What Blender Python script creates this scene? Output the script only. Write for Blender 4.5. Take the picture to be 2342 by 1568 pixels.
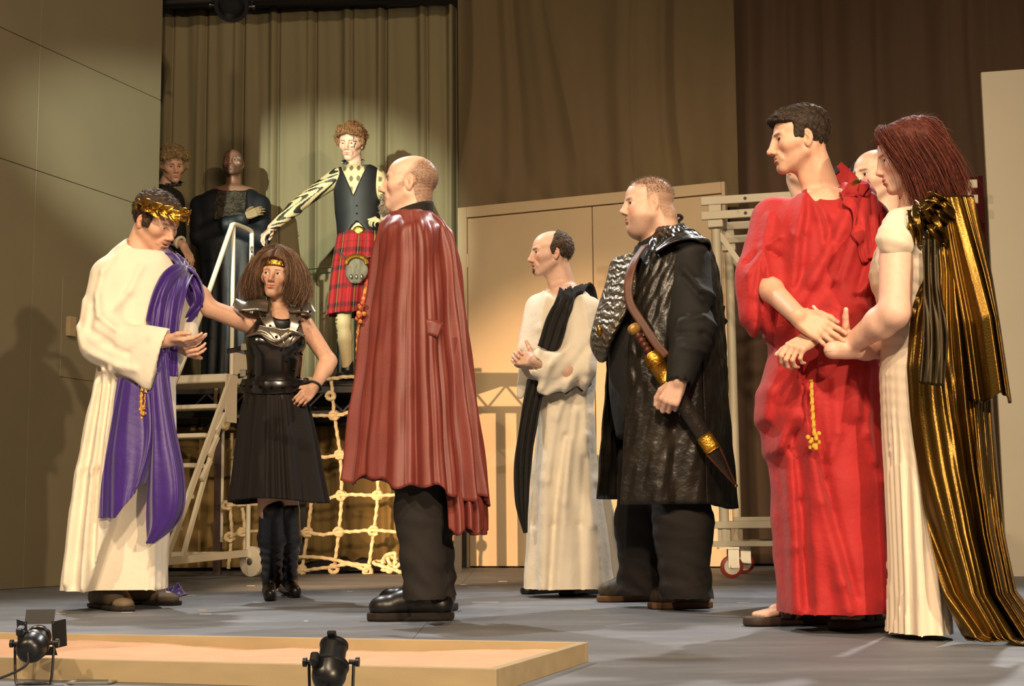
import bpy, bmesh, math, random
import numpy as np
from mathutils import Vector, Matrix

for o in list(bpy.data.objects): bpy.data.objects.remove(o)
SC = bpy.context.scene
COL = SC.collection
rnd = random.Random(7)
RNG = np.random.RandomState(11)

# ------------------------------------------------------------------ camera
FPX, IW, IH, HOR, CAMH, ROLL = 3300.0, 2342, 1568, 1200.0, 0.35, -0.010
PITCH = math.atan((HOR - IH/2)/FPX)
CF = np.array([0, math.cos(PITCH), math.sin(PITCH)])
_r = np.array([1.0, 0, 0]); _u = np.array([0, -math.sin(PITCH), math.cos(PITCH)])
CR = _r*math.cos(ROLL) + _u*math.sin(ROLL)
CU = -_r*math.sin(ROLL) + _u*math.cos(ROLL)
cam = bpy.data.objects.new('camera', bpy.data.cameras.new('camera'))
COL.objects.link(cam)
m = Matrix([[CR[i], CU[i], -CF[i]] for i in range(3)]).to_4x4()
m.translation = (0, 0, CAMH)
cam.matrix_world = m
cam.data.sensor_width = 36.0
cam.data.lens = 36.0*FPX/IW
cam.data.clip_start = 0.05; cam.data.clip_end = 100
SC.camera = cam

def P(x, y, d):
    """world point seen at photo pixel (x, y) standing d metres up-stage"""
    ray = CF + CR*(x-IW/2)/FPX + CU*(IH/2-y)/FPX
    t = d/ray[1]
    return np.array([0, 0, CAMH]) + ray*t
def G(x, y, z=0.0):
    ray = CF + CR*(x-IW/2)/FPX + CU*(IH/2-y)/FPX
    t = (z-CAMH)/ray[2]
    return np.array([0, 0, CAMH]) + ray*t
def V3(*a): return np.array(a, dtype=float)
def unit(v): v = np.asarray(v, float); return v/np.linalg.norm(v)

# ------------------------------------------------------------------ world, lamps, exposure
wd = bpy.data.worlds.new('world'); SC.world = wd; wd.use_nodes = True
bg = wd.node_tree.nodes['Background']
bg.inputs[0].default_value = (0.50, 0.42, 0.31, 1); bg.inputs[1].default_value = 0.11
SC.view_settings.view_transform = 'Standard'
SC.view_settings.look = 'None'
SC.view_settings.exposure = 0.2
SC.view_settings.gamma = 1.0
SC.view_settings.use_curve_mapping = False

def spot(name, loc, target, watts, col, cone, blend=0.4, r=0.08):
    l = bpy.data.lights.new(name, 'SPOT'); l.energy = watts; l.color = col
    l.spot_size = math.radians(cone); l.spot_blend = blend; l.shadow_soft_size = r
    o = bpy.data.objects.new(name, l); COL.objects.link(o)
    o.location = loc
    o.rotation_euler = (Vector(target)-Vector(loc)).to_track_quat('-Z', 'Y').to_euler()
    return o
WARM = (1.0, 0.75, 0.50); WARM2 = (1.0, 0.62, 0.34); COOL = (0.95, 0.93, 0.90); GREEN = (0.80, 1.0, 0.62)
spot('lamp_front_right', (4.3, -4.2, 2.6), (0.0, 5.9, 1.1), 2200, WARM, 46, 0.6, 0.09)
spot('lamp_front_left', (-5.0, -0.8, 5.4), (0.6, 5.8, 1.0), 1150, WARM, 55, 0.6, 0.10)
spot('lamp_front_centre', (-0.7, -1.2, 6.2), (0.3, 6.0, 0.9), 1050, WARM, 60, 0.6, 0.10)
spot('added_wash_fill', (0.5, -3.0, 6.0), (0.0, 10.5, 1.0), 1900, WARM, 62, 0.7, 0.25)  # added wide fill that brightens the back and side walls
spot('lamp_side_left', (-2.75, 6.2, 0.75), (0.6, 11.7, 0.55), 2100, WARM2, 36, 0.6, 0.03)
spot('lamp_deck', (-3.3, 2.4, 3.0), P(740, 560, 12.4), 4500, (0.92, 1.0, 0.80), 16, 0.6, 0.05)
spot('lamp_top_back_left', (-2.5, 9.0, 6.2), (-0.6, 5.6, 1.3), 1100, COOL, 60, 0.7, 0.10)
spot('lamp_top_back_right', (3.2, 9.2, 6.2), (1.4, 5.2, 1.3), 1300, COOL, 60, 0.7, 0.10)

# ------------------------------------------------------------------ materials
def lin(h):
    h = h.lstrip('#'); c = [int(h[i:i+2], 16)/255 for i in (0, 2, 4)]
    return tuple(((x+0.055)/1.055)**2.4 if x > 0.04045 else x/12.92 for x in c)
def L4(c): return (c[0], c[1], c[2], 1.0)
MATS = {}
def mat(name, col, rough=0.7, metal=0.0, var=0.12, vscale=6.0, bump=0.0, bscale=60.0, attr=False, sheen=0.0,
        stretch=(1, 1, 1), spec=0.5, sss=0.0, coat=0.0, col2=None, c2scale=3.0, c2lo=0.45, c2hi=0.6):
    if name in MATS: return MATS[name]
    m = bpy.data.materials.new(name); m.use_nodes = True
    nt = m.node_tree; N = nt.nodes; K = nt.links
    b = N['Principled BSDF']
    b.inputs['Roughness'].default_value = rough
    b.inputs['Metallic'].default_value = metal
    b.inputs['Specular IOR Level'].default_value = spec
    if sheen: b.inputs['Sheen Weight'].default_value = sheen
    if coat: b.inputs['Coat Weight'].default_value = coat; b.inputs['Coat Roughness'].default_value = 0.15
    if sss:
        b.inputs['Subsurface Weight'].default_value = sss
        b.inputs['Subsurface Radius'].default_value = (0.012, 0.005, 0.003)
        b.inputs['Subsurface Scale'].default_value = 0.6
    tc = N.new('ShaderNodeTexCoord')
    mp = N.new('ShaderNodeMapping'); mp.inputs['Scale'].default_value = stretch
    K.new(tc.outputs['Object'], mp.inputs[0])
    nz = N.new('ShaderNodeTexNoise'); nz.inputs['Scale'].default_value = vscale
    nz.inputs['Detail'].default_value = 6
    K.new(mp.outputs[0], nz.inputs['Vector'])
    mr = N.new('ShaderNodeMapRange'); mr.inputs[1].default_value = 0.25; mr.inputs[2].default_value = 0.75
    mr.inputs[3].default_value = 1-var; mr.inputs[4].default_value = 1+var
    K.new(nz.outputs[0], mr.inputs[0])
    if attr:
        a = N.new('ShaderNodeAttribute'); a.attribute_name = 'Col'; src = a.outputs['Color']
    else:
        rgb = N.new('ShaderNodeRGB'); rgb.outputs[0].default_value = L4(col); src = rgb.outputs[0]
    if col2 is not None:
        n2 = N.new('ShaderNodeTexNoise'); n2.inputs['Scale'].default_value = c2scale; n2.inputs['Detail'].default_value = 8
        n2.inputs['Roughness'].default_value = 0.65
        K.new(mp.outputs[0], n2.inputs['Vector'])
        r2 = N.new('ShaderNodeMapRange'); r2.inputs[1].default_value = c2lo; r2.inputs[2].default_value = c2hi
        K.new(n2.outputs[0], r2.inputs[0])
        mx = N.new('ShaderNodeMix'); mx.data_type = 'RGBA'
        K.new(r2.outputs[0], mx.inputs[0]); K.new(src, mx.inputs[6]); mx.inputs[7].default_value = L4(col2)
        src = mx.outputs[2]
    vm = N.new('ShaderNodeVectorMath'); vm.operation = 'SCALE'
    K.new(src, vm.inputs[0]); K.new(mr.outputs[0], vm.inputs['Scale'])
    K.new(vm.outputs[0], b.inputs['Base Color'])
    if bump:
        nb = N.new('ShaderNodeTexNoise'); nb.inputs['Scale'].default_value = bscale; nb.inputs['Detail'].default_value = 4
        K.new(mp.outputs[0], nb.inputs['Vector'])
        bp = N.new('ShaderNodeBump'); bp.inputs['Strength'].default_value = bump; bp.inputs['Distance'].default_value = 0.01
        K.new(nb.outputs[0], bp.inputs['Height']); K.new(bp.outputs[0], b.inputs['Normal'])
    MATS[name] = m
    return m

# ------------------------------------------------------------------ object helpers
def mesh_obj(name, v, f, material, parent=None, smooth=True, col=None):
    me = bpy.data.meshes.new(name)
    v = np.asarray(v, dtype=np.float32)
    if isinstance(f, np.ndarray):
        nf, k = f.shape
        me.vertices.add(len(v)); me.vertices.foreach_set('co', v.ravel())
        me.loops.add(nf*k); me.loops.foreach_set('vertex_index', f.astype(np.int32).ravel())
        me.polygons.add(nf); me.polygons.foreach_set('loop_start', np.arange(0, nf*k, k, dtype=np.int32))
        me.polygons.foreach_set('loop_total', np.full(nf, k, dtype=np.int32))
        me.update(calc_edges=True); me.validate()
    else:
        me.from_pydata(v.tolist(), [], f); me.update()
    if smooth: me.polygons.foreach_set('use_smooth', np.ones(len(me.polygons), dtype=bool))
    if col is not None:
        at = me.color_attributes.new('Col', 'FLOAT_COLOR', 'POINT')
        c = np.ones((len(v), 4), dtype=np.float32); c[:, :3] = col
        at.data.foreach_set('color', c.ravel())
    if material is not None: me.materials.append(material)
    o = bpy.data.objects.new(name, me); COL.objects.link(o)
    if parent is not None: o.parent = parent
    return o
def tag(o, label, cat, group=None):
    o['label'] = label; o['category'] = cat
    if group: o['group'] = group
    return o
def struct(o): o['kind'] = 'structure'; return o
def empty(name, loc=(0, 0, 0)):
    o = bpy.data.objects.new(name, None); COL.objects.link(o); o.location = loc; o.empty_display_size = 0.1
    return o
def thing(name, label, cat, loc, group=None):
    return tag(empty(name, tuple(float(a) for a in loc)), label, cat, group)

class MB:
    """collects plain shapes into one mesh"""
    def __init__(s): s.v = []; s.f = []
    def add(s, v, f):
        n = len(s.v); s.v += [tuple(map(float, p)) for p in v]; s.f += [tuple(i+n for i in q) for q in f]; return s
    def box(s, c, size, R=None, bev=0.0):
        hx, hy, hz = [a/2 for a in size]
        if bev > 0:
            bm = bmesh.new(); bmesh.ops.create_cube(bm, size=1.0)
            for v in bm.verts: v.co = Vector((v.co.x*size[0], v.co.y*size[1], v.co.z*size[2]))
            bmesh.ops.bevel(bm, geom=bm.edges[:], offset=bev, segments=1, affect='EDGES')
            bm.verts.index_update()
            pts = np.array([v.co[:] for v in bm.verts]); fs = [tuple(v.index for v in q.verts) for q in bm.faces]; bm.free()
        else:
            pts = np.array([(x*hx, y*hy, z*hz) for x in (-1, 1) for y in (-1, 1) for z in (-1, 1)])
            fs = [(0, 1, 3, 2), (4, 6, 7, 5), (0, 4, 5, 1), (2, 3, 7, 6), (0, 2, 6, 4), (1, 5, 7, 3)]
        if R is not None: pts = pts @ np.asarray(R).T
        return s.add(pts + np.asarray(c), fs)
    def bar(s, a, b, w, h, up=(0, 0, 1), bev=0.0):
        a = np.asarray(a, float); b = np.asarray(b, float); d = b-a; L = np.linalg.norm(d); x = d/L
        u = np.asarray(up, float); y = np.cross(u, x)
        if np.linalg.norm(y) < 1e-4: y = np.cross((0, 1, 0), x)
        y = unit(y); z = np.cross(x, y)
        return s.box((a+b)/2, (L, w, h), np.stack([x, y, z], 1), bev)
    def tube(s, pts, r, n=10, cap=True, closed=False, lobes=0, twist=0.0, amp=0.0):
        pts = np.asarray(pts, float); m = len(pts); r = np.broadcast_to(np.asarray(r, float), (m,))
        if closed: t = np.roll(pts, -1, 0)-np.roll(pts, 1, 0)
        else: t = np.gradient(pts, axis=0)
        t /= np.linalg.norm(t, axis=1)[:, None]+1e-9
        nrm = np.cross(t[0], (0, 0, 1.0))
        if np.linalg.norm(nrm) < 1e-3: nrm = np.cross(t[0], (0, 1.0, 0))
        nrm = unit(nrm); vs = []; acc = 0
        for i in range(m):
            nrm = unit(nrm - t[i]*np.dot(nrm, t[i])); bn = np.cross(t[i], nrm)
            if i: acc += np.linalg.norm(pts[i]-pts[i-1])
            a = np.arange(n)*2*math.pi/n
            rr = r[i]*(1+amp*np.cos(lobes*(a) - twist*acc)) if lobes else np.full(n, r[i])
            vs.append(pts[i] + np.outer(rr*np.cos(a), nrm) + np.outer(rr*np.sin(a), bn))
        vs = np.concatenate(vs); fs = []
        for i in range(m if closed else m-1):
            j = (i+1) % m
            for k in range(n): fs.append((i*n+k, i*n+(k+1) % n, j*n+(k+1) % n, j*n+k))
        if cap and not closed:
            fs.append(tuple(range(n-1, -1, -1))); fs.append(tuple((m-1)*n+k for k in range(n)))
        return s.add(vs, fs)
    def lathe(s, a, b, prof, n=20):
        """prof: list of (t along a->b in metres, radius)"""
        a = np.asarray(a, float); x = unit(np.asarray(b, float)-a)
        y = np.cross(x, (0, 0, 1.0))
        if np.linalg.norm(y) < 1e-3: y = np.cross(x, (0, 1.0, 0))
        y = unit(y); z = np.cross(x, y); vs = []
        for t, r in prof:
            an = np.arange(n)*2*math.pi/n
            vs.append(a + x*t + np.outer(r*np.cos(an), y) + np.outer(r*np.sin(an), z))
        m = len(prof); fs = []
        for i in range(m-1):
            for k in range(n): fs.append((i*n+k, i*n+(k+1) % n, (i+1)*n+(k+1) % n, (i+1)*n+k))
        fs.append(tuple(range(n-1, -1, -1))); fs.append(tuple((m-1)*n+k for k in range(n)))
        return s.add(np.concatenate(vs), fs)
    def ball(s, c, r, n=8, R=None):
        r = np.broadcast_to(np.asarray(r, float), (3,)); vs = []; fs = []
        for i in range(n+1):
            th = math.pi*i/n
            for k in range(2*n):
                ph = math.pi*k/n; vs.append((math.sin(th)*math.cos(ph), math.sin(th)*math.sin(ph), math.cos(th)))
        vs = np.array(vs)*r
        if R is not None: vs = vs @ np.asarray(R).T
        for i in range(n):
            for k in range(2*n): fs.append((i*2*n+k, (i+1)*2*n+k, (i+1)*2*n+(k+1) % (2*n), i*2*n+(k+1) % (2*n)))
        return s.add(vs+np.asarray(c), fs)
    def build(s, name, material, parent=None, smooth=False, loc=None):
        v = np.array(s.v)
        o = mesh_obj(name, v, s.f, material, parent, smooth)
        if parent is not None and loc is None: set_keep(o, parent)
        if smooth:
            o.data.set_sharp_from_angle(angle=math.radians(42))
        return o
def set_keep(o, parent):
    """geometry was written in world space: undo the parent's location"""
    pl = Vector((0, 0, 0)); q = parent
    while q is not None: pl += Vector(q.location); q = q.parent
    o.data.transform(Matrix.Translation(-pl - Vector(o.location)))

def crv(pts, n=40):
    """Catmull-Rom through pts, n samples"""
    p = np.asarray(pts, float); p = np.vstack([2*p[0]-p[1], p, 2*p[-1]-p[-2]])
    k = len(p)-3; out = []
    for t in np.linspace(0, k-1e-6, n):
        i = int(t); f = t-i; a, b, c, d = p[i:i+4]
        out.append(0.5*((2*b)+(-a+c)*f+(2*a-5*b+4*c-d)*f*f+(-a+3*b-3*c+d)*f**3))
    return np.array(out)

def sheet(name, X, material, parent=None, close_u=False, thick=0.0, smooth=True, world=True, col=None, off=0.0):
    """X: (nv, nu, 3) grid of points -> quad sheet with optional thickness"""
    nv, nu = X.shape[:2]
    idx = np.arange(nv*nu).reshape(nv, nu)
    a = idx[:-1, :-1] if not close_u else idx[:-1]
    if close_u:
        r = np.roll(idx, -1, 1); f = np.stack([idx[:-1], r[:-1], r[1:], idx[1:]], -1).reshape(-1, 4)
    else:
        f = np.stack([idx[:-1, :-1], idx[:-1, 1:], idx[1:, 1:], idx[1:, :-1]], -1).reshape(-1, 4)
    o = mesh_obj(name, X.reshape(-1, 3), f, material, parent, smooth, col)
    if parent is not None and world: set_keep(o, parent)
    if thick:
        md = o.modifiers.new('thickness', 'SOLIDIFY'); md.thickness = thick; md.offset = off
    return o

# ------------------------------------------------------------------ noise for cloth
def fsum(x, seed, n=4, f0=1.0, gain=0.6, lac=1.9):
    r = np.random.RandomState(seed); s = 0; a = 1; tot = 0
    for i in range(n):
        s = s + a*np.sin(x*f0*lac**i*(1+0.25*r.rand()) + r.rand()*6.28); tot += a; a *= gain
    return s/tot
def n3(Pt, f, seed):
    """cheap smooth 3-d noise in about -1..1"""
    r = np.random.RandomState(seed); s = np.zeros(len(Pt))
    for i in range(5):
        k = r.randn(3); k = k/np.linalg.norm(k)*f*(0.6+0.9*r.rand())
        k2 = r.randn(3); k2 = k2/np.linalg.norm(k2)*f*0.7
        s += np.sin(Pt @ k + 1.7*np.sin(Pt @ k2 + r.rand()*6.28) + r.rand()*6.28)
    return s/3.0

# ------------------------------------------------------------------ signed distance modelling
def nrm(q): return np.sqrt(np.einsum('ij,ij->i', q, q))
def smin(a, b, k):
    if k <= 0: return np.minimum(a, b)
    h = np.clip(0.5+0.5*(b-a)/k, 0, 1)
    return b*(1-h)+a*h-k*h*(1-h)
def smax(a, b, k): return -smin(-a, -b, k)
def s_cone(p, a, b, ra, rb):
    a = np.asarray(a, float); b = np.asarray(b, float); ab = b-a
    t = np.clip(((p-a) @ ab)/(ab @ ab+1e-12), 0, 1)
    return nrm(p-a-t[:, None]*ab)-(ra+(rb-ra)*t)
def s_flat(p, a, b, ra, rb, flat, k):
    """cone whose section is squeezed by factor k along direction flat"""
    n = unit(flat); q = p-np.asarray(a); ab = np.asarray(b, float)-np.asarray(a)
    q = q+np.outer(q @ n, n)*(1/k-1); ab = ab+n*(ab @ n)*(1/k-1)
    t = np.clip((q @ ab)/(ab @ ab+1e-12), 0, 1)
    return (nrm(q-t[:, None]*ab)-(ra+(rb-ra)*t))*(0.5+0.5*k)
def s_ell(p, c, r, R=None):
    q = p-np.asarray(c, float)
    if R is not None: q = q @ R
    r = np.asarray(r, float)
    k0 = nrm(q/r); k1 = nrm(q/(r*r))+1e-9
    return k0*(k0-1)/k1
def s_chain(p, pts, rad, k=0.02):
    d = None
    for i in range(len(pts)-1):
        e = s_cone(p, pts[i], pts[i+1], rad[i], rad[i+1])
        d = e if d is None else smin(d, e, k)
    return d
_LC = {}
def s_loft(p, st, expo=2.0):
    """st rows: z, cx, cy, rx, ry, yaw(deg); upright tube of ellipses; rx across, ry fore-aft"""
    st = np.asarray(st, float); st = st[np.argsort(st[:, 0])]
    key = st.tobytes()
    if key not in _LC: c = crv(st, 200); _LC[key] = c[np.argsort(c[:, 0])]
    c = _LC[key]
    z = p[:, 2]
    g = [np.interp(z, c[:, 0], c[:, i]) for i in range(1, 6)]
    yaw = np.radians(g[4]); x = p[:, 0]-g[0]; y = p[:, 1]-g[1]
    u = x*np.cos(yaw)+y*np.sin(yaw); v = -x*np.sin(yaw)+y*np.cos(yaw)
    rx = np.maximum(g[2], 1e-3); ry = np.maximum(g[3], 1e-3)
    kk = (np.abs(u/rx)**expo+np.abs(v/ry)**expo)**(1/expo)
    sl = np.interp(z, c[:, 0], np.abs(np.gradient(np.minimum(c[:, 3], c[:, 4]), c[:, 0]+np.arange(len(c))*1e-9))+np.abs(np.gradient(np.maximum(c[:, 3], c[:, 4]), c[:, 0]+np.arange(len(c))*1e-9))*0.5)
    d = (kk-1)*np.minimum(rx, ry)/np.sqrt(1+np.minimum(sl, 3.0)**2)
    zc = np.maximum(st[0, 0]-z, z-st[-1, 0])
    return np.where(zc > 0, np.sqrt(np.maximum(d, 0)**2+np.maximum(zc, 0)**2), d)

_C8 = np.array([(i, j, k) for i in (0, 1) for j in (0, 1) for k in (0, 1)])
_E12 = [(a, b) for a in range(8) for b in range(a+1, 8) if np.abs(_C8[a]-_C8[b]).sum() == 1]
def polygonize(f, lo, hi, h, B=8, margin=1.4):
    lo = np.asarray(lo, float); hi = np.asarray(hi, float)
    nb = np.maximum(1, np.ceil((hi-lo)/h/B).astype(int)); n = nb*B
    bi = np.stack(np.meshgrid(*[np.arange(k) for k in nb], indexing='ij'), -1).reshape(-1, 3)
    dc = f(lo+(bi*B+(B-1)/2)*h)
    keep = np.abs(dc) < B*h*0.866*margin
    D = np.where(dc < 0, -1.0, 1.0).astype(np.float32).reshape(nb)
    D = np.repeat(np.repeat(np.repeat(D, B, 0), B, 1), B, 2)
    loc = np.stack(np.meshgrid(*[np.arange(B)]*3, indexing='ij'), -1).reshape(-1, 3)
    kb = bi[keep]
    for s in range(0, len(kb), 400):
        ii = (kb[s:s+400, None, :]*B+loc[None]).reshape(-1, 3)
        D[ii[:, 0], ii[:, 1], ii[:, 2]] = f(lo+ii*h)
    ins = D < 0
    cnt = np.zeros(n-1, dtype=np.int8)
    for c in _C8: cnt += ins[c[0]:n[0]-1+c[0], c[1]:n[1]-1+c[1], c[2]:n[2]-1+c[2]]
    act = np.argwhere((cnt > 0) & (cnt < 8))
    if len(act) == 0: return np.zeros((0, 3)), np.zeros((0, 4), int)
    vals = np.stack([D[act[:, 0]+c[0], act[:, 1]+c[1], act[:, 2]+c[2]] for c in _C8], 1)
    pos = np.zeros((len(act), 3)); w = np.zeros(len(act))
    for a, b in _E12:
        va, vb = vals[:, a], vals[:, b]; mk = (va < 0) != (vb < 0)
        t = np.where(mk, va/np.where(mk, va-vb, 1), 0)
        pos += np.where(mk[:, None], _C8[a]+t[:, None]*(_C8[b]-_C8[a]), 0); w += mk
    vert = lo+(act+pos/w[:, None])*h
    cid = np.full(n-1, -1, dtype=np.int32); cid[act[:, 0], act[:, 1], act[:, 2]] = np.arange(len(act))
    quads = []
    for ax in range(3):
        u, v = (ax+1) % 3, (ax+2) % 3
        sl0 = [slice(None)]*3; sl1 = [slice(None)]*3
        sl0[ax] = slice(0, n[ax]-1); sl1[ax] = slice(1, n[ax])
        e = np.argwhere(ins[tuple(sl0)] != ins[tuple(sl1)])
        e = e[(e[:, u] > 0) & (e[:, v] > 0) & (e[:, u] < n[u]-1) & (e[:, v] < n[v]-1)]
        fl = ins[e[:, 0], e[:, 1], e[:, 2]]
        q = []
        for du, dv in ((-1, -1), (0, -1), (0, 0), (-1, 0)):
            c = e.copy(); c[:, u] += du; c[:, v] += dv; q.append(cid[c[:, 0], c[:, 1], c[:, 2]])
        q = np.stack(q, 1); q[~fl] = q[~fl][:, ::-1]
        quads.append(q[(q >= 0).all(1)])
    return vert, np.concatenate(quads)
def relax(v, q, it=2, lam=0.5):
    e = np.concatenate([q[:, [0, 1]], q[:, [1, 2]], q[:, [2, 3]], q[:, [3, 0]]])
    for _ in range(it):
        s = np.zeros_like(v); c = np.zeros(len(v))
        np.add.at(s, e[:, 0], v[e[:, 1]]); np.add.at(s, e[:, 1], v[e[:, 0]])
        np.add.at(c, e[:, 0], 1); np.add.at(c, e[:, 1], 1)
        v = v+lam*(s/np.maximum(c, 1)[:, None]-v)
    return v
def poly_multi(f, lo, hi, h, fine, restrict=None):
    """one surface: coarse box with finer boxes [(lo, hi, h)] cut in"""
    v, q = polygonize(f, lo, hi, h)
    v = relax(v, q, 2)
    n_ = np.zeros_like(v); fn = np.cross(v[q[:, 2]]-v[q[:, 0]], v[q[:, 3]]-v[q[:, 1]])
    for k in range(4): np.add.at(n_, q[:, k], fn)
    n_ /= np.linalg.norm(n_, axis=1)[:, None]+1e-12
    v = v-n_*np.clip(f(v), -h, h)[:, None]
    cen = v[q].mean(1) if len(q) else np.zeros((0, 3))
    kill = np.zeros(len(q), bool)
    for a, b, hh in fine:
        kill |= ((cen > np.asarray(a)+0.8*h) & (cen < np.asarray(b)-0.8*h)).all(1)
    q = q[~kill]; VS = [v]; QS = [q]; n = len(v)
    for i, (a, b, hh) in enumerate(fine):
        v2, q2 = polygonize(restrict(a, b) if restrict else f, a, b, hh)
        if len(q2):
            cen = v2[q2].mean(1); kl = np.zeros(len(q2), bool)
            for a_, b_, h_ in fine[:i]: kl |= ((cen > np.asarray(a_)+1.2*hh) & (cen < np.asarray(b_)-1.2*hh)).all(1)
            q2 = q2[~kl]
        if len(v2): VS.append(v2); QS.append(q2+n); n += len(v2)
    v = np.concatenate(VS); q = np.concatenate(QS)
    used = np.unique(q); mp = np.full(len(v), -1); mp[used] = np.arange(len(used))
    return v[used], mp[q]
# ================================================================== SETTING
M_floor = mat('stage_paint', lin('666a70'), rough=0.6, var=0.25, vscale=1.3, bump=0.15, bscale=90, col2=lin('7c8086'), c2scale=2.2, c2lo=0.5, c2hi=0.72, stretch=(1, 2.5, 1))
M_under = mat('under_stage', lin('0b0b0b'), rough=0.9)
M_flat = mat('flat_paint', lin('776e56'), rough=0.75, var=0.05, vscale=2.5, bump=0.05, bscale=200)
M_flatR = mat('flat_paint_grey', lin('b8b09c'), rough=0.75, var=0.04, vscale=2.5, bump=0.05, bscale=200)
M_door = mat('door_paint', lin('bfa987'), rough=0.6, var=0.05, vscale=3)
M_curt = mat('backdrop_cloth', lin('81775a'), rough=0.95, var=0.10, vscale=3.0, bump=0.12, bscale=140, stretch=(1, 1, 0.25))
M_curt2 = mat('backdrop_cloth_brown', lin('6b5b41'), rough=0.95, var=0.14, vscale=2.2, bump=0.12, bscale=140, stretch=(1, 1, 0.25))
M_curt3 = mat('side_cloth_dark', lin('564332'), rough=0.95, var=0.12, vscale=2.2, stretch=(1, 1, 0.25))
M_black = mat('black_masking', lin('0d0d0c'), rough=0.95)
M_white = mat('white_enamel', lin('d8d0ba'), rough=0.45, var=0.06, col2=lin('8f8468'), c2scale=9, c2lo=0.66, c2hi=0.78)
M_whiteD = mat('white_board', lin('dcd3bd'), rough=0.6, var=0.06)
M_steel = mat('dark_steel', lin('1b1917'), rough=0.5, metal=0.3, var=0.2)
M_rust = mat('brown_steel', lin('3a2318'), rough=0.6, var=0.3)
M_rope = mat('manila_rope', lin('d9c39a'), rough=0.85, var=0.2, vscale=20)
M_rubber = mat('black_rubber', lin('16161a'), rough=0.6)
M_zinc = mat('zinc_metal', lin('a9a597'), rough=0.35, metal=0.9)
M_redw = mat('red_wheel', lin('7c1f18'), rough=0.5)
M_wood = mat('pale_wood', lin('a08e6c'), rough=0.65, var=0.12, vscale=4, stretch=(0.4, 4, 4), bump=0.05, bscale=80)
M_sand = mat('fine_sand', lin('cfa685'), rough=0.95, var=0.08, vscale=12, bump=0.5, bscale=300)
M_lampb = mat('lamp_black', lin('101012'), rough=0.35, spec=0.6)

# floor: black painted sheets with open joints
floor = struct(empty('floor'))
MB().box((0, 5.0, -0.08), (18, 18, 0.1)).build('under_floor', M_under, floor)
ys = [-3.0, G(1700, 1485)[1], 6.34, 8.8, 13.6]
for i in range(4):
    xs = [-8, -3.66+0.9*(i % 2), -1.22+0.9*(i % 2), 1.22+0.9*(i % 2), 3.66+0.9*(i % 2), 8] if i else [-8, 8]
    for a, b in zip(xs[:-1], xs[1:]):
        g = 0.006 if i == 1 else 0.0025
        y0 = ys[i]+(0.007 if i == 1 else 0.001); y1 = ys[i+1]-0.001
        MB().box(((a+b)/2, (y0+y1)/2, -0.01), (b-a-0.002, y1-y0, 0.02)).build('floor_panel', M_floor, floor)

# left flat of separate panels
def wall_frame(pa, pb):
    d = unit((pb-pa)*V3(1, 1, 0)); n = V3(d[1], -d[0], 0)   # n points to the house (camera side) for left-to-right walls
    return d, n
wl = struct(empty('wall_left'))
A = G(345, 1326); Dl = unit(V3(0.388, 1.0, 0)); Nl = V3(Dl[1], -Dl[0], 0)
def on_left(px_, py_):
    """point of the left flat seen at a pixel"""
    ray = CF + CR*(px_-IW/2)/FPX + CU*(IH/2-py_)/FPX
    t = ((A-V3(0, 0, CAMH)) @ Nl)/(ray @ Nl)
    q = V3(0, 0, CAMH)+ray*t
    return (q-A) @ Dl, q[2]
s_seam = on_left(52, 1330)[0]; z1 = on_left(78, 97)[1]; z2 = on_left(62, 382)[1]
def left_panel(s0, s1, za, zb, proud=0.0, name='wall_panel', m=None, g=0.004):
    c = A+Dl*(s0+s1)/2+V3(0, 0, (za+zb)/2)-Nl*(0.02-proud)
    R = np.stack([Dl, -Nl, V3(0, 0, 1)], 1)
    return MB().box(c, (abs(s1-s0)-g, 0.04, zb-za-g), R, 0.0015).build(name, m or M_flat, wl)
for s0, s1 in ((-6.5, s_seam-1.25), (s_seam-1.25, s_seam), (s_seam, 0.0)):
    for za, zb in ((0.0, z2), (z2, z1), (z1, 5.6)):
        left_panel(s0, s1, za, zb)
c = A+Dl*(-3.25)+V3(0, 0, 2.8)-Nl*0.052
MB().box(c, (6.5, 0.012, 5.6), np.stack([Dl, -Nl, V3(0, 0, 1)], 1)).build('wall_backing', M_under, wl)
h0 = on_left(142, 632); h1 = on_left(140, 862); h2 = on_left(330, 800)
left_panel(h0[0], h2[0], h1[1], h0[1], 0.006, 'access_hatch')
k0 = on_left(157, 745)
left_panel(k0[0]-0.035, k0[0]+0.035, k0[1]-0.07, k0[1]+0.06, 0.035, 'hatch_latch', M_wood)

# right flat
wr = struct(empty('wall_right'))
B0 = P(2233, 165, 9.1); Dr = unit(V3(1, -0.22, 0)); Nr = V3(Dr[1], -Dr[0], 0)
Rr = np.stack([Dr, -Nr, V3(0, 0, 1)], 1); Br = V3(B0[0]+0.03, B0[1], 0)
MB().box(Br+Dr*2.0+V3(0, 0, B0[2]/2)-Nr*0.03, (4.0, 0.06, B0[2]), Rr, 0.003).build('wall_panel', M_flatR, wr)
MB().box(Br+Dr*(0.12+1.9)+V3(0, 0, 0.16)+Nr*0.02, (3.8, 0.03, 0.09), Rr, 0.002).build('baseboard', M_whiteD, wr)
MB().box(Br+Dr*(0.12+1.9)+V3(0, 0, 0.055)+Nr*0.02, (3.8, 0.03, 0.11), Rr, 0.002).build('plinth_board', M_wood, wr)

# back masking and sides of the stage house
MB().box((0, 13.9, 3.2), (16, 0.1, 6.4)).build('back', M_black); o = bpy.data.objects['back']; o.name = 'wall_back'; struct(o)
MB().box((0, 9.5, 6.9), (16, 9, 0.1)).build('ceiling', M_black); struct(bpy.data.objects['ceiling'])
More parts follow.
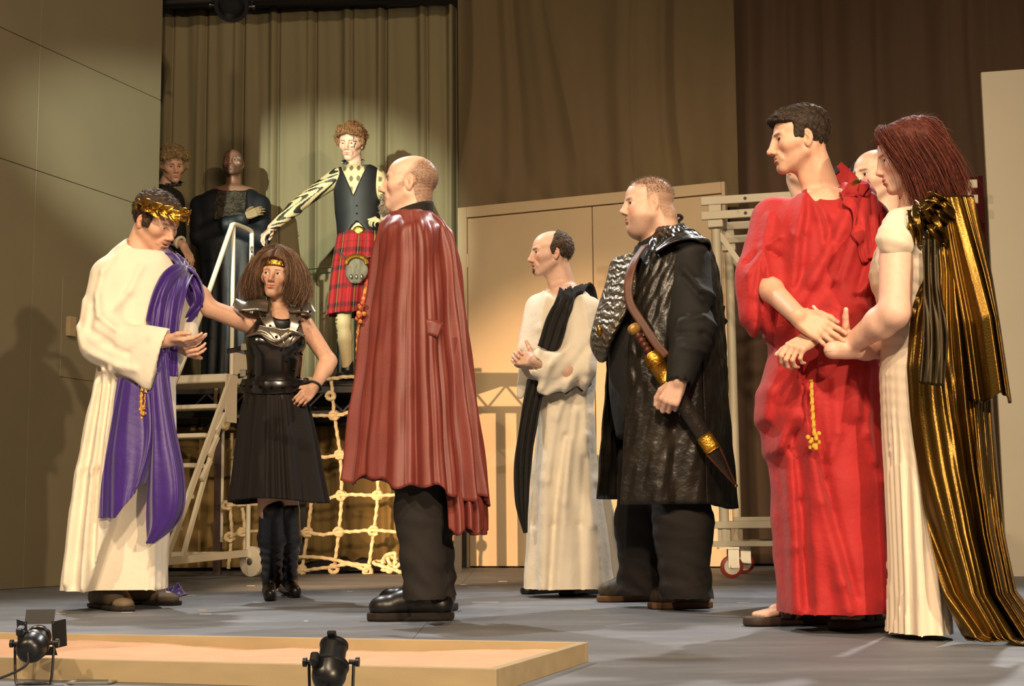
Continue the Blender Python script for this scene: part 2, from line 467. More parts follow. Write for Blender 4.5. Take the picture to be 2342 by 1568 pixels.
# black masking leg beside the right flat
pm = P(2228, 700, 9.9)
def curtain(name, x0, x1, z0, z1, yfun, foldfun, material, nu, nv, label, cat='curtain', group=None, sag=None):
    u = np.linspace(0, 1, nu); v = np.linspace(0, 1, nv)
    U, Vv = np.meshgrid(u, v)
    X = x0+(x1-x0)*U; Z = z0+(z1-z0)*Vv
    Y = yfun(X)+foldfun(X, Z)
    if sag is not None: Z = Z+sag(X, Vv)
    pts = np.stack([X, Y, Z], -1)
    o = mesh_obj(name, np.zeros((0, 3)), np.zeros((0, 4), int), material) if False else None
    base = empty(name, ((x0+x1)/2, float(yfun(np.array([(x0+x1)/2]))[0]), z0))
    bpy.data.objects.remove(base)
    loc = Vector(((x0+x1)/2, float(yfun(np.array([(x0+x1)/2]))[0]), z0))
    o = sheet(name, pts-np.array(loc), material, None, thick=0.006)
    o.location = loc
    return tag(o, label, cat, group)

def pleats(X, Z, lines, w, amp):
    """flat cloth with soft folds at given x positions; w: width, narrow shadowed tuck beside each"""
    y = np.zeros_like(X)
    for i, l in enumerate(lines):
        lx = l[0]+(l[1] if len(l) > 1 else 0)*(Z-2.5)
        a = amp*(l[2] if len(l) > 2 else 1)
        t = (X-lx)/w
        y += -a*np.exp(-(t*2.2)**2) + a*1.3*np.exp(-((t-1.0)*3.2)**2)
    return y
dA = 12.5
pxs = [375, 452, 538, 622, 708, 792, 868, 965, 1030]
linesA = [(P(x, 400, dA)[0], 0.004*rnd.uniform(-1, 1), rnd.uniform(0.7, 1.4)) for x in pxs]
def foldA(X, Z): return pleats(X, Z, linesA, 0.055, 0.035)+0.03*fsum(X*9+0.25*Z, 3, 3)+0.012*fsum(X*26+0.5*np.sin(Z*1.5), 5, 2)
zA1 = P(560, 18, dA)[2]
curtain('backdrop_curtain', P(300, 500, dA)[0], P(1052, 500, dA)[0], 0.02, zA1, lambda X: np.full_like(X, dA), foldA, M_curt, 420, 60,
        'tall beige pleated backdrop curtain hanging behind the raised deck')
dB0, dB1 = 12.25, 11.65
xb0, xb1 = P(1049, 470, dB0)[0], P(1690, 430, dB1)[0]
def yB(X): return dB0+(dB1-dB0)*(X-xb0)/(xb1-xb0)
def foldB(X, Z):
    w = 0.07*np.sin(Z*1.3+X*2.0)+0.05*(Z-2.8)*np.sin(X*5)
    return 0.045*fsum((X+w)*8.5, 21, 3)+0.03*np.abs(np.sin((X+w*1.4)*6.1))**0.7-0.02*np.exp(-(Z-2.9)**2*3)*fsum((X+0.4*Z)*13, 8, 2)
curtain('backdrop_curtain', xb0, xb1, 2.93, 5.1, yB, foldB, M_curt2, 320, 70,
        'brown-beige curtain hanging above the double doors')
dC0, dC1 = 11.9, 10.9
xc0, xc1 = P(1668, 430, dC0)[0], P(2262, 430, dC1)[0]+0.9
def yC(X): return dC0+(dC1-dC0)*(X-xc0)/(xc1-0.9-xc0)
def foldC(X, Z): return 0.06*fsum((X+0.02*np.sin(Z*2))*9, 33, 3)+0.03*np.abs(np.sin(X*11+0.3*np.sin(Z)))
curtain('backdrop_curtain', xc0, xc1, 0.02, 5.2, yC, foldC, M_curt3, 420, 60,
        'dark reddish-brown curtain hanging behind the white rolling frame')
# dark batten above the left backdrop
t = thing('lighting_batten', 'black pipe batten across the top of the beige backdrop', 'batten', P(300, 15, 12.1))
MB().tube([P(250, 12, 12.1), P(1030, -20, 12.1)], 0.045, 12).build('pipe', M_steel, t, True)
MB().box(P(600, -6, 12.2)+V3(0, 0, 0.12), (2.9, 0.05, 0.30)).build('border_cloth', M_black, t)

# double doors
wb = struct(empty('door_1'))
Da0 = G(1053, 1297.5); Da0[2] = 0; Db0 = P(1684, 1293, 11.35); Db0[2] = 0
dd = unit(Db0-Da0); dn = V3(dd[1], -dd[0], 0); Rd = np.stack([dd, -dn, V3(0, 0, 1)], 1); Ld = np.linalg.norm(Db0-Da0)
ztop = P(1056, 476, Da0[1])[2]
def on_door(px_, py_):
    ray = CF + CR*(px_-IW/2)/FPX + CU*(IH/2-py_)/FPX
    t = ((Da0-V3(0, 0, CAMH)) @ dn)/(ray @ dn); q = V3(0, 0, CAMH)+ray*t
    return (q-Da0) @ dd, q[2]
sL = on_door(1071, 900)[0]; sM = on_door(1361, 900)[0]; sR = on_door(1664, 900)[0]; zd = on_door(1071, 498)[1]
def dbox(s0, s1, za, zb, y0, y1, name, m, par):
    return MB().box(Da0+dd*(s0+s1)/2+V3(0, 0, (za+zb)/2)+dn*(y0+y1)/2, (s1-s0, y1-y0, zb-za), Rd, 0.003).build(name, m, par)
dbox(0, sL, 0, ztop, -0.06, 0.02, 'door_jamb', M_door, wb); dbox(sR, Ld, 0, ztop, -0.06, 0.02, 'door_jamb', M_door, wb)
dbox(sL+0.001, sR-0.001, zd, ztop, -0.06, 0.02, 'door_header', M_door, wb)
for a, b in ((sL, sM), (sM, sR)):
    lf = dbox(a+0.004, b-0.004, 0.012, zd-0.006, -0.045, 0.0, 'door_leaf', M_door, wb)
    hs = a+0.004 if a == sL else b-0.004
    for hz in (0.35, 1.5, 2.6):
        h = dbox(hs-0.012, hs+0.012, hz-0.06, hz+0.06, -0.002, 0.012, 'hinge', M_door, wb)
dbox(sL, sR, 0, zd, -0.075, -0.065, 'door_backing', M_under, wb)

# ================================================================== DECK, NET, STEPS, FRAME
dk = 10.95
xd0, xd1 = P(250, 870, dk)[0], P(1050, 870, dk)[0]; zdk = P(770, 870, dk)[2]
t = thing('raised_deck', 'black steel-framed raised deck behind the rope net', 'platform', ((xd0+xd1)/2, dk+0.7, 0))
MB().box(((xd0+xd1)/2, dk+0.68, zdk-0.02), (xd1-xd0, 1.36, 0.04), None, 0.004).build('deck_board', M_steel, t)
ch = MB()
for yy in (dk+0.03, dk+1.3):
    ch.bar((xd0, yy, zdk-0.065), (xd1, yy, zdk-0.065), 0.04, 0.05); ch.bar((xd0, yy, zdk-0.25), (xd1, yy, zdk-0.25), 0.04, 0.045)
ch.build('truss_chords', M_steel, t)
nz = 18
for i in range(nz):
    xa = xd0+(xd1-xd0)*i/nz; xb = xd0+(xd1-xd0)*(i+1)/nz
    za, zb = (zdk-0.085, zdk-0.235) if i % 2 else (zdk-0.235, zdk-0.085)
    MB().bar((xa, dk+0.03, za), (xb, dk+0.03, zb), 0.014, 0.014).build('truss_web', M_steel, t)
for xx in (P(497, 1100, dk)[0], P(690, 1100, dk)[0], P(995, 1100, dk)[0], P(1046, 1100, dk)[0], xd0+0.1):
    for yy in (dk+0.05, dk+1.25):
        MB().bar((xx, yy, 0), (xx, yy, zdk-0.26), 0.055, 0.055, (0, 1, 0)).build('leg', M_rust if xx < -1.8 else M_steel, t)
xx = P(504, 1100, dk)[0]
MB().box((xx+0.012, dk+0.018, 0.72), (0.02, 0.006, 0.95)).build('tape_strip', M_whiteD, t)
# rail of the deck: posts and wire lines
for x0, yt, yd in ((607, 548, dk+0.1), (779, 600, dk+1.05)):
    q = P(x0, 870, yd)
    rp = tag(MB().tube([(0, 0, 0), (0, 0, P(x0, yt, yd)[2]-zdk)], 0.016 if x0 < 700 else 0.034, 10).build('rail_post', M_steel, None, True),
             'thin dark post at the deck edge %s' % ('under the hand of the man in the vest' if x0 < 700 else 'behind the red tartan kilt'), 'post')
    rp.location = (q[0], yd, zdk)
for ya, yb, wl_ in ((622, 609, 'upper'), (634, 621, 'lower')):
    a = P(607, ya+2, dk+0.1); b = P(779, yb, dk+1.02)
    a = a+V3(0.024, 0.006, 0)
    w = tag(MB().tube([a-a, b-a], 0.006, 6).build('wire_line', mat('green_wire', lin('2d4a2a'), 0.5), None, True),
            '%s of two thin green wire lines strung along the deck edge' % wl_, 'wire', 'wire lines of the deck rail')
    w.location = a
# cloth hung under the deck
M_drape = mat('ochre_drape', lin('8d7443'), rough=0.95, var=0.18, vscale=3, stretch=(1, 1, 0.4))
curtain('under_deck_drape', xd0+0.1, xd1-0.02, 0.03, zdk-0.28, lambda X: np.full_like(X, dk+0.95),
        lambda X, Z: 0.05*fsum((X+0.03*Z)*14, 41, 3)+0.02*fsum(X*31+Z, 7, 2), M_drape, 260, 24, 'ochre cloth hanging beneath the raised deck', 'drape')
def crumple(name, c, sx, sy, h, seed, material, label, cat='cloth', n=60):
    u = np.linspace(-1, 1, n); U, Vv = np.meshgrid(u, u)
    Q = np.stack([U.ravel(), Vv.ravel(), np.zeros(n*n)], 1)
    r = np.clip(1.08-(np.abs(U)**2.5+np.abs(Vv)**2.5)**(1/2.5)*(1+0.12*n3(Q*1.2, 2.2, seed).reshape(n, n)), 0, 1)
    z = h*np.minimum(1, r*2.2)**0.7*(0.55+0.45*n3(Q, 5, seed+1).reshape(n, n))*(0.8+0.3*n3(Q, 13, seed+2).reshape(n, n))
    pts = np.stack([U*sx*(1+0.1*n3(Q, 3, seed+3).reshape(n, n)), Vv*sy, np.maximum(z, 0)+0.004], -1)
    o = sheet(name, pts, material, None, thick=0.004); o.location = c
    return tag(o, label, cat)
crumple('black_cloth', (P(790, 1290, 11.2)[0], 11.35, 0), 0.62, 0.3, 0.11, 3, mat('black_velvet', lin('141210'), 0.95), 'crumpled black cloth on the floor under the rope net')

# rope net
def rope(mb, pts, r=0.0135, n=None):
    p = crv(pts, n or max(8, int(sum(np.linalg.norm(np.diff(np.asarray(pts), axis=0), axis=1))/0.013)))
    mb.tube(p, r, 9, lobes=3, twist=95, amp=0.16)
def knot(mb, c, s=1.0, seed=0):
    r = np.random.RandomState(seed); pts = []
    for a in np.linspace(0, 4*math.pi, 22):
        pts.append(c+s*0.024*V3(math.cos(a)*(1+0.2*math.sin(a*1.5)), 0.6*math.sin(a*0.5), math.sin(a))+r.randn(3)*0.002)
    mb.tube(pts, 0.0125*s, 7, lobes=3, twist=95, amp=0.16)
net = thing('rope_net', 'knotted cream rope cargo net hanging from the deck edge', 'net', (P(730, 1300, dk-0.1)[0], dk-0.1, 0))
yn = dk-0.06
def N_(x, y): return P(x, y, yn)
verts = [[(757, 862), (765, 950), (778, 1040), (781, 1135), (775, 1216), (764, 1300)],
         [(712, 1150), (704, 1216), (690, 1304)],
         [(857, 950), (862, 1040), (864, 1132), (855, 1214), (842, 1306)],
         [(553, 1150), (560, 1216), (556, 1300)], [(530, 990), (532, 1060), (527, 1160), (530, 1220), (522, 1300)],
         [(650, 950), (648, 1040), (645, 1135), (640, 1218), (652, 1300)],
         [(925, 1040), (930, 1130), (930, 1215), (925, 1300)]]
for ln in verts:
    b = MB(); rope(b, [N_(*q) for q in ln]); b.build('net_rope', M_rope, net, True)
hors = [[(560, 862), (640, 866), (757, 866), (800, 862), (930, 866)],
        [(530, 952), (650, 950), (765, 950), (800, 944), (857, 948), (930, 950)],
        [(530, 1046), (650, 1044), (745, 1045), (778, 1040), (862, 1040), (930, 1043)],
        [(520, 1156), (640, 1150), (708, 1138), (745, 1140), (781, 1132), (820, 1131), (864, 1133), (930, 1130)],
        [(528, 1228), (556, 1216), (640, 1214), (704, 1217), (740, 1222), (775, 1216), (810, 1215), (855, 1212), (930, 1218)],
        [(655, 1290), (690, 1303), (725, 1300), (764, 1295), (800, 1290), (842, 1305)],
        [(655, 1290), (680, 1274), (740, 1275), (800, 1287), (850, 1294)]]
for ln in hors:
    b = MB(); rope(b, [N_(*q)-V3(0, 0.025, 0) for q in ln]); b.build('net_rope', M_rope, net, True)
ks = [(765, 950), (778, 1040), (781, 1133), (775, 1216), (764, 1300), (704, 1217), (690, 1303), (862, 1040), (864, 1132), (855, 1213), (842, 1306), (556, 1217), (857, 948), (527, 1228), (521, 1156), (757, 905), (930, 1217)]
for i, q in enumerate(ks):
    b = MB(); knot(b, N_(*q)-V3(0, 0.012, 0), 1.15, i); b.build('knot', M_rope, net, True)
def coil(name, c, r, turns, h, seed, label, n=90, vert=False):
    rr = np.random.RandomState(seed); pts = []
    for k in range(n):
        a = 2*math.pi*turns*k/n; q = r*(0.6+0.5*math.sin(a*0.37+seed))
        if vert: pts.append(V3(q*0.45*math.cos(a), 0.05*math.sin(a*0.7), h*0.5+h*0.45*math.sin(a)))
        else: pts.append(V3(q*math.cos(a), 0.6*q*math.sin(a), 0.016+h*(k/n)*abs(math.sin(a*0.53))))
    b = MB(); rope(b, pts, 0.0135, n*5); o = b.build(name, M_rope, None, True); o.location = c
    return tag(o, label, 'rope')
coil('rope_coil', (P(900, 1300, 10.8)[0], 10.75, 0.0), 0.13, 5, 0.16, 2, 'heap of cream rope on the floor behind the black boots')
coil('rope_coil', P(512, 985, 10.72), 0.15, 3, 0.42, 5, 'looped cream rope tied beside the white steps platform', vert=True)
coil('rope_coil', (P(655, 1312, 10.7)[0], 10.72, 0.0), 0.1, 1, 0.02, 8, 'single loop of cream rope lying near the white wheel')

# white mobile steps
W0 = G(566, 1316); W0 = V3(W0[0], W0[1], 0)*0.975; su = unit(V3(-0.28, -0.96, 0)); sn = unit(V3(-0.96, 0.28, 0)); sw = 0.74
def S(u, n, z): return W0+su*u+sn*n+V3(0, 0, z)
st = thing('mobile_steps', 'white tubular mobile safety steps with handrails beside the deck', 'steps', W0)
zp = P(440, 858, 10.2)[2]; zh = P(505, 520, 10.3)[2]
MB().box(S(0.17, sw/2, zp-0.03), (0.42, sw, 0.06), np.stack([su, sn, V3(0, 0, 1)], 1), 0.008).build('platform', M_white, st)
for n in (0.0, sw):
    MB().tube([S(0.0, n, 0.1), S(0.0, n, zh-0.03)], 0.017, 12).build('post', M_white, st, True)
    # handrail: along the top, then down parallel to the steps, hooking in at the bottom
    MB().tube(crv([S(0.0, n, zh-0.03), S(0.03, n, zh), S(0.25, n, zh), S(0.31, n, zh-0.02), S(0.36, n, zh-0.09), S(0.8, n, zh-0.80),
              S(1.22, n, 1.10), S(1.27, n, 1.0), S(1.22, n, 0.92), S(1.0, n, 0.72), S(0.98, n, 0.62)], 60), 0.018, 10).build('handrail', M_white, st, True)
    MB().tube([S(0.29, n, zp), S(0.29, n, zh-0.01)], 0.016, 10).build('post', M_white, st, True)
    MB().bar(S(0.0, n, zp+0.5), S(0.29, n, zp+0.5), 0.02, 0.02).build('mid_rail', M_white, st)
    MB().bar(S(0.3, n, zp-0.03), S(1.16, n, 0.14), 0.02, 0.05).build('stringer', M_white, st)
    MB().bar(S(0.42, n, zp-0.30), S(0.95, n, 0.14), 0.02, 0.035).build('brace', M_white, st)
    MB().bar(S(0.0, n, 0.17), S(1.2, n, 0.14), 0.03, 0.05).build('base_rail', M_white, st)
    MB().tube([S(1.16, n, 0.0), S(1.16, n, 0.16)], 0.02, 10).build('foot', M_white, st, True)
MB().box(S(0.145, 0.0, zp+0.085), (0.28, 0.006, 0.16), np.stack([su, sn, V3(0, 0, 1)], 1)).build('kick_plate', M_whiteD, st)
MB().box(S(0.30, -0.005, zp-0.17), (0.17, 0.006, 0.34), np.stack([su, sn, V3(0, 0, 1)], 1)).build('sign_plate', M_whiteD, st)
for i in range(5):
    f = (i+1)/6.0
    MB().box(S(0.3+0.86*f, sw/2, (zp-0.03)*(1-f)+0.14*f), (0.16, sw, 0.03), np.stack([su, sn, V3(0, 0, 1)], 1), 0.005).build('tread', M_white, st)
    if i < 3: MB().bar(S(0.42+0.6*f, -0.01, zp-0.25-1.0*f), S(0.30+0.6*f, -0.01, zp-0.12-1.0*f), 0.025, 0.03).build('tread_bracket', M_white, st)
for u in (0.0, 1.1): MB().bar(S(u, 0, 0.16), S(u, sw, 0.16), 0.03, 0.04).build('cross_bar', M_white, st)
for n in (-0.035, sw+0.035):
    ax = unit(V3(-0.55, -0.84, 0))
    w = MB().lathe(S(0.0, n, 0.11)-ax*0.022, S(0, n, 0.11)+ax*0.022, [(0, 0.001), (0.0, 0.098), (0.006, 0.108), (0.038, 0.108), (0.044, 0.098), (0.044, 0.001)], 28).build('wheel', M_whiteD, st, True)
    MB().lathe(S(0.0, n, 0.11)-ax*0.034, S(0, n, 0.11)+ax*0.034, [(0, 0.004), (0.0, 0.018), (0.006, 0.026), (0.062, 0.026), (0.068, 0.012)], 14).build('wheel_hub', M_zinc, w, True)
for u, z0, z1, ln in ((0.03, zp+0.95, zp+0.12, 0),):
    b = MB()
    for k in range(22):
        z = z0-(z0-z1)*k/22; c = S(0.03, -0.015, z); b.tube([c+0.008*(su if k % 2 else sn)*math.cos(a)+V3(0, 0, 0.022*math.sin(a)) for a in np.linspace(0, 2*math.pi, 9)[:-1]], 0.003, 5, closed=True)
    b.build('safety_chain', M_zinc, st, True)

M_frame_dim = mat('white_enamel_dimlit', lin('b3ab94'), rough=0.5, var=0.08, col2=lin('7d7460'), c2scale=9, c2lo=0.64, c2hi=0.78)  # same white as the steps, with dimmer light put into the colour
# white rolling frame (right)
fa = P(1622, 470, 9.35); fb = P(2212, 430, 8.95); fd = unit((fb-fa)*V3(1, 1, 0)); fn = V3(-fd[1], fd[0], 0)
F0 = V3(fa[0], fa[1], 0); Lf = np.linalg.norm((fb-fa)*V3(1, 1, 0)); zf = P(1640, 455, 9.35)[2]; Wf = 0.85
fr = thing('rolling_frame', 'white steel rolling frame on castors behind the red robed man', 'frame', F0)
def Fp(u, n, z): return F0+fd*u+fn*n+V3(0, 0, z)
zl = P(1640, 495, 9.35)[2]
for n in (0.0, Wf):
    for zz in (zf-0.02, zl):
        b = MB().bar(Fp(-0.05, n-0.03, zz), Fp(Lf+0.06, n-0.03, zz), 0.03, 0.055, bev=0.003).build('top_bar', M_frame_dim, fr)
        if n == 0:
            for uu in (0.24, Lf-0.3): MB().lathe(Fp(uu, n-0.048, zz), Fp(uu, n-0.04, zz), [(0, 0.001), (0, 0.011), (0.004, 0.011)], 10).build('bolt_hole', M_steel, fr)
    for u in (0.04, Lf-0.02):
        MB().tube([Fp(u, n, 0.22), Fp(u, n, zl-0.09)], 0.032, 14).build('post', M_frame_dim, fr, True)
        MB().box(Fp(u, n, zl-0.055), (0.10, 0.08, 0.05), np.stack([fd, fn, V3(0, 0, 1)], 1), 0.004).build('collar', M_frame_dim, fr)
        MB().box(Fp(u, n, (zl+zf)/2), (0.085, 0.075, zf-zl), np.stack([fd, fn, V3(0, 0, 1)], 1), 0.004).build('post_head', M_frame_dim, fr)
zb1 = P(1640, 1200, 9.35)[2]; zb2 = P(1640, 1243, 9.35)[2]
for n in (0.0, Wf):
    MB().bar(Fp(-0.05, n-0.03, zb1), Fp(Lf+0.06, n-0.03, zb1), 0.03, 0.045, bev=0.003).build('base_bar', M_frame_dim, fr)
    MB().bar(Fp(-0.05, n-0.03, zb2), Fp(Lf+0.06, n-0.03, zb2), 0.03, 0.035, bev=0.003).build('base_bar', M_frame_dim, fr)
    for uu in (0.04, Lf-0.02): MB().box(Fp(uu, n, (zb1+zb2)/2), (0.08, 0.05, abs(zb1-zb2)), np.stack([fd, fn, V3(0, 0, 1)], 1)).build('spacer_block', M_frame_dim, fr)
MB().box(Fp(Lf/2, Wf/2, zb1+0.035), (Lf-0.2, Wf, 0.03), np.stack([fd, fn, V3(0, 0, 1)], 1), 0.004).build('base_board', M_frame_dim, fr)
for u in (0.0, Lf):
    for zz in (zf-0.02, zb1): MB().bar(Fp(u+0.02, 0, zz), Fp(u+0.02, Wf, zz), 0.03, 0.05).build('side_bar', M_frame_dim, fr)
for u, s in ((0.06, 1), (Lf-0.04, -1)):
    for n in (0.0, Wf): MB().bar(Fp(u, n, zl-0.12), Fp(u+s*0.26, n+0.02, zl-0.52), 0.02, 0.035).build('corner_brace', M_frame_dim, fr)
for u in (0.06, Lf-0.05):
    for n in (0.0, Wf):
        c = Fp(u, n, 0.0); k = MB()
        k.box(c+V3(0, 0, 0.19), (0.13, 0.1, 0.012)); k.box(c+V3(0.03, -0.028, 0.125), (0.07, 0.006, 0.12)); k.box(c+V3(0.03, 0.028, 0.125), (0.07, 0.006, 0.12))
        k.lathe(c+V3(0.02, -0.04, 0.075), c+V3(0.02, 0.04, 0.075), [(0, 0.012), (0.08, 0.012)], 10)
        ca = k.build('castor_fork', M_zinc, fr)
        MB().lathe(c+V3(0.02, -0.02, 0.072), c+V3(0.02, 0.02, 0.072), [(0, 0.02), (0, 0.064), (0.006, 0.072), (0.034, 0.072), (0.04, 0.064), (0.04, 0.02)], 22).build('castor_wheel', M_redw, fr, True)
        MB().lathe(c+V3(0.02, -0.023, 0.072), c+V3(0.02, 0.023, 0.072), [(0, 0.01), (0, 0.05), (0.046, 0.05), (0.046, 0.01)], 18).build('wheel_disc', mat('grey_wheel_disc', lin('b9b0a0'), 0.5), fr, True)
# dark red cloth hanging behind that frame
q = P(2238, 580, 9.9); 
curtain('hanging_cloth', q[0]-0.14, q[0]+0.05, q[2], q[2]+0.55, lambda X: np.full_like(X, 9.9), lambda X, Z: 0.02*np.sin(X*45), mat('dark_red_cloth', lin('5a0d12'), 0.9), 40, 8,
        'dark red cloth hanging behind the white frame post', 'cloth')

# sand tray
tr = thing('sand_tray', 'long shallow wooden tray of sand lying on the stage floor', 'tray', (-0.6, 3.6, 0))
hb = 0.05
c_br = G(1345, 1467.5, hb); c_fr = G(1210, 1531, hb); c_bl = G(0, 1445, hb); dirx = unit(((c_br-c_bl))*V3(1, 1, 0)); diry = V3(-dirx[1], dirx[0], 0)
wid = (c_br-c_fr) @ diry; O = c_br*V3(1, 1, 0); Lx = 3.0; th = 0.022
R = np.stack([dirx, diry, V3(0, 0, 1)], 1)
def tbox(u0, u1, v0, v1, name): return MB().box(O+dirx*(u0+u1)/2+diry*(v0+v1)/2+V3(0, 0, hb/2), (u1-u0, v1-v0, hb), R, 0.0012).build(name, M_wood, tr)
tbox(-Lx, 0, -th, 0, 'long_board'); tbox(-Lx, 0, -wid, -wid+th, 'long_board'); tbox(-th, 0, -wid+th, -th, 'end_board'); tbox(-Lx, -Lx+th, -wid+th, -th, 'end_board')
uu = np.linspace(-Lx+th, -th, 220); vv = np.linspace(-wid+th, -th, 60); U, Vv = np.meshgrid(uu, vv)
Q = np.stack([U.ravel(), Vv.ravel(), 0*U.ravel()], 1)
z = 0.026+0.006*n3(Q, 5, 4)+0.004*n3(Q, 14, 9)+0.0015*n3(Q, 45, 5)
z += 0.012*np.exp(-((Q[:, 1]+0.10)/0.10)**2)*np.maximum(0, n3(Q, 7, 77))
pts = O+np.outer(Q[:, 0], dirx)+np.outer(Q[:, 1], diry)+np.outer(np.clip(z, 0.012, 0.047), (0, 0, 1))
sd = sheet('sand', pts.reshape(U.shape+(3,)), M_sand, tr); sd['kind'] = 'stuff'

# small lanterns
def birdie(base, tgt, scale, label, barn, yoke_h, lens_ext=0.0):
    """short-nose lantern on a bent-bar foot; base on floor, pointing at tgt"""
    t = thing('stage_lantern', label, 'stage light', base)
    base = np.asarray(base, float); piv = base+V3(0, 0, yoke_h*scale); a = unit(np.asarray(tgt)-piv); s = scale
    side = unit(np.cross(a, (0, 0, 1)))
    MB().lathe(piv-a*0.075*s, piv+a, [(0, 0.012*s), (0.002*s, 0.026*s), (0.012*s, 0.036*s), (0.028*s, 0.042*s), (0.055*s, 0.043*s), (0.058*s, 0.046*s), (0.066*s, 0.046*s), (0.068*s, 0.034*s)], 24).build('lamp_housing', M_lampb, t, True)
    MB().lathe(piv-a*0.01*s, piv+a, [(0, 0.033*s), (0.055*s, 0.033*s), (0.058*s, 0.036*s), (0.064*s, 0.036*s), (0.066*s, 0.03*s)], 24).build('snoot', M_lampb, t, True)
    up = np.cross(side, a)
    if barn:
        c = piv+a*0.060*s; R_ = np.stack([side, up, a], 1)
        for sx, sy in ((1, 0), (-1, 0), (0, 1), (0, -1)):
            n_ = side*sx+up*sy; tt = up if sx else side
            q = c+n_*0.036*s; o2 = unit(a*0.55+n_*0.75)
            MB().box(q+o2*0.022*s, (0.085*s, 0.044*s, 0.002*s), np.stack([tt, o2, np.cross(tt, o2)], 1)).build('barn_door', M_lampb, t)
    else:
        MB().box(piv+a*0.052*s+up*0.042*s, (0.022*s, 0.012*s, 0.02*s), np.stack([side, a, up], 1), 0.002).build('clip', M_lampb, t)
    MB().tube(crv([piv+side*0.055*s, piv+side*0.055*s-V3(0, 0, 0.03*s), base+side*0.05*s+V3(0, 0, 0.012*s), base+side*0.035*s+V3(0, 0, 0.004),
              base-side*0.035*s+V3(0, 0, 0.004), base-side*0.05*s+V3(0, 0, 0.012*s), piv-side*0.055*s-V3(0, 0, 0.03*s), piv-side*0.055*s], 50), 0.004*s, 7).build('yoke', M_lampb, t, True)
    for sg in (1, -1):
        MB().lathe(piv+side*0.044*s*sg, piv+side*sg, [(0, 0.006*s), (0.016*s, 0.006*s), (0.017*s, 0.012*s), (0.026*s, 0.012*s), (0.027*s, 0.004*s)], 10).build('yoke_knob', M_lampb, t, True)
    MB().box(piv-a*0.03*s+up*0.05*s-side*0.03*s, (0.02*s, 0.03*s, 0.024*s), np.stack([side, a, up], 1), 0.003).build('cable_gland', M_lampb, t)
    MB().tube(crv([piv-a*0.07*s, piv-a*0.11*s-V3(0, 0, 0.02), base-a*V3(1, 1, 0)*0.16*s-side*0.09*s+V3(0, 0, 0.02), base-side*0.22*s-V3(0, 0.12, -0.006)], 24), 0.004*s, 6).build('cable', M_rubber, t, True)
    return t
b1 = G(76, 1566); birdie(b1, P(470, 900, 6.0), 0.78, 'small black lantern with barn doors standing before the sand tray', True, 0.12)
b2 = G(757, 1625); birdie(b2, b2+V3(0.04, 0.6, 0.72), 0.78, 'small black snub lantern without barn doors by the sand tray', False, 0.118)
# loose gel frame on the floor
q = G(212, 1562); gl = MB()
for a_, b_ in (((-.045, -.03), (.045, -.03)), ((-.045, .03), (.045, .03)), ((-.045, -.03), (-.045, .03)), ((.045, -.03), (.045, .03))):
    gl.bar((a_[0], a_[1], 0.004), (b_[0], b_[1], 0.004), 0.012, 0.004)
o = tag(gl.build('gel_frame', M_zinc), 'small metal gel frame lying flat before the tray', 'frame'); o.location = q
# par can hanging at top
q = P(531, 14, 9.6); pc = thing('hanging_lantern', 'black par can lantern hanging high before the backdrop', 'stage light', q)
a = unit(V3(0.1, -0.72, -0.70)); sd_ = unit(np.cross(a, (0, 0, 1)))
MB().lathe(q-a*0.24+V3(0, 0, 0.05), q+a*9, [(0, 0.05), (0.02, 0.085), (0.12, 0.10), (0.34, 0.105), (0.345, 0.118), (0.36, 0.118), (0.36, 0.09), (0.30, 0.085)], 26).build('can', M_lampb, pc, True)
MB().tube(crv([q+sd_*0.13, q+sd_*0.135+V3(0, 0, 0.2), q+V3(0, 0, 0.32), q-sd_*0.135+V3(0, 0, 0.2), q-sd_*0.13], 30), 0.008, 8).build('yoke', M_lampb, pc, True)
MB().tube([q+V3(0, 0, 0.3), q+V3(0, 0, 0.75)], 0.02, 10).build('hook_clamp', M_lampb, pc, True)
for sg in (1, -1): MB().lathe(q+sd_*0.10*sg, q+sd_*sg, [(0, 0.01), (0.04, 0.01), (0.04, 0.022), (0.055, 0.022)], 10).build('yoke_knob', M_lampb, pc, True)

# bits of tape and scraps on the floor
M_tapeW = mat('white_tape', lin('d9d6cc'), 0.7); M_tapeY = mat('yellow_tape', lin('d9b04a'), 0.7)
for (x, y, w, c, where) in ((470, 1404, 26, 'W', 'beside the wreathed man\'s toes'), (140, 1402, 20, 'Y', 'behind the tray, left of the taupe clogs'), (462, 1395, 18, 'Y', 'between the taupe clogs and the tall boots'),
        (575, 1339, 20, 'Y', 'behind the tall black boots'), (437, 1361, 20, 'W', 'beside the trailing purple sash end'), (590, 1377, 22, 'W', 'at the toes of the tall black boots'), (290, 1400, 26, 'W', 'under the edge of the near taupe clog'),
        (1330, 1394, 40, 'Y', 'before the white robed man\'s sandals'), (1110, 1377, 60, 'W', 'long strip between the caped man and white robed man'), (1085, 1342, 30, 'W', 'behind the caped man\'s heels'),
        (1150, 1329, 20, 'W', 'near the left foot of the double doors'), (1632, 1391, 18, 'W', 'at the heel of the stout man\'s boot'), (1700, 1378, 30, 'W', 'between the stout man and the red robe'),
        (700, 1420, 9, 'W', 'tiny dot behind the sand tray'), (1060, 1336, 14, 'W', 'small bit right of the caped man\'s trousers'), (800, 1352, 12, 'W', 'small bit before the rope net'), (1180, 1352, 12, 'W', 'small bit left of the white robe hem')):
    q = G(x, y); ww = w*q[1]/FPX
    o = MB().box((0, 0, 0.001), (ww, 0.012, 0.001), None).build('floor_tape', M_tapeW if c == 'W' else M_tapeY)
    o.location = q; o.rotation_euler = (0, 0, rnd.uniform(-0.3, 0.3))
    tag(o, ('white' if c == 'W' else 'yellow')+' floor tape scrap '+where, 'tape', 'tape scraps on the floor')
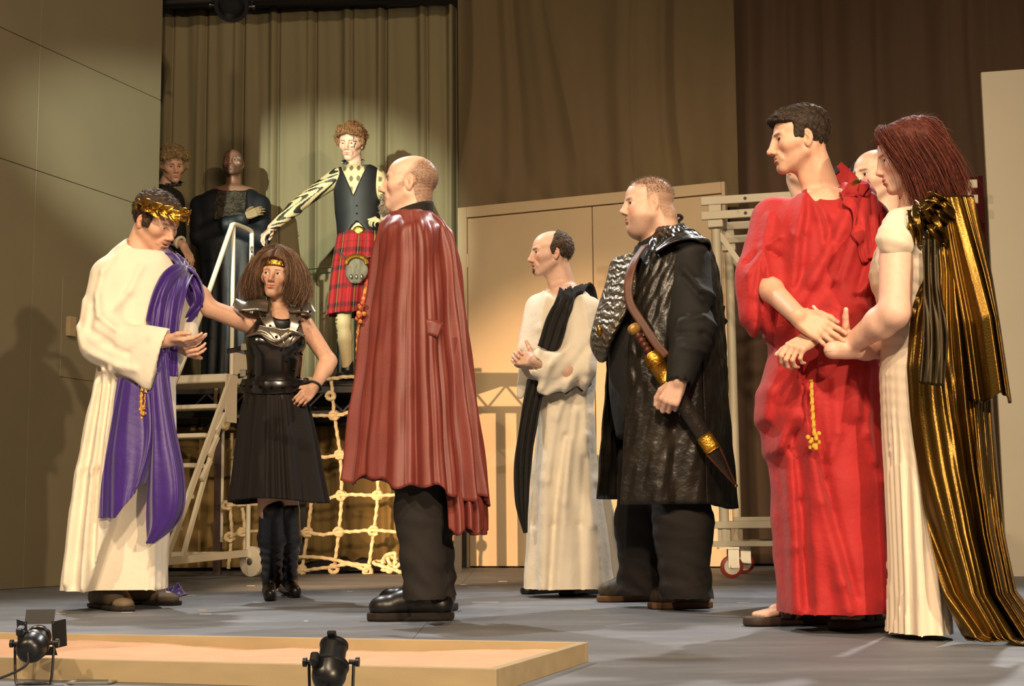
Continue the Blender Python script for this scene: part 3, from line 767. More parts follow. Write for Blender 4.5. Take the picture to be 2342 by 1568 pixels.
# ================================================================== PEOPLE TOOLKIT
def rotz(a): c, s = math.cos(a), math.sin(a); return np.array([[c, -s, 0], [s, c, 0], [0, 0, 1.0]])
def rotx(a): c, s = math.cos(a), math.sin(a); return np.array([[1.0, 0, 0], [0, c, -s], [0, s, c]])
def roty(a): c, s = math.cos(a), math.sin(a); return np.array([[c, 0, s], [0, 1.0, 0], [-s, 0, c]])
RAD = math.pi/180
M_skin = mat('skin', (0.7, 0.45, 0.33), rough=0.48, var=0.07, vscale=60, attr=True, sss=0.08, bump=0.08, bscale=420, spec=0.4)
M_hair = mat('hair', (0.1, 0.06, 0.03), rough=0.62, var=0.25, vscale=120, attr=True, spec=0.22)
M_eye = mat('eye', (0.8, 0.8, 0.8), rough=0.12, attr=True, var=0.02)

class Head:
    """local frame: x = subject's right, y = facing, z = up; eye line z=0, chin z=-0.117, crown z=0.117"""
    def __init__(s, c, az, nod=0, tilt=0, scale=1.0, **o):
        s.c = np.asarray(c, float); s.s = scale
        s.R = rotz((az-90)*RAD) @ rotx(-nod*RAD) @ roty(tilt*RAD)
        s.o = dict(jaw=1.0, nose=0.0, nosedrop=0.0, fat=0.0, open=0.0, lid=1.0, chin=0.0, ear=1.0, brow=1.0, fem=0, gaze=(0, 0), smile=0.0, cran=1.0, lip=1.0)
        s.o.update(o)
    def loc(s, p): return ((p-s.c) @ s.R)/s.s
    def w(s, q): return s.c+(s.R @ np.asarray(q, float))*s.s
    def core(s, q):
        o = s.o; ax = np.abs(q[:, 0]); a = np.stack([ax, q[:, 1], q[:, 2]], 1); jw = o['jaw']
        d = s_ell(q, (0, -0.016, 0.034), (0.0750, 0.098*o['cran'], 0.083))
        d = smin(d, s_ell(q, (0, 0.034, 0.030), (0.062, 0.053, 0.058)), 0.03)
        d = smin(d, s_ell(q, (0, 0.026, -0.040), (0.056*jw, 0.058, 0.072)), 0.03)
        d = smin(d, s_cone(a, (0.054*jw, -0.004, -0.052), (0.014, 0.064, -0.099), 0.017, 0.015), 0.026)
        d = smin(d, s_ell(q, (0, 0.071+o['chin'], -0.100), (0.019, 0.016, 0.015)), 0.02)
        d = smin(d, s_cone(a, (0.044, 0.057, -0.022), (0.060, 0.025, -0.016), 0.020, 0.014), 0.03)
        if o['fat']:
            f = o['fat']
            d = smin(d, s_ell(a, (0.045, 0.035, -0.062), (0.034*f, 0.045, 0.045*f)), 0.035)
            d = smin(d, s_ell(q, (0, 0.028, -0.112), (0.060, 0.052, 0.036*f)), 0.035)
            d = smin(d, s_ell(q, (0, -0.085, -0.055), (0.062, 0.035, 0.05)), 0.03)
        d = smin(d, s_cone(a, (0.010, 0.0865, 0.017), (0.044, 0.072, 0.019), 0.0075*o['brow'], 0.006), 0.016)
        return d
    def sdf(s, q):
        o = s.o; ax = np.abs(q[:, 0]); a = np.stack([ax, q[:, 1], q[:, 2]], 1)
        d = s.core(q)
        d = smax(d, -s_ell(a, (0.030, 0.1005, -0.001), (0.019, 0.017, 0.0125)), 0.014)
        lid = s_ell(a, (0.031, 0.0715, -0.001), (0.0150, 0.0148, 0.0142))
        d = smin(d, lid, 0.005)
        op = s_ell(a, (0.0312, 0.0845, -0.0015), (0.0128, 0.013, 0.0052*o['lid']))
        d = smax(d, -op, 0.0022)
        nl, nd = o['nose'], o['nosedrop']
        d = smin(d, s_ell(q, (0, 0.0790, -0.016), (0.0125, 0.0225+nl*0.5, 0.036)), 0.010)
        d = smin(d, s_cone(q, (0, 0.0845, 0.012), (0, 0.1055+nl, -0.031-nd), 0.0066, 0.0088), 0.012)
        d = smin(d, s_ell(q, (0, 0.1070+nl, -0.0355-nd), (0.0105, 0.0108, 0.0095)), 0.007)
        d = smin(d, s_ell(a, (0.0112, 0.0975+nl*0.5, -0.0405-nd*0.7), (0.0072, 0.0095, 0.0066)), 0.006)
        d = smax(d, -s_ell(a, (0.0066, 0.1035+nl*0.6, -0.0475-nd*0.8), (0.0033, 0.0055, 0.004)), 0.002)
        d = smin(d, s_ell(q, (0, 0.0745, -0.069), (0.029, 0.020, 0.023)), 0.018)
        m = o['smile']; zc = 26*m*ax*ax; lp = o['lip']
        b = np.stack([q[:, 0], q[:, 1]+3.0*ax*ax, q[:, 2]-zc], 1); op = o['open']
        wd = 0.0235+0.004*m
        d = smin(d, s_ell(b, (0, 0.0908, -0.0632+op*0.15), (wd, 0.0072, 0.0046*lp)), 0.004)
        d = smin(d, s_ell(b, (0, 0.0890, -0.0742-op), (wd*0.85, 0.0080, 0.0060*lp)), 0.005)
        d = smax(d, -s_ell(b, (0, 0.1015, -0.0685-op*0.4), (wd*1.02, 0.013+op, 0.0011+op*0.62)), 0.0015)
        d = smax(d, -s_ell(q, (0, 0.096, -0.0855-op), (0.018, 0.010, 0.0048)), 0.009)
        if o['fem'] == 0: d = smin(d, s_cone(a, (0.020, 0.086, -0.045), (0.031, 0.076, -0.070), 0.0035, 0.002), 0.012)
        # ear
        e = o['ear']; c = np.array([0.0755, -0.010, -0.008]); t = a-c
        t = t @ rotz(-0.42).T; t = t @ rotx(0.22).T
        t = t/e
        ear = s_ell(t, (0, 0, 0.004), (0.0075, 0.0195, 0.0285)); ear = smin(ear, s_ell(t, (-0.001, 0.006, -0.021), (0.006, 0.0105, 0.0125)), 0.008)
        ear = smax(ear, -s_ell(t, (0.0080, 0.002, 0.007), (0.0078, 0.0125, 0.0190)), 0.002)
        ear = smin(ear, s_cone(t, (0.003, -0.006, -0.006), (0.003, 0.002, 0.016), 0.0032, 0.0026), 0.004)
        ear = smax(ear, -s_ell(t, (0.006, 0.007, -0.006), (0.007, 0.006, 0.0085)), 0.003)
        d = smin(d, ear*e, 0.004)
        return d
    def paint(s, v, base, lips, brow, cheek=0.35, stubble=None, stub_a=0.0, hairmask=None, hair_c=None):
        q = s.loc(v); ax = np.abs(q[:, 0]); a = np.stack([ax, q[:, 1], q[:, 2]], 1); col = np.tile(np.asarray(base, float), (len(v), 1))
        def mix(w, c): 
            nonlocal col
            w = np.clip(w, 0, 1)[:, None]; col = col*(1-w)+np.asarray(c)*w
        red = np.asarray(base)*np.array([1.08, 0.74, 0.70])
        mix(cheek*np.exp(-(np.linalg.norm((a-np.array([0.042, 0.070, -0.035]))/np.array([0.026, 0.03, 0.024]), axis=1))**2), red)
        mix(0.5*np.exp(-(np.linalg.norm((q-np.array([0, 0.11, -0.036]))/np.array([0.016, 0.02, 0.014]), axis=1))**2), red)
        mix(0.7*np.exp(-(((ax-0.082)/0.010)**2+((q[:, 2]+0.006)/0.030)**2+((q[:, 1]+0.012)/0.022)**2)), red)
        if stubble is not None:
            r = np.clip((-0.030-q[:, 2])/0.03, 0, 1)*np.clip((q[:, 1]+0.02)/0.03, 0, 1)*np.clip((q[:, 2]+0.135)/0.02, 0, 1)
            mix(stub_a*r*(0.75+0.25*n3(q, 900, 5)), stubble)
        o = s.o; m = o['smile']; b = np.stack([q[:, 0], q[:, 1]+3.0*ax*ax, q[:, 2]-26*m*ax*ax], 1); op = o['open']; wd = 0.0235+0.004*m
        lipd = np.minimum(s_ell(b, (0, 0.0908, -0.0632+op*0.15), (wd, 0.0080, 0.0050)), s_ell(b, (0, 0.0890, -0.0742-op), (wd*0.88, 0.0088, 0.0064)))
        mix(np.clip(0.5-lipd/0.0016, 0, 1)*0.9, lips)
        mix(np.clip(0.6-np.abs(b[:, 2]+0.0685+op*0.4)/(0.0014+op*0.55), 0, 1)*(ax < wd*0.95)*(q[:, 1] > 0.06)*(q[:, 1] < 0.1), (0.09, 0.02, 0.015))
        # brows and lashes
        bz = 0.0165+0.10*(ax-0.012)-2.4*(ax-0.012)**2
        mix(0.85*np.clip(1.4-np.abs(q[:, 2]-bz)/(0.0042*o['brow']), 0, 1)*np.clip((ax-0.010)/0.004, 0, 1)*np.clip((0.050-ax)/0.008, 0, 1)*(q[:, 1] > 0.05)*(0.8+0.2*n3(q, 700, 3)), brow)
        ed = s_ell(a, (0.0312, 0.0845, -0.0008), (0.0142, 0.016, 0.0062*o['lid']))
        mix(np.clip(0.8-np.abs(ed)/0.0022, 0, 1)*(q[:, 2] > -0.003)*0.8, (0.05, 0.025, 0.02))
        mix(0.25*np.exp(-(np.linalg.norm((a-np.array([0.031, 0.08, -0.012]))/np.array([0.018, 0.02, 0.010]), axis=1))**2), red*0.8)
        if hairmask is not None: mix(hairmask(q)*np.clip(np.sqrt(((q[:, 2]+0.006)/0.036)**2+((q[:, 1]+0.012)/0.026)**2)*(ax > 0.066)*3-2+4*(ax <= 0.066), 0, 1), hair_c)
        return col
    def eyes(s, parent, iris):
        for sg in (1, -1):
            gx, gz = s.o['gaze']; g = unit(V3(gx, 1.0, gz)); n = 14; vs = []; cs = []; fs = []
            y = g; x = unit(np.cross(y, (0, 0, 1))); z = np.cross(x, y)
            th = np.concatenate([np.radians([0, 8, 15, 16, 24, 34, 36, 40]), np.linspace(0.75, math.pi, 8)])
            for t_ in th:
                for k in range(n):
                    ph = 2*math.pi*k/n
                    vs.append(V3(sg*0.031, 0.0715, -0.001)+0.0131*(y*math.cos(t_)+(x*math.cos(ph)+z*math.sin(ph))*math.sin(t_)))
                    dg = math.degrees(t_); cs.append((0.012, 0.010, 0.01) if dg < 15.5 else (iris if dg < 35 else (0.72, 0.68, 0.62)))
            for i in range(len(th)-1):
                for k in range(n): fs.append((i*n+k, i*n+(k+1) % n, (i+1)*n+(k+1) % n, (i+1)*n+k))
            vs = np.array([s.w(v) for v in vs])
            e = mesh_obj('eye', vs, np.array(fs), M_eye, parent, True, np.array(cs)); set_keep(e, parent)
    def box(s, lo=(-0.12, -0.20, -0.285), hi=(0.12, 0.135, 0.135)):
        c = np.array([s.w((x, y, z)) for x in (lo[0], hi[0]) for y in (lo[1], hi[1]) for z in (lo[2], hi[2])])
        return c.min(0), c.max(0)

class Hand:
    """origin wrist; x to the fingers, z = back of hand; side +1 right hand, -1 left"""
    def __init__(s, wrist, xdir, zdir, side, curl=(20, 25, 15), spread=3, thumb=None, scale=1.0, curls=None, fat=1.0):
        x = unit(xdir); z = unit(np.asarray(zdir, float)-x*np.dot(zdir, x)); y = np.cross(z, x)*side
        s.R = np.stack([x, y, z], 1); s.o = np.asarray(wrist, float); s.s = scale
        cl = curls or [curl]*4; s.seg = []
        base = [(0.088, 0.029), (0.091, 0.0095), (0.088, -0.0100), (0.080, -0.0285)]
        ln = [(0.041, 0.025, 0.021), (0.045, 0.029, 0.022), (0.042, 0.027, 0.021), (0.033, 0.020, 0.018)]
        rd = [0.0092, 0.0094, 0.0088, 0.0078]
        s.fat = fat
        for f in range(4):
            p = V3(base[f][0], base[f][1], 0.001); a = 0.0; sp = (1.5-f)*spread*RAD; pts = [p]; rr = [rd[f]*1.06*fat]
            for j in range(3):
                a += cl[f][j]*RAD
                p = p+ln[f][j]*V3(math.cos(a)*math.cos(sp), math.cos(a)*math.sin(sp), -math.sin(a)); pts.append(p); rr.append(rd[f]*fat*(0.98-0.11*(j+1)))
            s.seg.append((pts, rr))
        th = thumb or ((0.66, 0.66, -0.35), (0.82, 0.45, -0.35), (0.95, 0.18, -0.25))
        p = V3(0.018, 0.022, -0.004); pts = [p]; rr = [0.0145*fat]
        for d, l, r_ in zip(th, (0.046, 0.034, 0.027), (0.0118, 0.0102, 0.0082)):
            p = p+unit(d)*l; pts.append(p); rr.append(r_*fat)
        s.seg.append((pts, rr))
        tip = np.array([q for sg in s.seg for q in sg[0]]+[V3(0, 0, 0)]); w = s.o+(tip @ s.R.T)*scale
        s.lo = w.min(0)-0.022; s.hi = w.max(0)+0.022
        s.tips = [(s.o+(s.R @ sg[0][-1])*scale) for sg in s.seg]
    def sdf(s, p):
        q = ((p-s.o) @ s.R)/s.s; f = s.fat
        # palm: tapered slab
        c = q-np.array([0.046, 0, 0]); t = np.clip(q[:, 0]/0.09, 0, 1)
        hw = 0.022+0.017*np.clip(t*1.4, 0, 1); hz = (0.0135-0.0035*t)*f
        bx = np.stack([np.abs(c[:, 0])-0.040, np.abs(c[:, 1])-hw+0.008, np.abs(c[:, 2])-hz+0.008], 1)
        d = np.linalg.norm(np.maximum(bx, 0), axis=1)+np.minimum(bx.max(1), 0)-0.0085
        d = smin(d, s_ell(q, (0.035, 0.022, -0.008), (0.03, 0.015, 0.012*f)), 0.012)
        d = smin(d, s_ell(q, (0.035, -0.024, -0.007), (0.034, 0.012, 0.011*f)), 0.012)
        for i, (pts, rr) in enumerate(s.seg):
            e = s_chain(q, pts, rr, 0.004)
            d = smin(d, e, 0.012 if i == 4 else 0.007)
        for i in range(4): d = smin(d, s_ell(q, s.seg[i][0][0]+V3(-0.002, 0, 0.004), (0.009, 0.008, 0.007)), 0.006)
        return d*s.s
    def paint(s, v, col, base):
        q = ((v-s.o) @ s.R)/s.s; b = np.asarray(base)
        red = b*np.array([1.05, 0.72, 0.66]); w = np.zeros(len(v)); nail = np.zeros(len(v))
        for i, (pts, rr) in enumerate(s.seg):
            for j in (0, 1, 2): w = np.maximum(w, 0.45*np.exp(-(np.linalg.norm(q-pts[j], axis=1)/0.011)**2))
            e = unit(pts[-1]-pts[-2]); up = unit(V3(0, 0, 1)-e*e[2]) if i < 4 else unit(V3(0, 0.3, 1.0)-e*np.dot(e, (0, 0.3, 1.0)))
            c = pts[-1]+up*rr[-1]*0.9-e*0.001
            nail = np.maximum(nail, np.clip(1.4-np.linalg.norm((q-c)/0.0055, axis=1), 0, 1))
        inh = ((v > s.lo) & (v < s.hi)).all(1)
        w = (w*inh)[:, None]; nail = (nail*inh*0.7)[:, None]
        col = col*(1-w)+red*w
        return col*(1-nail)+np.array([0.80, 0.58, 0.50])*nail

def make_body(root, head, fields, hands, skin, lo, hi, h=0.012, fine_h=0.0026, neck=None, paint=None, extra_fine=(), lips=None, brow=(0.06, 0.035, 0.02), stubble=None,
              stub_a=0.0, cheek=0.35, hairmask=None, hair_c=None, mat_=None, hand_h=0.0032):
    """one continuous skin surface: head + neck + body fields [(fn, k)] + hands"""
    hb = head.box() if head else None
    def f(p, act=None, uh=True, hs=None):
        d = np.full(len(p), 10.0)
        for fn, k in (fields if act is None else act): d = smin(d, fn(p), k)
        if head is not None and uh:
            near = ((p > hb[0]-0.15) & (p < hb[1]+0.15)).all(1)
            e = np.full(len(p), 10.0)
            if near.any(): e[near] = head.sdf(head.loc(p[near]))*head.s
            if (~near).any(): e[~near] = np.linalg.norm(p[~near]-head.c, axis=1)-0.16
            d = smin(d, e, 0.022)
        for hd in (hands if hs is None else hs):
            near = ((p > hd.lo-0.04) & (p < hd.hi+0.04)).all(1)
            if near.any():
                dn = d[near]; d[near] = smin(dn, hd.sdf(p[near]), 0.010)
        return d
    fine = ([(hb[0], hb[1], fine_h)] if head is not None else [])+[(hd.lo, hd.hi, hand_h) for hd in hands]+list(extra_fine)
    def restrict(a, b):
        a = np.asarray(a); b = np.asarray(b); c = ((a+b)/2)[None]; r_ = np.linalg.norm(b-a)/2+0.06
        act = [(fn, k) for fn, k in fields if fn(c)[0] < r_]
        hs = [hd for hd in hands if (hd.lo-0.04 < b).all() and (hd.hi+0.04 > a).all()]
        uh = head is not None and (hb[0]-0.03 < b).all() and (hb[1]+0.03 > a).all()
        return lambda p: f(p, act, uh, hs)
    v, q = poly_multi(f, lo, hi, h, fine, restrict)
    lips = lips if lips is not None else np.asarray(skin)*np.array([0.80, 0.46, 0.44])
    col = head.paint(v, skin, lips, brow, cheek, stubble, stub_a, hairmask, hair_c) if head is not None else np.tile(np.asarray(skin, float), (len(v), 1))
    for hd in hands: col = hd.paint(v, col, skin)
    if paint is not None: col = paint(v, col)
    o = mesh_obj('body', v, q, mat_ or M_skin, root, True, col); set_keep(o, root)
    return o, f

def sdf_part(root, name, f, lo, hi, h, material, it=2, colfn=None, smooth=True):
    v, q = polygonize(f, lo, hi, h); v = relax(v, q, it)
    o = mesh_obj(name, v, q, material, root, smooth, colfn(v) if colfn else None); set_keep(o, root)
    return o

def vnormals(v, q):
    fn = np.cross(v[q[:, 2]]-v[q[:, 0]], v[q[:, 3]]-v[q[:, 1]]); n = np.zeros_like(v)
    for k in range(4): np.add.at(n, q[:, k], fn)
    return n/(np.linalg.norm(n, axis=1)[:, None]+1e-12)
def make_hair(root, head, thick, color, h=0.0026, extra=None, strands=0, slen=0.012, comb=None, srad=0.0007, lift=0.35, var=0.35, seed=1, box=None, name='hair', tip=None, noise=0.0015, segs=2, bend=0.3, shell=True, jitter=0.25):
    """hair shell: head surface pushed out by thick(q) (local metres, negative = none) plus optional extra field, with fine strands"""
    lo, hi = box or head.box((-0.13, -0.16, -0.16), (0.13, 0.15, 0.17))
    def f(p):
        q = head.loc(p)
        d = head.core(q)-thick(q)
        if extra is not None: d = smin(d, extra(q), 0.012)
        return (d+noise*n3(q, 260, seed)+noise*1.4*n3(q*np.array([1, 0.5, 0.5]), 420, seed+1))*head.s
    v, q = polygonize(f, lo, hi, h*head.s)
    rs = np.random.RandomState(seed); color = np.asarray(color)
    if len(v) == 0: return None
    nrm = vnormals(v, q)
    ql = head.loc(v); t = thick(ql)
    col = color*(1+var*n3(ql, 200, seed+4))[:, None]
    VS = [v]; FS = [np.concatenate([q[:, [0, 1, 2]], q[:, [0, 2, 3]]])]; CS = [col]; nb = len(v)
    if strands:
        ex = extra(ql) if extra is not None else np.full(len(v), 1.0)
        ok = np.where((t > 0.0012 if shell else t > 0.0) | (ex < 0.006))[0]
        if len(ok):
            pick = rs.choice(ok, strands); base = v[pick]-nrm[pick]*0.001; n_ = nrm[pick]; lq = ql[pick]
            cd = comb(lq) if comb is not None else np.tile([0, -0.3, -1.0], (strands, 1))
            cd = cd @ head.R.T; cd = cd-n_*(cd*n_).sum(1)[:, None]; cd /= np.linalg.norm(cd, axis=1)[:, None]+1e-9
            L_ = slen*(0.6+0.8*rs.rand(strands))[:, None]*head.s
            jit = rs.randn(strands, 3)*jitter
            d0 = cd*(1-lift)+n_*lift+jit*0.5; d0 /= np.linalg.norm(d0, axis=1)[:, None]
            pts = [base]; dcur = d0
            for k in range(segs):
                pts.append(pts[-1]+dcur*L_/segs); dcur = dcur-n_*bend*lift+jit*0.1; dcur /= np.linalg.norm(dcur, axis=1)[:, None]
            sv = np.cross(d0, n_+1e-3); sv /= np.linalg.norm(sv, axis=1)[:, None]+1e-9; sv2 = np.cross(sv, d0)
            cc = color*(1+var*rs.randn(strands))[:, None].clip(0.25, 2.2)
            if tip is not None: m_ = (rs.rand(strands) < 0.35)[:, None]; cc = np.where(m_, np.asarray(tip)*(0.7+0.6*rs.rand(strands))[:, None], cc)
            ring = []
            for k, pt in enumerate(pts):
                r_ = srad*(1.0-0.75*k/segs)*head.s
                for a_ in (0, 2.094, 4.189): ring.append(pt+sv*r_*math.cos(a_)+sv2*r_*math.sin(a_))
            R_ = np.stack(ring, 1)     # strands, 3*(segs+1), 3
            m = R_.shape[1]; fs = []
            for k in range(segs):
                for j in range(3):
                    a0, a1, b0, b1 = k*3+j, k*3+(j+1) % 3, (k+1)*3+j, (k+1)*3+(j+1) % 3
                    fs += [(a0, a1, b1), (a0, b1, b0)]
            fs = np.array(fs); F = (fs[None]+(np.arange(strands)*m)[:, None, None]).reshape(-1, 3)+nb
            VS.append(R_.reshape(-1, 3)); FS.append(F); CS.append(np.repeat(cc, m, 0))
    if not shell: FS = FS[1:]
    o = mesh_obj(name, np.concatenate(VS), np.concatenate(FS), M_hair, root, True, np.concatenate(CS).clip(0, 1)); set_keep(o, root)
    return o

def hairline(q, zf=0.062, temple=0.03, ysb=0.022, nape=-0.075, side=0.0, soft=0.010):
    """smooth 0..1 mask of a normal head of hair. zf: forehead line height; ysb: how far forward at the temples; nape: lower limit at the back"""
    ax = np.abs(q[:, 0])
    top = q[:, 2]-(zf-0.35*np.clip(ax-0.02, 0, 1))-np.clip((0.02-q[:, 1])*2.2, -0.2, 0.35)*-1.0
    # region 1: above line that drops behind the temples
    lim = np.where(q[:, 1] > ysb, zf-0.25*ax, np.interp(q[:, 1], [-0.10, -0.055, -0.036, -0.022, -0.012, 0.004, ysb], [nape, nape, nape*0.55, 0.012, 0.022, -0.012+side, -0.005+side]))
    m = (q[:, 2]-lim)/soft
    return np.clip(m, 0, 1)
def ring_of(c, R, n): return [c+R @ V3(math.cos(a), math.sin(a), 0) for a in np.linspace(0, 2*math.pi, n, endpoint=False)]

def new_person(label, loc): return thing('person', label, 'person', loc)

def arm_field(sh, el, wr, r=(0.052, 0.043, 0.030), wrist_flat=None):
    def f(p):
        d = s_cone(p, sh, el, r[0], r[1])
        mid = np.asarray(el)+(np.asarray(wr)-np.asarray(el))*0.28
        d = smin(d, s_cone(p, el, mid, r[1]*0.95, r[1]*1.02), 0.02)
        d = smin(d, s_cone(p, mid, wr, r[1]*1.0, r[2]*0.95), 0.02)
        return d
    return f
def leg_field(hp, kn, an, r=(0.085, 0.058, 0.042)):
    def f(p):
        d = s_cone(p, hp, kn, r[0], r[1]); c = np.asarray(kn)+(np.asarray(an)-np.asarray(kn))*0.32
        d = smin(d, s_cone(p, kn, c, r[1]*0.92, r[1]*1.0), 0.03)
        return smin(d, s_cone(p, c, an, r[1]*0.98, r[2]), 0.03)
    return f

# ---- cloth made of rings
def loft_cloth(root, name, st, material, nu=220, nv=90, folds=None, thick=0.005, arc=None, zmap=None, disp=None, expo=2.0):
    """st rows (bottom..top or top..bottom): z, cx, cy, rx, ry, yaw. folds(theta, t, z)->radial metres. arc=(a0,a1) degrees for an open garment.
    theta 0 = +x of the yawed frame (subject-left when yaw turns x across), t 0..1 along the rows"""
    c = crv(st, nv)
    th = np.linspace(0, 2*math.pi, nu, endpoint=False) if arc is None else np.radians(np.linspace(arc[0], arc[1], nu))
    T, TT = np.meshgrid(th, np.linspace(0, 1, nv))
    Z = np.repeat(c[:, 0:1], nu, 1)
    fo = folds(T, TT, Z) if folds is not None else 0*T
    ct = np.sign(np.cos(T))*np.abs(np.cos(T))**(2/expo); sn_ = np.sign(np.sin(T))*np.abs(np.sin(T))**(2/expo)
    ux = (c[:, 3:4]+fo)*ct; uy = (c[:, 4:5]+fo)*sn_
    yw = np.radians(c[:, 5:6])
    X = c[:, 1:2]+ux*np.cos(yw)-uy*np.sin(yw); Y = c[:, 2:3]+ux*np.sin(yw)+uy*np.cos(yw)
    if zmap is not None: Z = Z+zmap(T, TT)
    pts = np.stack([X, Y, Z], -1)
    if disp is not None: pts = disp(pts, T, TT)
    return sheet(name, pts, material, root, close_u=arc is None, thick=thick)
def foldwave(T, n, seed, sharp=1.4):
    """gathered-cloth profile, about -1..1, n folds round the circle"""
    r = np.random.RandomState(seed)
    w = T+0.35*np.sin(T*2+r.rand()*6)/max(n/8, 1)+0.20*np.sin(T*5+r.rand()*6)/max(n/8, 1)
    a = 0.75+0.35*np.sin(T*3+r.rand()*6)
    s = np.sin(w*n+r.rand()*6)
    return a*(np.sign(s)*np.abs(s)**(1/sharp)) + 0.3*np.sin(w*n*2.07+r.rand()*6)
def ribbon(root, name, path, width, material, updir, thick=0.006, folds=0.0, nf=4, nw=24, n=90, seed=0, curl=0.0, wid2=None, over=None, gap=0.006):
    """cloth band swept along path (world pts); width vector roughly along updir (array per point or one vector)"""
    p = crv(path, n); t = np.gradient(p, axis=0); t /= np.linalg.norm(t, axis=1)[:, None]
    up = np.asarray(updir, float)
    if up.ndim == 1: up = np.tile(up, (n, 1))
    else: up = crv(up, n)
    up = up-t*(up*t).sum(1)[:, None]; up /= np.linalg.norm(up, axis=1)[:, None]
    nr = np.cross(t, up)
    w = np.linspace(-0.5, 0.5, nw); ww = np.asarray(width, float)
    if ww.ndim: ww = np.interp(np.linspace(0, 1, n), np.linspace(0, 1, len(ww)), ww)
    else: ww = np.full(n, float(ww))
    r = np.random.RandomState(seed)
    W_, S_ = np.meshgrid(w, np.linspace(0, 1, n))
    h = folds*np.sin(W_*nf*2*math.pi+1.2*np.sin(S_*7+r.rand()*6)+r.rand()*6)+0.5*folds*np.sin(W_*nf*4.3*math.pi+2*np.sin(S_*5))+curl*(0.25-W_**2)*4
    X = p[:, None, :]+up[:, None, :]*(W_*ww[:, None])[..., None]
    if over is not None: X = lay_on(X, over, gap+folds)
    X = X+nr[:, None, :]*h[..., None]
    return sheet(name, X, material, root, thick=thick)
def lay_on(X, f, gap, it=6):
    """push every point of X out of the solid f to the distance gap (points already further out stay)"""
    shp = X.shape; Y = X.reshape(-1, 3).copy(); g_ = np.broadcast_to(gap, shp[:-1]).reshape(-1)
    for _ in range(it):
        e = f(Y); m = e < g_
        if not m.any(): break
        q = Y[m]; g = np.stack([f(q+k)-f(q-k) for k in np.eye(3)*0.006], 1); g /= np.linalg.norm(g, axis=1)[:, None]+1e-9
        Y[m] = q+g*((g_[m]-e[m])*0.9)[:, None]
    return Y.reshape(shp)
def surf(f, x, y, d0, d1, off=0.0):
    """first point of solid f met along the sight line of a photo pixel"""
    dd = np.linspace(d0, d1, 200); pts = np.array([P(x, y, t) for t in dd]); e = f(pts); i = np.argmax(e < off) if (e < off).any() else int(np.argmin(e))
    return pts[i]
def shoe(root, name, heel, toe, material, solem, width=0.095, h=0.07, shaft=0.0, sole=0.022, round_=0.5, lacing=True, fat=1.0, side_tilt=0.0):
    """boot or shoe from heel to toe points on the floor; returns upper, sole"""
    heel = np.asarray(heel, float)*V3(1, 1, 0); toe = np.asarray(toe, float)*V3(1, 1, 0); z0 = float(np.asarray(heel)[2])
    x = unit(toe-heel); y = V3(-x[1], x[0], 0); L = np.linalg.norm(toe-heel); zb = 0.0
    def loc(p): q = p-heel; return np.stack([q @ x, q @ y, q[:, 2]], 1)
    def outl(q, grow=0):
        t = np.clip(q[:, 0]/L, 0, 1)
        hw = width/2*np.interp(t, [0, 0.15, 0.4, 0.7, 0.9, 1.0], [0.62, 0.78, 0.76, 1.0, 0.86, 0.5])+grow
        ex = np.maximum(np.maximum(-q[:, 0]-grow, q[:, 0]-L-grow), 0)
        return np.abs(q[:, 1])-hw, ex
    def up(p):
        q = loc(p); t = np.clip(q[:, 0]/L, 0, 1)
        d = s_flat(q, (0.045, 0, sole+0.03), (L*0.55, 0, sole+0.03), width*0.40, width*0.46, (0, 0, 1), 0.85)
        d = smin(d, s_ell(q, (L-0.062, 0, sole+0.022*fat), (0.064, width*0.47, 0.044*fat)), 0.03)
        d = smin(d, s_cone(q, (0.05, 0, sole+0.03), (0.055, 0, sole+h), width*0.42, width*0.40), 0.03)
        d = smin(d, s_cone(q, (0.06, 0, sole+h), (L*0.60, 0, sole+0.045), width*0.34, width*0.34), 0.03)
        return smax(d, sole-0.004-q[:, 2], 0.004)
    def so(p):
        q = loc(p); a, ex = outl(q, 0.004)
        d = np.sqrt(np.maximum(a, 0)**2+ex**2)+np.minimum(a, 0)*(ex <= 0)
        return np.maximum(d-0.002, np.abs(q[:, 2]-(sole+0.003)/2)-(sole+0.003)/2+0.0005)
    pts = np.array([heel-x*0.05+y*width, heel-x*0.05-y*width, toe+x*0.05+y*width, toe+x*0.05-y*width])
    lo = pts.min(0)-V3(0.0, 0.0, 0.01); hi = pts.max(0)+V3(0, 0, sole+h+0.08)
    u = sdf_part(root, name, up, lo, hi, 0.005, material, 2)
    s_ = sdf_part(u, 'sole', so, lo, hi, 0.005, solem, 1)
    if lacing:
        for k in range(4):
            c = heel+x*(L*(0.40+0.075*k))+V3(0, 0, sole+h*(0.92-0.20*k)+0.012); b = MB()
            b.tube(crv([c-y*width*0.30-V3(0, 0, 0.018), c, c+y*width*0.30-V3(0, 0, 0.018)], 9), 0.004, 6)
            b.build('lace', solem if False else M_rubber, u, True)
    return u
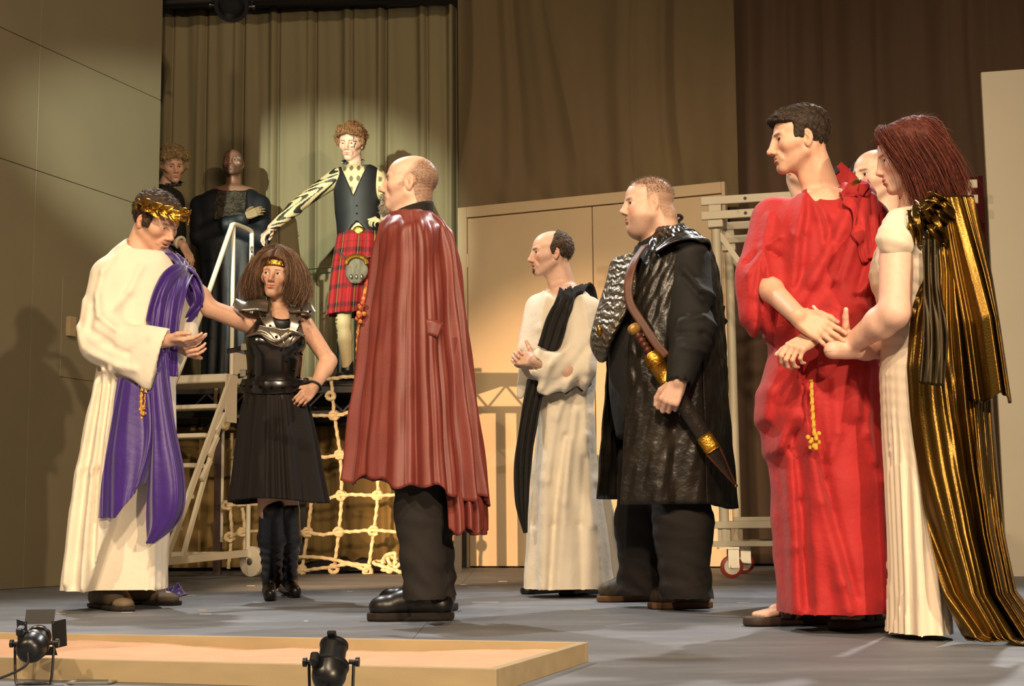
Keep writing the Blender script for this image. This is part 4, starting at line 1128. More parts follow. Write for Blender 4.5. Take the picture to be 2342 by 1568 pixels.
# ---- figure helpers in photo pixels
def LPX(rows, d, yaw=0):
    out = []
    for r in rows:
        y, xl, xr, ry = r[:4]; dd = r[4] if len(r) > 4 else 0.0
        a = P(xl, y, d); b = P(xr, y, d)
        out.append(((a[2]+b[2])/2, (a[0]+b[0])/2, d+dd, (b[0]-a[0])/2, ry, yaw))
    return out
def draw_folds(d, segs):
    """hand-laid cloth folds: (pixel polyline, width px, height m); + ridge, - valley"""
    S_ = []
    for pts, w, a in segs:
        q = [P(x, y, d)[[0, 2]] for x, y in pts]
        for i in range(len(q)-1): S_.append((q[i], q[i+1], w*d/FPX*0.9, a*1.4))
    def f(p):
        xz = p[:, [0, 2]]; r = np.zeros(len(p)); 
        for a, b, w, am in S_:
            lo = np.minimum(a, b)-2.6*w; hi = np.maximum(a, b)+2.6*w
            m = ((xz > lo) & (xz < hi)).all(1)
            if not m.any(): continue
            q = xz[m]; ab = b-a; t = np.clip(((q-a) @ ab)/(ab @ ab+1e-9), 0, 1)
            e = np.linalg.norm(q-a-t[:, None]*ab, axis=1)
            g = am*np.exp(-(e/w)**2); o_ = r[m]
            r[m] = o_+g
        return 0.030*np.tanh(r/0.030)
    return f
def garment(root, name, prims, material, lo, hi, h, disp=None, cut=(), it=2, k=0.03, shell=0.0):
    """prims: [(fn, k)], cut: list of fns to carve away"""
    def f(p):
        d = None
        for fn, kk in prims:
            e = fn(p); d = e if d is None else smin(d, e, kk)
        if disp is not None: d = d-disp(p)
        if shell: d = np.maximum(d, -(d+shell))
        for c in cut: d = np.maximum(d, -c(p))
        return d
    o = sdf_part(root, name, f, lo, hi, h, material, it)
    GF[0] = f
    return o
GF = [None]
def bbox(pts, m=0.15): p = np.array(pts); return p.min(0)-m, p.max(0)+m
SKIN_L = (0.66, 0.40, 0.275); SKIN_P = (0.72, 0.46, 0.34); SKIN_D = (0.19, 0.095, 0.058)

def neckf(hd, nb, r0=0.05, r1=0.06, throat=0.026):
    a = hd.w((0, -0.040, -0.050)); t = hd.w((0, 0.004, -0.092)); f = hd.R[:, 1]*V3(1, 1, 0)
    e = [hd.w((sx*0.048, -0.035, -0.035)) for sx in (1, -1)]; b = np.asarray(nb)+f*0.045+V3(0, 0, -0.01)
    def g(p):
        d = s_cone(p, a, nb, r0*hd.s, r1)
        d = smin(d, s_cone(p, t, np.asarray(nb)+f*0.030, throat*hd.s, throat+0.008), 0.02)
        for q in e: d = smin(d, s_cone(p, q, b, 0.013, 0.011), 0.014)
        return d
    return g
# ================================================================== man in the red robe
M_red = mat('red_cotton', lin('a8191b'), rough=0.75, var=0.10, vscale=5, bump=0.5, bscale=22, sheen=0.1)
M_sandal = mat('brown_sandal', lin('3b2a22'), rough=0.6, var=0.2)
M_brass = mat('brass', lin('b98a35'), rough=0.3, metal=0.95, var=0.15, bump=0.3, bscale=120)
def red_man():
    d = 4.75; r = new_person('man in a long bright red wrapped robe and brown sandals', G(1900, 1425))
    hd = Head(P(1829, 321, d), 182, 3, 0, 0.95, nose=0.004, nosedrop=0.004, cran=0.93, jaw=0.95, chin=0.002, gaze=(-0.3, 0))
    nb = P(1893, 470, d+0.03)
    lw = P(1858, 768, d-0.27); rw = P(1824, 722, d-0.30); re = P(1742, 642, d-0.05); rs = P(1762, 500, d+0.06)
    le = P(1966, 685, d-0.09); ls = P(1988, 500, d)
    H1 = Hand(rw, P(1895, 764, d-0.33)-rw, P(1850, 715, d-0.6)-rw+V3(0.05, 0, 0.05), 1, scale=1.0, curls=[(8, 14, 10), (10, 16, 10), (12, 18, 12), (16, 20, 14)], spread=4, thumb=((0.7, 0.6, -0.35), (0.92, 0.3, -0.3), (0.97, 0.05, -0.3)))
    H2 = Hand(lw, P(1826, 790, d-0.30)-lw, V3(-0.3, -0.6, 0.7), -1, scale=0.95, curls=[(30, 55, 30), (38, 60, 35), (42, 62, 40), (45, 60, 40)])
    feet = []
    def ankle(x, y): return G(x, y)+V3(0, 0, 0.09)
    a1 = ankle(1838, 1428); a2 = ankle(1990, 1433)
    def toes(an, tip):
        dv = unit((tip-an)*V3(1, 1, 0)); sd = V3(-dv[1], dv[0], 0)
        def f(p):
            q = p; d_ = s_cone(q, an-V3(0, 0, 0.03), an+dv*0.10-V3(0, 0, 0.045), 0.035, 0.028)
            for k in range(5):
                b = an+dv*(0.11)+sd*(k-2)*0.0175-V3(0, 0, 0.045); e = b+dv*(0.058-0.006*abs(k-(1 if True else 3))) - V3(0, 0, 0.010)
                d_ = smin(d_, s_cone(q, b, e, 0.012, 0.0095 if k else 0.012), 0.006)
            return d_
        return f
    t1 = G(1716, 1431); t2 = G(1898, 1443)
    fields = [(neckf(hd, nb, 0.050, 0.060), 0.015),
              (lambda p: s_loft(p, LPX([(440, 1850, 1930, 0.07), (480, 1775, 1985, 0.09), (620, 1790, 1985, 0.11), (800, 1800, 1985, 0.11), (1000, 1800, 1990, 0.11)], d)), 0.03),
              (arm_field(rs, re, rw, (0.045, 0.038, 0.031)), 0.02), (arm_field(ls, le, lw, (0.045, 0.038, 0.030)), 0.02),
              (leg_field(P(1850, 1000, d), P(1850, 1200, d), a1), 0.02), (leg_field(P(1960, 1000, d), P(1965, 1200, d), a2), 0.02),
              (toes(a1, t1), 0.01), (toes(a2, t2), 0.01)]
    lo, hi = bbox([hd.c, P(1735, 1400, d-0.3), P(2020, 1440, d+0.2)], 0.16); lo[2] = -0.01
    make_body(r, hd, fields, [H1, H2], SKIN_L, lo, hi, 0.012, stubble=(0.30, 0.18, 0.12), stub_a=0.35, brow=(0.04, 0.025, 0.015),
              extra_fine=[(np.minimum(a1, t1)-V3(.06, .06, .10), np.maximum(a1, t1)+V3(.06, .06, .03), 0.005), (np.minimum(a2, t2)-V3(.06, .06, .10), np.maximum(a2, t2)+V3(.06, .06, .03), 0.005)])
    hd.eyes(r, (0.05, 0.035, 0.02))
    def th(q):
        m = hairline(q, 0.066, ysb=0.036, nape=-0.118, side=0.0)
        top = np.clip((q[:, 2]-0.02)/0.07, 0, 1)
        return m*(0.004+0.012*top+0.010*np.clip((q[:, 1]-0.04)/0.04, 0, 1)*top)-0.004*(m < 0.05)
    fringe = lambda q: s_ell(q, (0.01, 0.083, 0.079), (0.042, 0.022, 0.014))
    make_hair(r, hd, th, (0.030, 0.020, 0.013), extra=fringe, strands=3800, slen=0.010, comb=lambda q: np.stack([q[:, 0]*2, np.where(q[:, 2] > 0.06, 0.9, -0.35), np.where(q[:, 2] > 0.06, 0.2, -1.0)], 1), lift=0.25, jitter=0.15, srad=0.0005, seed=3, tip=(0.12, 0.09, 0.06))
    # robe
    rows = [(446, 1842, 1932, 0.085, 0.02), (468, 1775, 1985, 0.12, 0.02), (500, 1745, 2012, 0.145), (560, 1742, 2020, 0.165), (660, 1752, 2005, 0.175), (780, 1760, 2004, 0.18), (860, 1752, 2008, 0.185), (930, 1743, 2012, 0.19), (1010, 1748, 2018, 0.19),
            (1060, 1762, 2022, 0.19), (1200, 1773, 2029, 0.195), (1320, 1780, 2031, 0.20), (1402, 1784, 2034, 0.205)]
    st = LPX(rows, d)
    ax = st[6]
    folds = draw_folds(d, [
        ([(1836, 436), (1800, 560), (1790, 700)], 12, 0.012), ([(1836, 440), (1850, 520), (1862, 600)], 9, 0.010), ([(1838, 440), (1822, 560), (1815, 680)], 9, -0.010),
        ([(1845, 450), (1872, 530), (1880, 590)], 8, -0.012), ([(1948, 430), (1900, 540), (1830, 660), (1770, 770)], 16, 0.022), ([(1920, 470), (1868, 570), (1800, 680)], 9, -0.010),
        ([(1965, 445), (1930, 560), (1890, 660)], 14, 0.016), ([(1950, 470), (1925, 560), (1880, 680)], 8, -0.014), ([(1980, 470), (1985, 560), (1960, 660)], 12, 0.014),
        ([(2000, 480), (1960, 600), (1925, 700)], 8, -0.012),
        ([(1905, 740), (1870, 720)], 10, 0.01), ([(1930, 690), (1985, 640)], 10, 0.012), ([(1925, 705), (1990, 690)], 8, -0.010), ([(1925, 710), (1975, 740)], 9, 0.010),
        ([(1800, 840), (1812, 900), (1790, 960), (1762, 1035)], 12, 0.018), ([(1812, 850), (1826, 960), (1800, 1010)], 9, -0.014), ([(1775, 830), (1745, 900), (1738, 960)], 16, 0.016),
        ([(1812, 960), (1850, 1150), (1890, 1330), (1905, 1385)], 14, 0.016), ([(1795, 1000), (1812, 1150), (1830, 1380)], 11, -0.012), ([(1830, 930), (1862, 1100), (1925, 1360)], 10, -0.013),
        ([(1795, 1050), (1800, 1250), (1805, 1390)], 12, 0.012), ([(1985, 850), (1995, 1100), (2005, 1390)], 12, 0.010), ([(1960, 860), (1958, 1000), (1975, 1060)], 10, 0.012), ([(2008, 900), (2014, 1390)], 10, -0.014),
        ([(1880, 890), (1885, 1000), (1870, 1050)], 12, 0.008), ([(1930, 870), (1935, 960)], 10, 0.010)])
    def disp(p):
        a = np.arctan2(p[:, 1]-d, p[:, 0]-ax[1]); low = np.clip((st[5][0]-p[:, 2])/0.5, 0, 1)
        return folds(p)+low*0.006*np.sin(a*9+2*np.sin(a*3))+0.0045*n3(p, 15, 6)+0.003*n3(p, 36, 8)
    slv = lambda p: smin(s_cone(p, P(1772, 505, d+0.03), P(1742, 640, d-0.05), 0.080, 0.082), s_flat(p, P(1738, 630, d-0.04), P(1742, 715, d-0.07), 0.070, 0.072, (0, 1, 0), 0.75), 0.03)
    slv2 = lambda p: smin(smin(s_cone(p, P(1975, 505, d), P(1968, 650, d-0.09), 0.085, 0.085), s_cone(p, P(1968, 655, d-0.10), P(1900, 745, d-0.20), 0.082, 0.058), 0.03), s_cone(p, P(1905, 770, d-0.22), P(1886, 850, d-0.22), 0.040, 0.022), 0.03)
    slf = draw_folds(d, [([(1733, 580), (1712, 690), (1715, 775)], 9, 0.014), ([(1733, 580), (1698, 640), (1700, 740)], 8, 0.010), ([(1733, 580), (1745, 690), (1750, 770)], 7, 0.012), ([(1735, 575), (1725, 680), (1732, 770)], 6, -0.012),
                        ([(1735, 578), (1700, 610)], 6, -0.012), ([(1738, 575), (1770, 555)], 6, 0.01), ([(1738, 582), (1770, 600)], 6, -0.01), ([(1735, 570), (1750, 500)], 8, 0.010)])
    cutarm = lambda p: s_cone(p, P(1775, 668, d-0.18), P(1805, 705, d-0.32), 0.046, 0.065)
    cutbase = lambda p: -(p[:, 2]-P(1740, 778, d)[2])
    garment(r, 'robe', [(lambda p: s_loft(p, st, 2.2), 0.03), (slv, 0.035), (slv2, 0.03)], M_red, st[-1][0]*V3(0, 0, 1)+V3(P(1630, 800, d)[0], d-0.42, 0), V3(P(2060, 800, d)[0], d+0.34, P(1900, 425, d)[2]), 0.0075,
            lambda p: disp(p)+slf(p), cut=[cutarm, lambda p: s_ell(p, nb+V3(-0.02, -0.05, 0.045), (0.085, 0.10, 0.075)), lambda p: np.maximum(np.maximum(p[:, 0]-P(1756, 800, d)[0], p[:, 2]-P(1700, 778, d)[2]), P(1700, 800, d)[2]-p[:, 2]-0.0) if False else np.full(len(p), 1.0)])
    rf = GF[0]
    # cloak edge that crosses to the pinned shoulder, collar flap and brooch
    ribbon(r, 'shoulder_fold', [P(1990, 600, d-0.17), P(1975, 500, d-0.15), P(1962, 440, d-0.08), P(1950, 418, d+0.03), P(1965, 430, d+0.12)], [0.06, 0.10, 0.12, 0.10, 0.08], M_red, V3(1, 0.2, 0.2), folds=0.004, nf=2, seed=2, over=rf)
    ribbon(r, 'collar_flap', [P(1950, 425, d+0.05), P(1930, 400, d+0.06), P(1912, 382, d+0.06)], [0.07, 0.06, 0.055], M_red, V3(0.6, 0.2, 0.6), n=20, nw=8)
    MB().box(P(1911, 389, d+0.05), (0.02, 0.006, 0.02), roty(0.75)).build('velcro_patch', M_rubber, r)
    b = MB().lathe(P(1953, 420, d-0.10), P(1953, 420, d-0.10)+V3(-0.55, -0.35, 0.75), [(0, 0.005), (0, 0.026), (0.004, 0.026), (0.007, 0.02), (0.009, 0.008), (0.010, 0.001)], 20).build('brooch', M_brass, r, True)
    # cord
    cd = MB(); cd.tube(crv([P(1855, 868, d-0.22), P(1858, 930, d-0.225), P(1862, 990, d-0.225)], 60), 0.0058, 8, lobes=3, twist=260, amp=0.22); c_ = cd.build('belt_cord', mat('gold_cord', lin('c9992f'), 0.6, var=0.25, vscale=60), r, True)
    k = MB(); rs_ = np.random.RandomState(4)
    for i in range(16): k.ball(P(1861, 1008, d-0.23)+rs_.randn(3)*V3(0.008, 0.006, 0.014), 0.008, 4)
    k.build('tassel', MATS['gold_cord'], c_, True)
    for an, tp in ((a1, t1), (a2, t2)):
        dv = unit((tp-an)*V3(1, 1, 0)); s_ = V3(-dv[1], dv[0], 0); base = (an*V3(1, 1, 0))-dv*0.07
        so = sdf_part(r, 'sandal', lambda p: np.maximum(s_flat(p, base+V3(0, 0, 0.012), base+dv*0.235+V3(0, 0, 0.012), 0.042, 0.052, (0, 0, 1), 0.99), np.abs(p[:, 2]-0.0165)-0.0155), np.minimum(base, tp)-V3(.09, .09, .01), np.maximum(base, tp)+V3(.09, .09, .06), 0.005, M_sandal, 1)
        for u, w, hh in ((0.150, 0.042, 0.072), (0.095, 0.04, 0.086)):
            c = base+dv*u
            ribbon(so, 'strap', [c-s_*0.05+V3(0, 0, 0.025), c-s_*0.042+V3(0, 0, 0.055), c+V3(0, 0, hh), c+s_*0.042+V3(0, 0, 0.055), c+s_*0.05+V3(0, 0, 0.025)], w, M_sandal, dv+V3(0, 0, -0.3), thick=0.005, n=24, nw=5)
    return r
red_man()
# ================================================================== man in the maroon leather cape
M_maroon = mat('maroon_leather', lin('713028'), rough=0.46, var=0.14, vscale=9, bump=0.05, bscale=170, col2=lin('7d4031'), c2scale=4, c2lo=0.5, c2hi=0.8)
M_trou = mat('black_trousers', lin('1d1815'), rough=0.9, var=0.2, vscale=8, bump=0.3, bscale=24)
M_boot = mat('black_boot', lin('1a1714'), rough=0.38, var=0.3, vscale=18)
M_sole = mat('boot_sole', lin('241c15'), rough=0.8, var=0.3, vscale=30)
M_tan = mat('tan_vest', lin('a8865a'), rough=0.7, var=0.2)
M_blackc = mat('black_cotton', lin('16140f'), rough=0.9, var=0.15, bump=0.25, bscale=40)
M_cordr = mat('red_gold_cord', lin('a8402c'), rough=0.7, var=0.4, vscale=90, col2=lin('c99a45'), c2scale=60)
def wrinkle_legs(seed): return lambda p: 0.004*n3(p*V3(1, 1, 2.2), 16, seed)+0.003*n3(p*V3(1, 1, 3), 34, seed+1)
def maroon_man():
    d = 5.22; r = new_person('bald bearded man in a torn maroon leather cape and black boots', G(960, 1418))
    hd = Head(P(936, 421, d), 178, -7, 0, 0.92, nose=0.003, nosedrop=0.0, cran=1.0, jaw=1.02, brow=1.1, gaze=(-0.25, 0))
    nb = P(940, 520, d)
    bald = lambda q: 0.85*np.clip((-0.01-q[:, 1]+0.55*np.clip(0.075-q[:, 2], -0.03, 0.2))/0.03, 0, 1)*np.clip((q[:, 2]-np.interp(q[:, 1], [-0.12, -0.05, -0.02, 0.0, 0.02], [-0.10, -0.10, -0.02, -0.03, -0.03]))/0.012, 0, 1)*(1-0.75*np.clip((q[:, 2]-0.085)/0.025, 0, 1))*(0.8+0.2*n3(q, 600, 9))
    lo, hi = bbox([hd.c, P(880, 1100, d), P(1020, 1120, d)], 0.17)
    make_body(r, hd, [(neckf(hd, nb, 0.060, 0.070, 0.034), 0.015), (lambda p: s_loft(p, LPX([(490, 905, 985, 0.07), (540, 880, 1000, 0.15), (800, 870, 1010, 0.15), (1040, 900, 1000, 0.12)], d)), 0.03)], [], SKIN_P, lo, hi, 0.014,
              stubble=(0.34, 0.27, 0.22), stub_a=0.35, brow=(0.10, 0.06, 0.04), hairmask=bald, hair_c=(0.12, 0.068, 0.036))
    hd.eyes(r, (0.05, 0.035, 0.02))
    beard = lambda q: np.where(q[:, 1] > 0.045, 1, 0)*(0.012*np.exp(-(((q[:, 2]+0.106)/0.024)**2+(q[:, 0]/0.026)**2))+0.006*np.exp(-(((q[:, 2]+0.056)/0.008)**2+(q[:, 0]/0.026)**2)))-0.010
    make_hair(r, hd, beard, (0.30, 0.27, 0.22), extra=lambda q: smin(s_ell(q, (0, 0.082, -0.107), (0.024, 0.018, 0.025)), s_cone(np.stack([np.abs(q[:, 0]), q[:, 1], q[:, 2]], 1), (0.0, 0.100, -0.0575), (0.024, 0.082, -0.068), 0.0045, 0.0035), 0.01), strands=1600, slen=0.014, comb=lambda q: np.stack([q[:, 0]*3, 0*q[:, 0]+0.3, -1+0*q[:, 0]], 1), lift=0.35, seed=8, name='beard', noise=0.0025, tip=(0.55, 0.52, 0.45), var=0.45)
    fuzz = lambda q: 0.0012*bald(q)-0.0002
    make_hair(r, hd, fuzz, (0.12, 0.075, 0.045), shell=False, strands=4500, slen=0.0035, comb=lambda q: np.tile([0, -0.4, -1.0], (len(q), 1)), lift=0.5, seed=12, srad=0.0005, noise=0.0, tip=(0.35, 0.3, 0.24))
    # collar
    cc = P(940, 497, d); R_ = hd.R
    loft_cloth(r, 'shirt_collar', [(P(960, 508, d)[2], P(938, 800, d)[0], d, 0.083, 0.080, 0), (P(960, 478, d)[2], P(943, 800, d)[0], d, 0.076, 0.076, 0)], M_blackc, 60, 6, thick=0.006,
               zmap=lambda T, t: 0.026*np.cos(T))
    # under tunic front and trousers
    sdf_part(r, 'tunic', lambda p: s_loft(p, LPX([(505, 895, 985, 0.10), (545, 868, 1000, 0.16), (700, 850, 1010, 0.17), (870, 845, 1010, 0.17), (1000, 860, 1010, 0.16)], d))-0.004*n3(p, 22, 3), P(800, 1060, d)-V3(0, .3, 0), P(1060, 480, d)+V3(0, .3, 0), 0.012, M_tan)
    k1, k2 = P(955, 1190, d-0.09), P(985, 1190, d+0.10)
    def legs(p):
        e = smin(s_cone(p, P(955, 1000, d-0.06), P(957, 1180, d-0.08), 0.095, 0.080), s_cone(p, P(957, 1180, d-0.08), P(972, 1372, d-0.10), 0.080, 0.072), 0.04)
        f = smin(s_cone(p, P(985, 1000, d+0.07), P(985, 1180, d+0.10), 0.095, 0.078), s_cone(p, P(985, 1180, d+0.10), P(1000, 1352, d+0.13), 0.078, 0.068), 0.04)
        e = smin(e, f, 0.02); z0 = P(960, 1330, d)[2]
        return e-0.006*np.exp(-((p[:, 2]-z0)/0.13)**2)*np.sin(p[:, 2]*70+5*np.sin(p[:, 0]*16+p[:, 1]*11)+1.5*n3(p, 14, 2))-wrinkle_legs(4)(p)
    sdf_part(r, 'trousers', legs, P(860, 1372, d)-V3(0, .25, 0), P(1060, 1000, d)+V3(0, .3, 0), 0.009, M_trou)
    shoe(r, 'boot', G(1034, 1418)+V3(0, 0.02, 0), G(843, 1420)+V3(0, 0.02, 0), M_boot, M_sole, 0.112, 0.085, sole=0.028, fat=1.02)
    shoe(r, 'boot', G(1040, 1396), G(868, 1395)+V3(0, 0.0, 0), M_boot, M_sole, 0.105, 0.085, sole=0.028, fat=1.02)
    # cape
    rows = [(490, 893, 990, 0.085), (500, 880, 1004, 0.115), (520, 870, 1022, 0.16), (545, 862, 1036, 0.195), (600, 852, 1048, 0.205), (700, 836, 1060, 0.205), (800, 822, 1072, 0.215), (900, 809, 1086, 0.225), (1000, 796, 1100, 0.235), (1095, 785, 1114, 0.25)]
    st = LPX(rows, d, 0)
    rs_ = np.random.RandomState(5)
    def folds(T, t, Z):
        A_ = 0.0035+0.030*np.clip(t-0.10, 0, 1)**0.9
        w = foldwave(T, 13, 21, 1.6)+0.35*foldwave(T+0.3, 23, 7)*np.clip(t*1.2, 0, 1)
        return A_*w*0.62+0.003*np.sin(9*T+30*t)
    def zm(T, t):
        back = 0.5*(1+np.cos(T)); e = np.clip((t-0.55)/0.45, 0, 1)
        return -e**1.3*(0.085*back**1.5+0.012*np.sin(T*7+1)+0.008*np.sin(T*17))
    loft_cloth(r, 'cape', st, M_maroon, 420, 130, folds, 0.005, arc=(-152, 152), zmap=zm)
    # ragged inner layer at the back of the cape
    st2 = LPX([(1000, 985, 1070, 0.13), (1100, 985, 1092, 0.17), (1160, 990, 1108, 0.19), (1216, 994, 1110, 0.2)], d+0.03)
    loft_cloth(r, 'cape_lining', st2, M_maroon, 160, 26, lambda T, t, Z: 0.018*foldwave(T, 9, 31), 0.005, arc=(-110, 110), zmap=lambda T, t: t*0.012*np.sin(T*9))
    ribbon(r, 'cape_patch', [P(962, 750, d-0.208), P(985, 748, d-0.212), P(1008, 756, d-0.20)], 0.055, M_maroon, V3(0.1, 0, 1), n=12, nw=6)
    # cord trim on the front opening
    for off in (0.0, 0.02):
        b = MB(); b.tube(crv([P(842+off*300, 640, d-0.06), P(828+off*200, 700, d-0.10), P(820, 760, d-0.10), P(818, 850, d-0.11)], 90), 0.007, 7, lobes=3, twist=200, amp=0.25); b.build('cord_trim', M_cordr, r, True)
    k = MB(); q_ = P(826, 718, d-0.13)
    for i in range(10): k.ball(q_+rs_.randn(3)*V3(0.010, 0.005, 0.016), 0.009, 4)
    k.build('tassel', M_cordr, r, True)
    return r
maroon_man()
# ================================================================== senator in white with a black sash
M_white_c = mat('white_linen', lin('e6dcc8'), rough=0.85, var=0.05, vscale=6, bump=0.45, bscale=22, sheen=0.1)
M_bsash = mat('black_gauze', lin('15130f'), rough=0.85, var=0.25, vscale=20, bump=0.3, bscale=60)
def senator():
    d = 7.17; r = new_person('balding man with clasped hands in a white robe with a black sash', G(1300, 1358))
    hd = Head(P(1259, 580, d), 192, 0, 0, 0.99, nose=0.003, open=0.006, jaw=0.98, brow=1.1, nosedrop=0.002, gaze=(-0.2, 0.0))
    nb = P(1293, 672, d+0.02)
    lw = P(1222, 822, d-0.26); le = P(1322, 855, d-0.20); ls = P(1342, 715, d-0.14); rw = P(1208, 830, d-0.12)
    H1 = Hand(lw, P(1178, 818, d-0.22)-lw, V3(-0.1, -0.9, 0.25), -1, scale=0.95, curls=[(30, 55, 30), (35, 60, 35), (38, 60, 35), (42, 60, 35)], thumb=((0.5, 0.75, -0.3), (0.6, 0.75, -0.1), (0.6, 0.75, 0.1)))
    H2 = Hand(rw, P(1176, 808, d-0.2)-rw, V3(0.2, 0.9, 0.1), 1, scale=0.95, curls=[(25, 45, 30)]*4)
    mask = lambda q: 0.8*hair01(q)
    def hair01(q):
        ax = np.abs(q[:, 0])
        yf = np.interp(q[:, 2], [-0.05, -0.02, 0.02, 0.05, 0.09, 0.12], [-0.02, 0.010, 0.022, 0.010, -0.005, -0.03])
        low = np.interp(q[:, 1], [-0.11, -0.06, -0.045, -0.030, -0.018, 0.0, 0.02], [-0.112, -0.112, -0.06, 0.010, 0.020, -0.018, -0.016])
        return np.clip((yf-q[:, 1])/0.006, 0, 1)*np.clip((q[:, 2]-low)/0.008, 0, 1)
    lo, hi = bbox([hd.c, P(1200, 1000, d-0.2), P(1360, 1100, d+0.1)], 0.17)
    a1, a2 = G(1345, 1350)+V3(0, 0, 0.09), G(1265, 1350)+V3(0, 0.1, 0.09)
    lo[2] = 0.0
    make_body(r, hd, [(neckf(hd, nb, 0.054, 0.066, 0.030), 0.015), (lambda p: s_loft(p, LPX([(655, 1262, 1325, 0.08), (700, 1230, 1350, 0.12), (900, 1240, 1340, 0.12), (1100, 1250, 1340, 0.12)], d)), 0.03),
                      (arm_field(ls, le, lw, (0.05, 0.042, 0.03)), 0.02), (arm_field(P(1230, 710, d+0.1), P(1225, 850, d+0.05), rw, (0.05, 0.042, 0.03)), 0.02),
                      (leg_field(P(1320, 1100, d), P(1330, 1220, d), a1), 0.02), (leg_field(P(1270, 1100, d), P(1270, 1220, d), a2), 0.02),
                      (lambda p: s_cone(p, a1-V3(0, 0, 0.03), G(1300, 1356)+V3(0, 0, 0.04), 0.035, 0.03), 0.01)], [H1, H2], SKIN_P, lo, hi, 0.014,
              stubble=(0.30, 0.20, 0.15), stub_a=0.25, brow=(0.05, 0.03, 0.02), cheek=0.5,
              paint=None)
    hd.eyes(r, (0.05, 0.035, 0.02))
    make_hair(r, hd, lambda q: 0.0075*hair01(q)-0.009*(hair01(q) < 0.02), (0.055, 0.036, 0.024), strands=3000, slen=0.012, comb=lambda q: np.stack([0*q[:, 0], -0.7+0*q[:, 0], -1+0*q[:, 0]], 1), lift=0.22, seed=5, tip=(0.28, 0.23, 0.18))
    tache = lambda q: 0.004*np.exp(-(((q[:, 2]+0.055)/0.006)**2+(q[:, 0]/0.024)**2))*(q[:, 1] > 0.06)+0.004*np.exp(-(((q[:, 2]+0.092)/0.007)**2+(q[:, 0]/0.012)**2))*(q[:, 1] > 0.06)-0.001
    make_hair(r, hd, tache, (0.20, 0.13, 0.08), shell=False, strands=900, slen=0.008, comb=lambda q: np.stack([q[:, 0]*20, 0*q[:, 0], -1+0*q[:, 0]], 1), lift=0.3, seed=6, name='moustache', srad=0.0006, noise=0)
    rows = [(658, 1262, 1330, 0.085, 0.02), (676, 1235, 1350, 0.115, 0.01), (700, 1212, 1362, 0.14), (760, 1198, 1366, 0.155), (840, 1196, 1366, 0.16), (900, 1212, 1362, 0.15), (960, 1222, 1356, 0.15), (1100, 1214, 1368, 0.18), (1230, 1206, 1390, 0.20), (1348, 1199, 1402, 0.215)]
    st = LPX(rows, d)
    fl = draw_folds(d, [([(1250, 665), (1235, 760), (1225, 830)], 10, 0.012), ([(1330, 690), (1345, 780), (1340, 860)], 10, 0.012), ([(1300, 880), (1270, 960), (1250, 1100)], 9, 0.014), ([(1316, 880), (1300, 1000)], 8, -0.012), ([(1335, 885), (1338, 1000), (1350, 1200)], 10, 0.014),
                        ([(1256, 930), (1245, 1100), (1240, 1340)], 12, 0.014), ([(1225, 980), (1222, 1200)], 8, -0.01), ([(1310, 950), (1285, 1150), (1272, 1345)], 11, 0.014), ([(1290, 1000), (1265, 1200), (1255, 1340)], 8, -0.014), ([(1350, 950), (1362, 1100), (1372, 1330)], 12, 0.014), ([(1335, 1050), (1325, 1200), (1330, 1340)], 9, -0.012),
                        ([(1300, 800), (1255, 850), (1235, 900)], 9, 0.010), ([(1345, 800), (1290, 870), (1240, 905)], 9, -0.010)])
    slv = lambda p: smin(smin(s_cone(p, P(1340, 715, d-0.11), P(1322, 838, d-0.17), 0.088, 0.092), s_flat(p, P(1318, 845, d-0.18), P(1238, 835, d-0.24), 0.085, 0.066, (0, 1, 0), 0.8), 0.04), s_flat(p, P(1275, 865, d-0.22), P(1246, 888, d-0.23), 0.06, 0.035, (0, 1, 0), 0.7), 0.03)
    slv2 = lambda p: smin(s_cone(p, P(1232, 705, d+0.05), P(1215, 800, d-0.03), 0.075, 0.070), s_flat(p, P(1208, 840, d-0.08), P(1190, 905, d-0.06), 0.05, 0.025, (0, 1, 0), 0.6), 0.03)
    garment(r, 'robe', [(lambda p: s_loft(p, st, 2.2), 0.03), (slv, 0.03), (slv2, 0.03)], M_white_c, V3(P(1160, 800, d)[0], d-0.40, P(1290, 1347, d)[2]), V3(P(1440, 800, d)[0], d+0.32, P(1290, 650, d)[2]), 0.008,
            lambda p: fl(p)+0.004*n3(p, 13, 2)+0.0025*n3(p, 32, 3)+0.008*np.clip((st[5][0]-p[:, 2])/0.6, 0, 1)*np.sin(np.arctan2(p[:, 1]-d, p[:, 0]-st[6][1])*11),
            cut=[lambda p: s_ell(p, nb+V3(-0.015, -0.03, 0.06), (0.095, 0.11, 0.075)), lambda p: s_cone(p, P(1232, 835, d-0.26), P(1190, 822, d-0.26), 0.032, 0.06)])
    rf = GF[0]
    # stiff back panel swinging out
    ribbon(r, 'robe_panel', [P(1362, 1040, d+0.02), P(1380, 1180, d+0.04), P(1398, 1330, d+0.06)], [0.05, 0.12, 0.17], M_white_c, V3(1, 0.3, 0.1), n=30, nw=10, folds=0.004)
    # sash
    ribbon(r, 'sash', [P(1350, 705, d+0.16), P(1338, 668, d+0.10), P(1322, 660, d-0.02), P(1300, 690, d-0.13), P(1275, 740, d-0.175), P(1253, 800, d-0.19)], [0.10, 0.11, 0.115, 0.115, 0.12, 0.11], M_bsash, V3(1, 0.25, 0.45), folds=0.005, nf=3, seed=3, thick=0.008, over=rf)
    ribbon(r, 'sash_tail', [P(1226, 870, d-0.18), P(1210, 960, d-0.2), P(1196, 1060, d-0.21), P(1194, 1150, d-0.21), P(1201, 1218, d-0.20)], [0.08, 0.085, 0.08, 0.06, 0.015], M_bsash, V3(1, 0.1, 0), folds=0.006, nf=3, seed=4, thick=0.008, over=rf)
